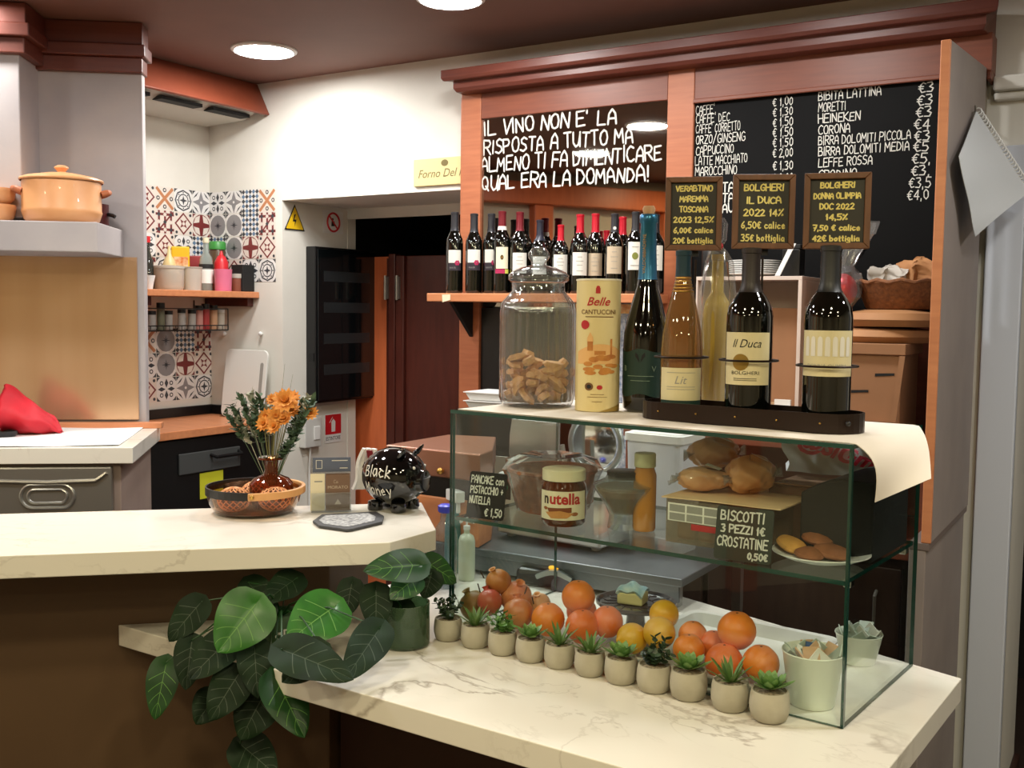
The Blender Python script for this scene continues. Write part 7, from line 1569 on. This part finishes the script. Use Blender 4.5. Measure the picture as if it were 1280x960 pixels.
jarlike('green_top_jar', 'jar with bright green lid at the back of the corner shelf', 'jar', 272, .235, 20, 62, [(0, 0), (1, 0), (1, .80), (.9, .84), (0, .84)], [('jar', mat('brown_jar', (90, 70, 50), 0.3)), ('lid', mat('green_lid', (60, 140, 60), 0.4), [(1.05, .84), (1.05, .97), (.9, 1), (0, 1)])])
wp, k_ = onsh(226, .24); t = thing('yellow_packet', 'yellow and orange packet standing behind the milky tubs', 'packet', wp, face_cam(wp)); b = MB(); b.box(-11 * k_, 11 * k_, 0, 30 * k_ * .5, 0, 55 * k_); b.build('packet', mat('yellow_packet', (232, 184, 32), 0.4), t, .006); b = MB(); b.box(-8 * k_, 9 * k_, -.002, 0, 28 * k_, 42 * k_); b.build('orange_print', mat('orange_packet_print', (216, 110, 40), 0.4, rgb2=(240, 214, 170), scale=50), t)
wp, k_ = onsh(245, .25); t = thing('red_packet', 'dark red packet between the yellow packet and the clear bottle', 'packet', wp, face_cam(wp)); b = MB(); b.box(-8 * k_, 8 * k_, 0, .05, 0, 44 * k_); b.build('packet', mat('dark_red_packet', (150, 50, 54), 0.5), t, .005)
wp, k_ = onsh(308, .055); wl_ = WALL.loc(wp); wp = WALL.wld(wl_.x, min(wl_.y, YW - .05), wp.z)
t = thing('black_carton', 'black carton at the right end of the corner shelf', 'carton', wp, WALL.rz); b = MB(); b.box(-.045, .03, -.035, .04, 0, 33 * k_); b.build('body', M_BLACKM, t, .003); b = MB(); b.box(-.035, .02, -.0356, -.035, 4 * k_, 20 * k_); b.build('print', mat('navy_print', (24, 26, 40), 0.5), t)
# wire spice rack below
zr0, zr1 = WALL.pxl(250, 413, xsh - .10).z, WALL.pxl(250, 386, xsh - .10).z
ya, yb_ = WALL.pxl(180, 400, xsh - .10).y, WALL.pxl(285, 400, xsh - .10).y
t = thing('spice_rack', 'black wire spice rack hanging under the corner shelf', 'rack', WL, WALL.rz)
b = MB(); X1, X0 = xsh - .10, XC + .004
for z in (zr0, zr0 + .022, zr1): b.tube([(X1, ya, z), (X1, yb_, z), (X0, yb_, z)], .0028, 6)
for k in range(15): y = ya + (yb_ - ya) * k / 14; b.tube([(X0, y, zr0), (X1, y, zr0), (X1, y, zr0 + .022)], .0018, 5)
b.tube([(X1, yb_, zr0), (X1, yb_, zr1)], .003, 6); b.tube([(X0, yb_, zr0), (X0, yb_, zr1 + .04)], .003, 6); b.build('wire_frame', M_BLACK, t)
for k, (px, m, hh) in enumerate(((191, 'grey', 24), (202, 'olive', 34), (212, 'grey', 24), (228, 'grey', 26), (241, 'grey', 25), (250, 'pink', 30), (258, 'red', 32), (268, 'tan', 30), (277, 'pale', 26))):
    y = WALL.pxl(px, 405, xsh - .14).y; wp = WALL.wld(xsh - .145, y, zr0 + .003); k_ = dpt(wp) / FPX; col = {'grey': (170, 166, 160), 'olive': (110, 110, 86), 'pink': (196, 140, 130), 'red': (170, 52, 52), 'tan': (200, 156, 120), 'pale': (190, 182, 168)}[m]
    tt = thing('spice_jar', {'grey': 'small spice jar with white label in the wire rack', 'olive': 'tall olive spice jar in the wire rack', 'pink': 'pinkish spice jar in the wire rack', 'red': 'red spice jar in the wire rack', 'tan': 'tan spice jar in the wire rack', 'pale': 'pale spice jar at the right end of the wire rack'}[m], 'spice jar', wp, face_cam(wp), 'white label spice jars in the rack' if m == 'grey' else None)
    r = 4.8 * k_; b = MB(); b.lathe([(0, 0), (r, 0), (r, hh * k_ * .8), (0, hh * k_ * .8)], 16, cap=False); b.build('jar', mat('spice_' + m, col, 0.4), tt)
    b = MB(); b.lathe([(r * 1.06, hh * k_ * .8), (r * 1.06, hh * k_), (0, hh * k_)], 16, cap=False); b.build('cap', M_BLACK if m != 'pale' else M_WHITE, tt)
# worktop along the side wall, black upstand, black oven below
zw = 1.125; F0 = WALL.pz(200, 541.5, zw); xw = F0.x
t = thing('side_worktop', 'orange wooden worktop along the tiled side wall with black upstand', 'worktop', WL, WALL.rz)
b = MB(); b.box(XC + .003, xw, -.95, YW - .004, zw - .035, zw); b.build('board', M_ORANGE, t, .003)
b = MB(); b.box(XC + .003, XC + .02, -.95, YW - .004, zw + .0005, zw + .045); b.box(XC + .02, xw - .02, YW - .02, YW - .004, zw + .0005, zw + .045); b.build('upstand', M_BLACK, t, .002)
t = thing('black_oven', 'black appliance with grey handle panel and yellow energy sticker under the side worktop', 'oven', WL, WALL.rz)
ye0, ye1 = -.80, YW - .02
b = MB(); b.box(XC + .03, xw - .02, ye0, ye1, .30, zw - .04); b.build('body', M_BLACK, t, .005)
pz1, pz0 = WALL.pxl(240, 566, xw - .012).z, WALL.pxl(240, 592, xw - .012).z; pya, pyb = WALL.pxl(224, 580, xw - .012).y, WALL.pxl(300, 570, xw - .012).y
b = MB(); b.box(xw - .02, xw - .010, pya, pyb, pz0, pz1); o = b.build('handle_panel', mat('dark_grey_panel', (70, 72, 72), 0.35), t, .003)
b = MB(); b.tube([(xw - .010, pya + (pyb - pya) * .5, pz1 - .02), (xw + .022, pya + (pyb - pya) * .52, pz1 - .028), (xw + .022, pyb - .02, pz1 - .028), (xw - .010, pyb - .01, pz1 - .02)], .008); b.build('handle', M_BLACK, o)
sy0, sy1 = WALL.pxl(250, 603, xw - .018).y, WALL.pxl(279, 600, xw - .018).y; sz1, sz0 = WALL.pxl(262, 590, xw - .018).z, WALL.pxl(262, 622, xw - .018).z
b = MB(); b.box(xw - .0199, xw - .018, sy0, sy1, sz0, sz1); b.build('energy_sticker', mat('lime_yellow_sticker', (206, 206, 48), 0.5), t)
# white cutting board leaning on the wall
xc0, xc1 = WALL.py(283, 470, YW - .05).x, WALL.py(335, 470, YW - .05).x; zc0_, zc1_ = zw + .003, WALL.py(310, 437, YW - .03).z
t = thing('cutting_board', 'white plastic cutting board with rounded corners leaning against the wall', 'cutting board', tuple(WALL.wld((xc0 + xc1) / 2, YW - .09, zc0_)), WALL.rz)
w2, h2 = (xc1 - xc0) / 2, zc1_ - zc0_
b = MB(); pts = [(x, z + h2 / 2) for x, z in rr(w2, h2 / 2, .03)]; b.slab(pts, 0, .010)
b.xf(0, lambda p: Vector((p.x, p.y + p.z * .13, p.z))); b.build('board', mat('white_polyethylene', (222, 222, 216), 0.4), t, .002)
b = MB(); pts2 = rr(.010, h2 * .22, .009); b.slab([(x + w2 - .03, z + h2 * .6) for x, z in pts2], -.0008, 0); b.xf(0, lambda p: Vector((p.x, p.y + p.z * .13, p.z))); b.build('grip_slot', M_GREY2, t)
for k, (px, py) in enumerate(((283, 417), (328, 417))):
    p = WALL.py(px, py, YW); b = MB(); b.ball((0, -.012, 0), .010, 12, 8); b.tube([(0, 0, 0), (0, -.012, 0)], .004); single('wall_hook', b, M_WHITE, ('left' if k == 0 else 'right') + ' one of two small round white hooks on the wall above the cutting board', 'hook', tuple(WALL.wld(p.x, YW - .001, p.z)), WALL.rz)
# air conditioner with wooden cover under the ceiling
zA = WALL.pxl(320, 146, XC + .36).z
t = thing('air_conditioner', 'ceiling height air conditioner unit with slanting reddish wooden cover in the corner', 'air conditioner', WL, WALL.rz)
def cpt(px, py): 
    return WALL.py(px, py, YW - .004)
E0, E1 = cpt(322, 106), cpt(337, 143); E2 = cpt(312, 152); E3 = cpt(262, 152)
b = MB(); ya_, yb_ = -.80, YW - .004
prof = [(E0.x, CEIL - .003), (E1.x, E1.z), (E1.x - .012, E1.z - .006), (E0.x - .014, CEIL - .003)]
n = len(prof); b.add([(x, ya_, z) for x, z in prof] + [(x, yb_, z) for x, z in prof], [tuple(range(n)), tuple(range(n, 2 * n))[::-1]] + [((i + 1) % n, i, n + i, n + (i + 1) % n) for i in range(n)]); b.build('wooden_cover', mat('ac_cover_wood', (122, 58, 38), 0.45, rgb2=(134, 66, 44), scale=5), t, .002)
b = MB(); prof = [(XC + .003, CEIL - .004), (E0.x - .03, CEIL - .004), (E1.x - .06, E1.z + .012), (E1.x - .14, E1.z - .02), (XC + .003, E1.z - .03)]
n = len(prof); b.add([(x, ya_, z) for x, z in prof] + [(x, yb_ - .02, z) for x, z in prof], [tuple(range(n)), tuple(range(n, 2 * n))[::-1]] + [((i + 1) % n, i, n + i, n + (i + 1) % n) for i in range(n)]); b.build('unit', mat('aged_white_plastic', (196, 192, 182), 0.5), t, .004)
b = MB()
for k in range(3): b.box(E1.x - .13, E1.x - .07, ya_ + .06 + k * .28, ya_ + .06 + k * .28 + .22, E1.z - .019, E1.z - .004)
b.build('outlet_slot', M_BLACKM, t)

# ================================================================== PASSAGE SIDE WALL: SIGNS AND FUSE BOX
def jamb(px, py): return WALL.pxl(px, py, XO)
def jthing(name, label, cat, px, py): p = jamb(px, py); return thing(name, label, cat, tuple(WALL.wld(XO + .001, p.y, p.z)), WALL.rz + pi / 2), p
# warning triangle (faces +x of the wall frame; local x runs along the passage)
t, p = jthing('warning_sign', 'yellow triangular high voltage sign with black bolt', 'sign', 368, 288)
pa, pb, pc = jamb(356, 290), jamb(381, 289), jamb(369, 259); s_ = (pb.y - pa.y) / 2; hh = pc.z - pa.z
b = MB(); b.slab([(-s_, 0), (s_, 0), (0, hh)], -.002, 0); b.build('border', M_INK, t)
b = MB(); b.slab([(-s_ * .86, hh * .05), (s_ * .86, hh * .05), (0, hh * .91)], -.0026, -.0021); b.build('field', M_YEL, t)
b = MB(); poly2(b, [(-.004, hh * .62), (s_ * .1, hh * .62), (-s_ * .08, hh * .42), (s_ * .16, hh * .42), (-s_ * .06, hh * .12), (s_ * .0, hh * .34), (-s_ * .22, hh * .34)], -.003); b.build('bolt', M_INK, t)
# prohibition sign
t, p = jthing('prohibition_sign', 'square white sign with red no entry circle and slash', 'sign', 416, 278)
pa, pb = jamb(403, 262), jamb(428, 293); w2 = (pb.y - pa.y) / 2; h2 = (pa.z - pb.z) / 2; R_ = min(w2, h2) * .92
b = MB(); b.box(-w2, w2, -.002, 0, -h2, h2); b.build('plate', M_WHITE, t)
b = MB(); b.tube([(R_ * .88 * cos(a), -.003, R_ * .88 * sin(a)) for a in [2 * pi * k / 32 for k in range(32)]], R_ * .1, 6, True); b.tube([(-R_ * .6, -.003, R_ * .6), (R_ * .6, -.003, -R_ * .6)], R_ * .08, 6); b.build('red_ring', M_RED, t)
b = MB(); disc2(b, -R_ * .1, R_ * .28, R_ * .14, R_ * .14, -.0026, 10); poly2(b, [(-R_ * .25, R_ * .12), (R_ * .15, R_ * .12), (R_ * .3, -R_ * .35), (-R_ * .3, -R_ * .4)], -.0026); b.build('pictogram', M_INK, t)
# fuse box
t, p = jthing('fuse_box', 'black electrical panel with tinted door on the passage wall', 'fuse box', 420, 400)
pa, pb = jamb(382, 308), jamb(458, 496); pc = jamb(459, 308)
w2 = (pb.y - pa.y) / 2; yo = (pa.y + pb.y) / 2 - p.y; za, zb = pb.z - p.z, pa.z - p.z
b = MB(); b.box(yo - w2, yo + w2, -.06, 0, za, zb); b.build('housing', M_BLACK, t, .004)
b = MB(); b.box(yo - w2 + .01, yo + w2 - .01, -.068, -.0605, za + .01, zb - .01); dd = b.build('door', mat('tinted_panel_door', (12, 16, 18), 0.12, coat=.5), t, .003)
for k in range(4):
    z = za + (zb - za) * (.18 + .2 * k); b = MB(); b.box(yo - w2 + .05, yo + w2 - .06, -.0688, -.0681, z, z + .05); b.build('breaker_row', mat('breaker_grey', (34, 38, 40), 0.4), dd)
b = MB(); b.box(yo - w2 - .004, yo - w2 + .004, -.05, -.02, za + .2, za + .24); b.build('hinge', M_BLACKM, t)
# extinguisher sign and switch box
t, p = jthing('extinguisher_sign', 'small red sign with white extinguisher pictogram on the passage wall', 'sign', 416, 535)
pa, pb = jamb(405, 519), jamb(426, 552); w2 = (pb.y - pa.y) / 2; h2 = (pa.z - pb.z) / 2
b = MB(); b.box(-w2, w2, -.002, 0, -h2, h2); b.build('plate', M_WHITE, t)
b = MB(); rectgrid(b, -w2 * .94, w2 * .94, -h2 * .42, h2 * .95, 1, -.0024); b.build('red_field', M_RED, t)
b = MB(); poly2(b, [(-w2 * .22, -h2 * .25), (w2 * .22, -h2 * .25), (w2 * .24, h2 * .45), (0, h2 * .65), (-w2 * .24, h2 * .45)], -.0028); poly2(b, [(-w2 * .5, h2 * .4), (-w2 * .4, h2 * .4), (-w2 * .1, h2 * .72), (-w2 * .1, h2 * .8)], -.0028); b.build('pictogram', M_WHITE, t)
b = MB(); flat(b, typed('ESTINTORE', h2 * .26, w2 * 1.7), 0, -h2 * .82, -.0024); b.build('lettering', M_INK, t)
t, p = jthing('switch_box', 'small grey wall switch box with a cable beside the bouquet', 'switch box', 384, 540)
pa, pb = jamb(370, 522), jamb(391, 556); w2 = (pb.y - pa.y) / 2; h2 = (pa.z - pb.z) / 2
b = MB(); b.box(-w2, w2, -.04, 0, -h2, h2); b.build('box', mat('light_grey_plastic', (206, 206, 202), 0.4), t, .005)
b = MB(); b.box(0.0, w2 * .7, -.046, -.0405, -h2 * .5, h2 * .4); b.build('rocker', M_WHITE, t, .002)
b = MB(); b.tube([(0, -.02, -h2), (0, -.012, -h2 - .1), (0, -.012, -1.0)], .005); b.build('conduit', M_WHITE, t)
# plaque above the passage
pa, pb = WALL.py(519, 234, YW), WALL.py(600, 197, YW); 
t = thing('cream_plaque', 'cream wooden plaque with dark italic lettering beside the wall cabinet', 'plaque', tuple(WALL.wld(pa.x, YW - .0005, pa.z)), WALL.rz)
w_ = .0 - .03 - pa.x + .025; w_ = -.016 - pa.x; h_ = WALL.py(520, 200, YW).z - pa.z
b = MB(); b.box(0, w_, -.012, 0, 0, h_); b.build('plaque', mat('cream_plaque', (226, 208, 150), 0.6), t, .003)
b = MB(); v = typed('Forno Del M', h_ * .30, w_ * .86, .3); flat(b, v, w_ * .52, h_ * .30, -.0126); disc2(b, w_ * .56, h_ * .80, h_ * .16, h_ * .12, -.0126); b.build('lettering', mat('olive_print', (120, 106, 60), 0.7), t)
# hanging cloth at the right
xh = WALL.py(1221, 140, -.02); yl = -.14
t = thing('hanging_cloth', 'white cloth with lace border hanging by a corner beside the grey end panel', 'cloth', tuple(WALL.wld(0, 0)), WALL.rz)
K = [WALL.pxl(1220, 139, XF + .032), WALL.pxl(1198, 196, XF + .045), WALL.pxl(1219, 296, XF + .06), WALL.py(1286, 240, -.06)]
def cl(u, v):
    a = K[0].lerp(K[3], u); d = K[1].lerp(K[2], u); p = a.lerp(d, v); return (p.x, p.y + .012 * sin(9 * u + 3 * v) * (u + v) * .5 - .01 * sin(pi * v) * u, p.z)
b = MB(); b.shell(cl, 24, 20, .0015); b.build('cloth', mat('white_linen', (206, 210, 214), 0.85, bump=.08, scale=60), t)
b = MB()
for k in range(26):
    u = .04 + .94 * k / 25; p = Vector(cl(u, 0)); d = (K[3] - K[0]).normalized(); b.tube([p + Vector((.010 * cos(a), -.002, .010 * sin(a) + .008)) for a in [2 * pi * j / 8 for j in range(8)]], .0022, 5, True)
b.build('lace_border', M_WHITE, t)
p = K[0]; b = MB(); b.tube([(p.x, YW - .002, p.z + .004), (p.x, p.y - .01, p.z), (p.x, p.y - .016, p.z + .014)], .003); single('cloth_hook', b, M_DSTEEL, 'thin dark metal hook carrying the white cloth', 'hook', tuple(WALL.wld(0, 0)), WALL.rz)
# vertical pipe beside the cabinet
p = WALL.py(1231, 100, YW - .02); b = MB(); b.tube([(p.x, YW - .02, 1.95), (p.x, YW - .02, 2.49)], .009, 10); single('wall_pipe', b, mat('grey_painted_pipe', (150, 140, 126), 0.5), 'thin vertical painted pipe right of the cabinet', 'pipe', tuple(WALL.wld(0, 0)), WALL.rz)
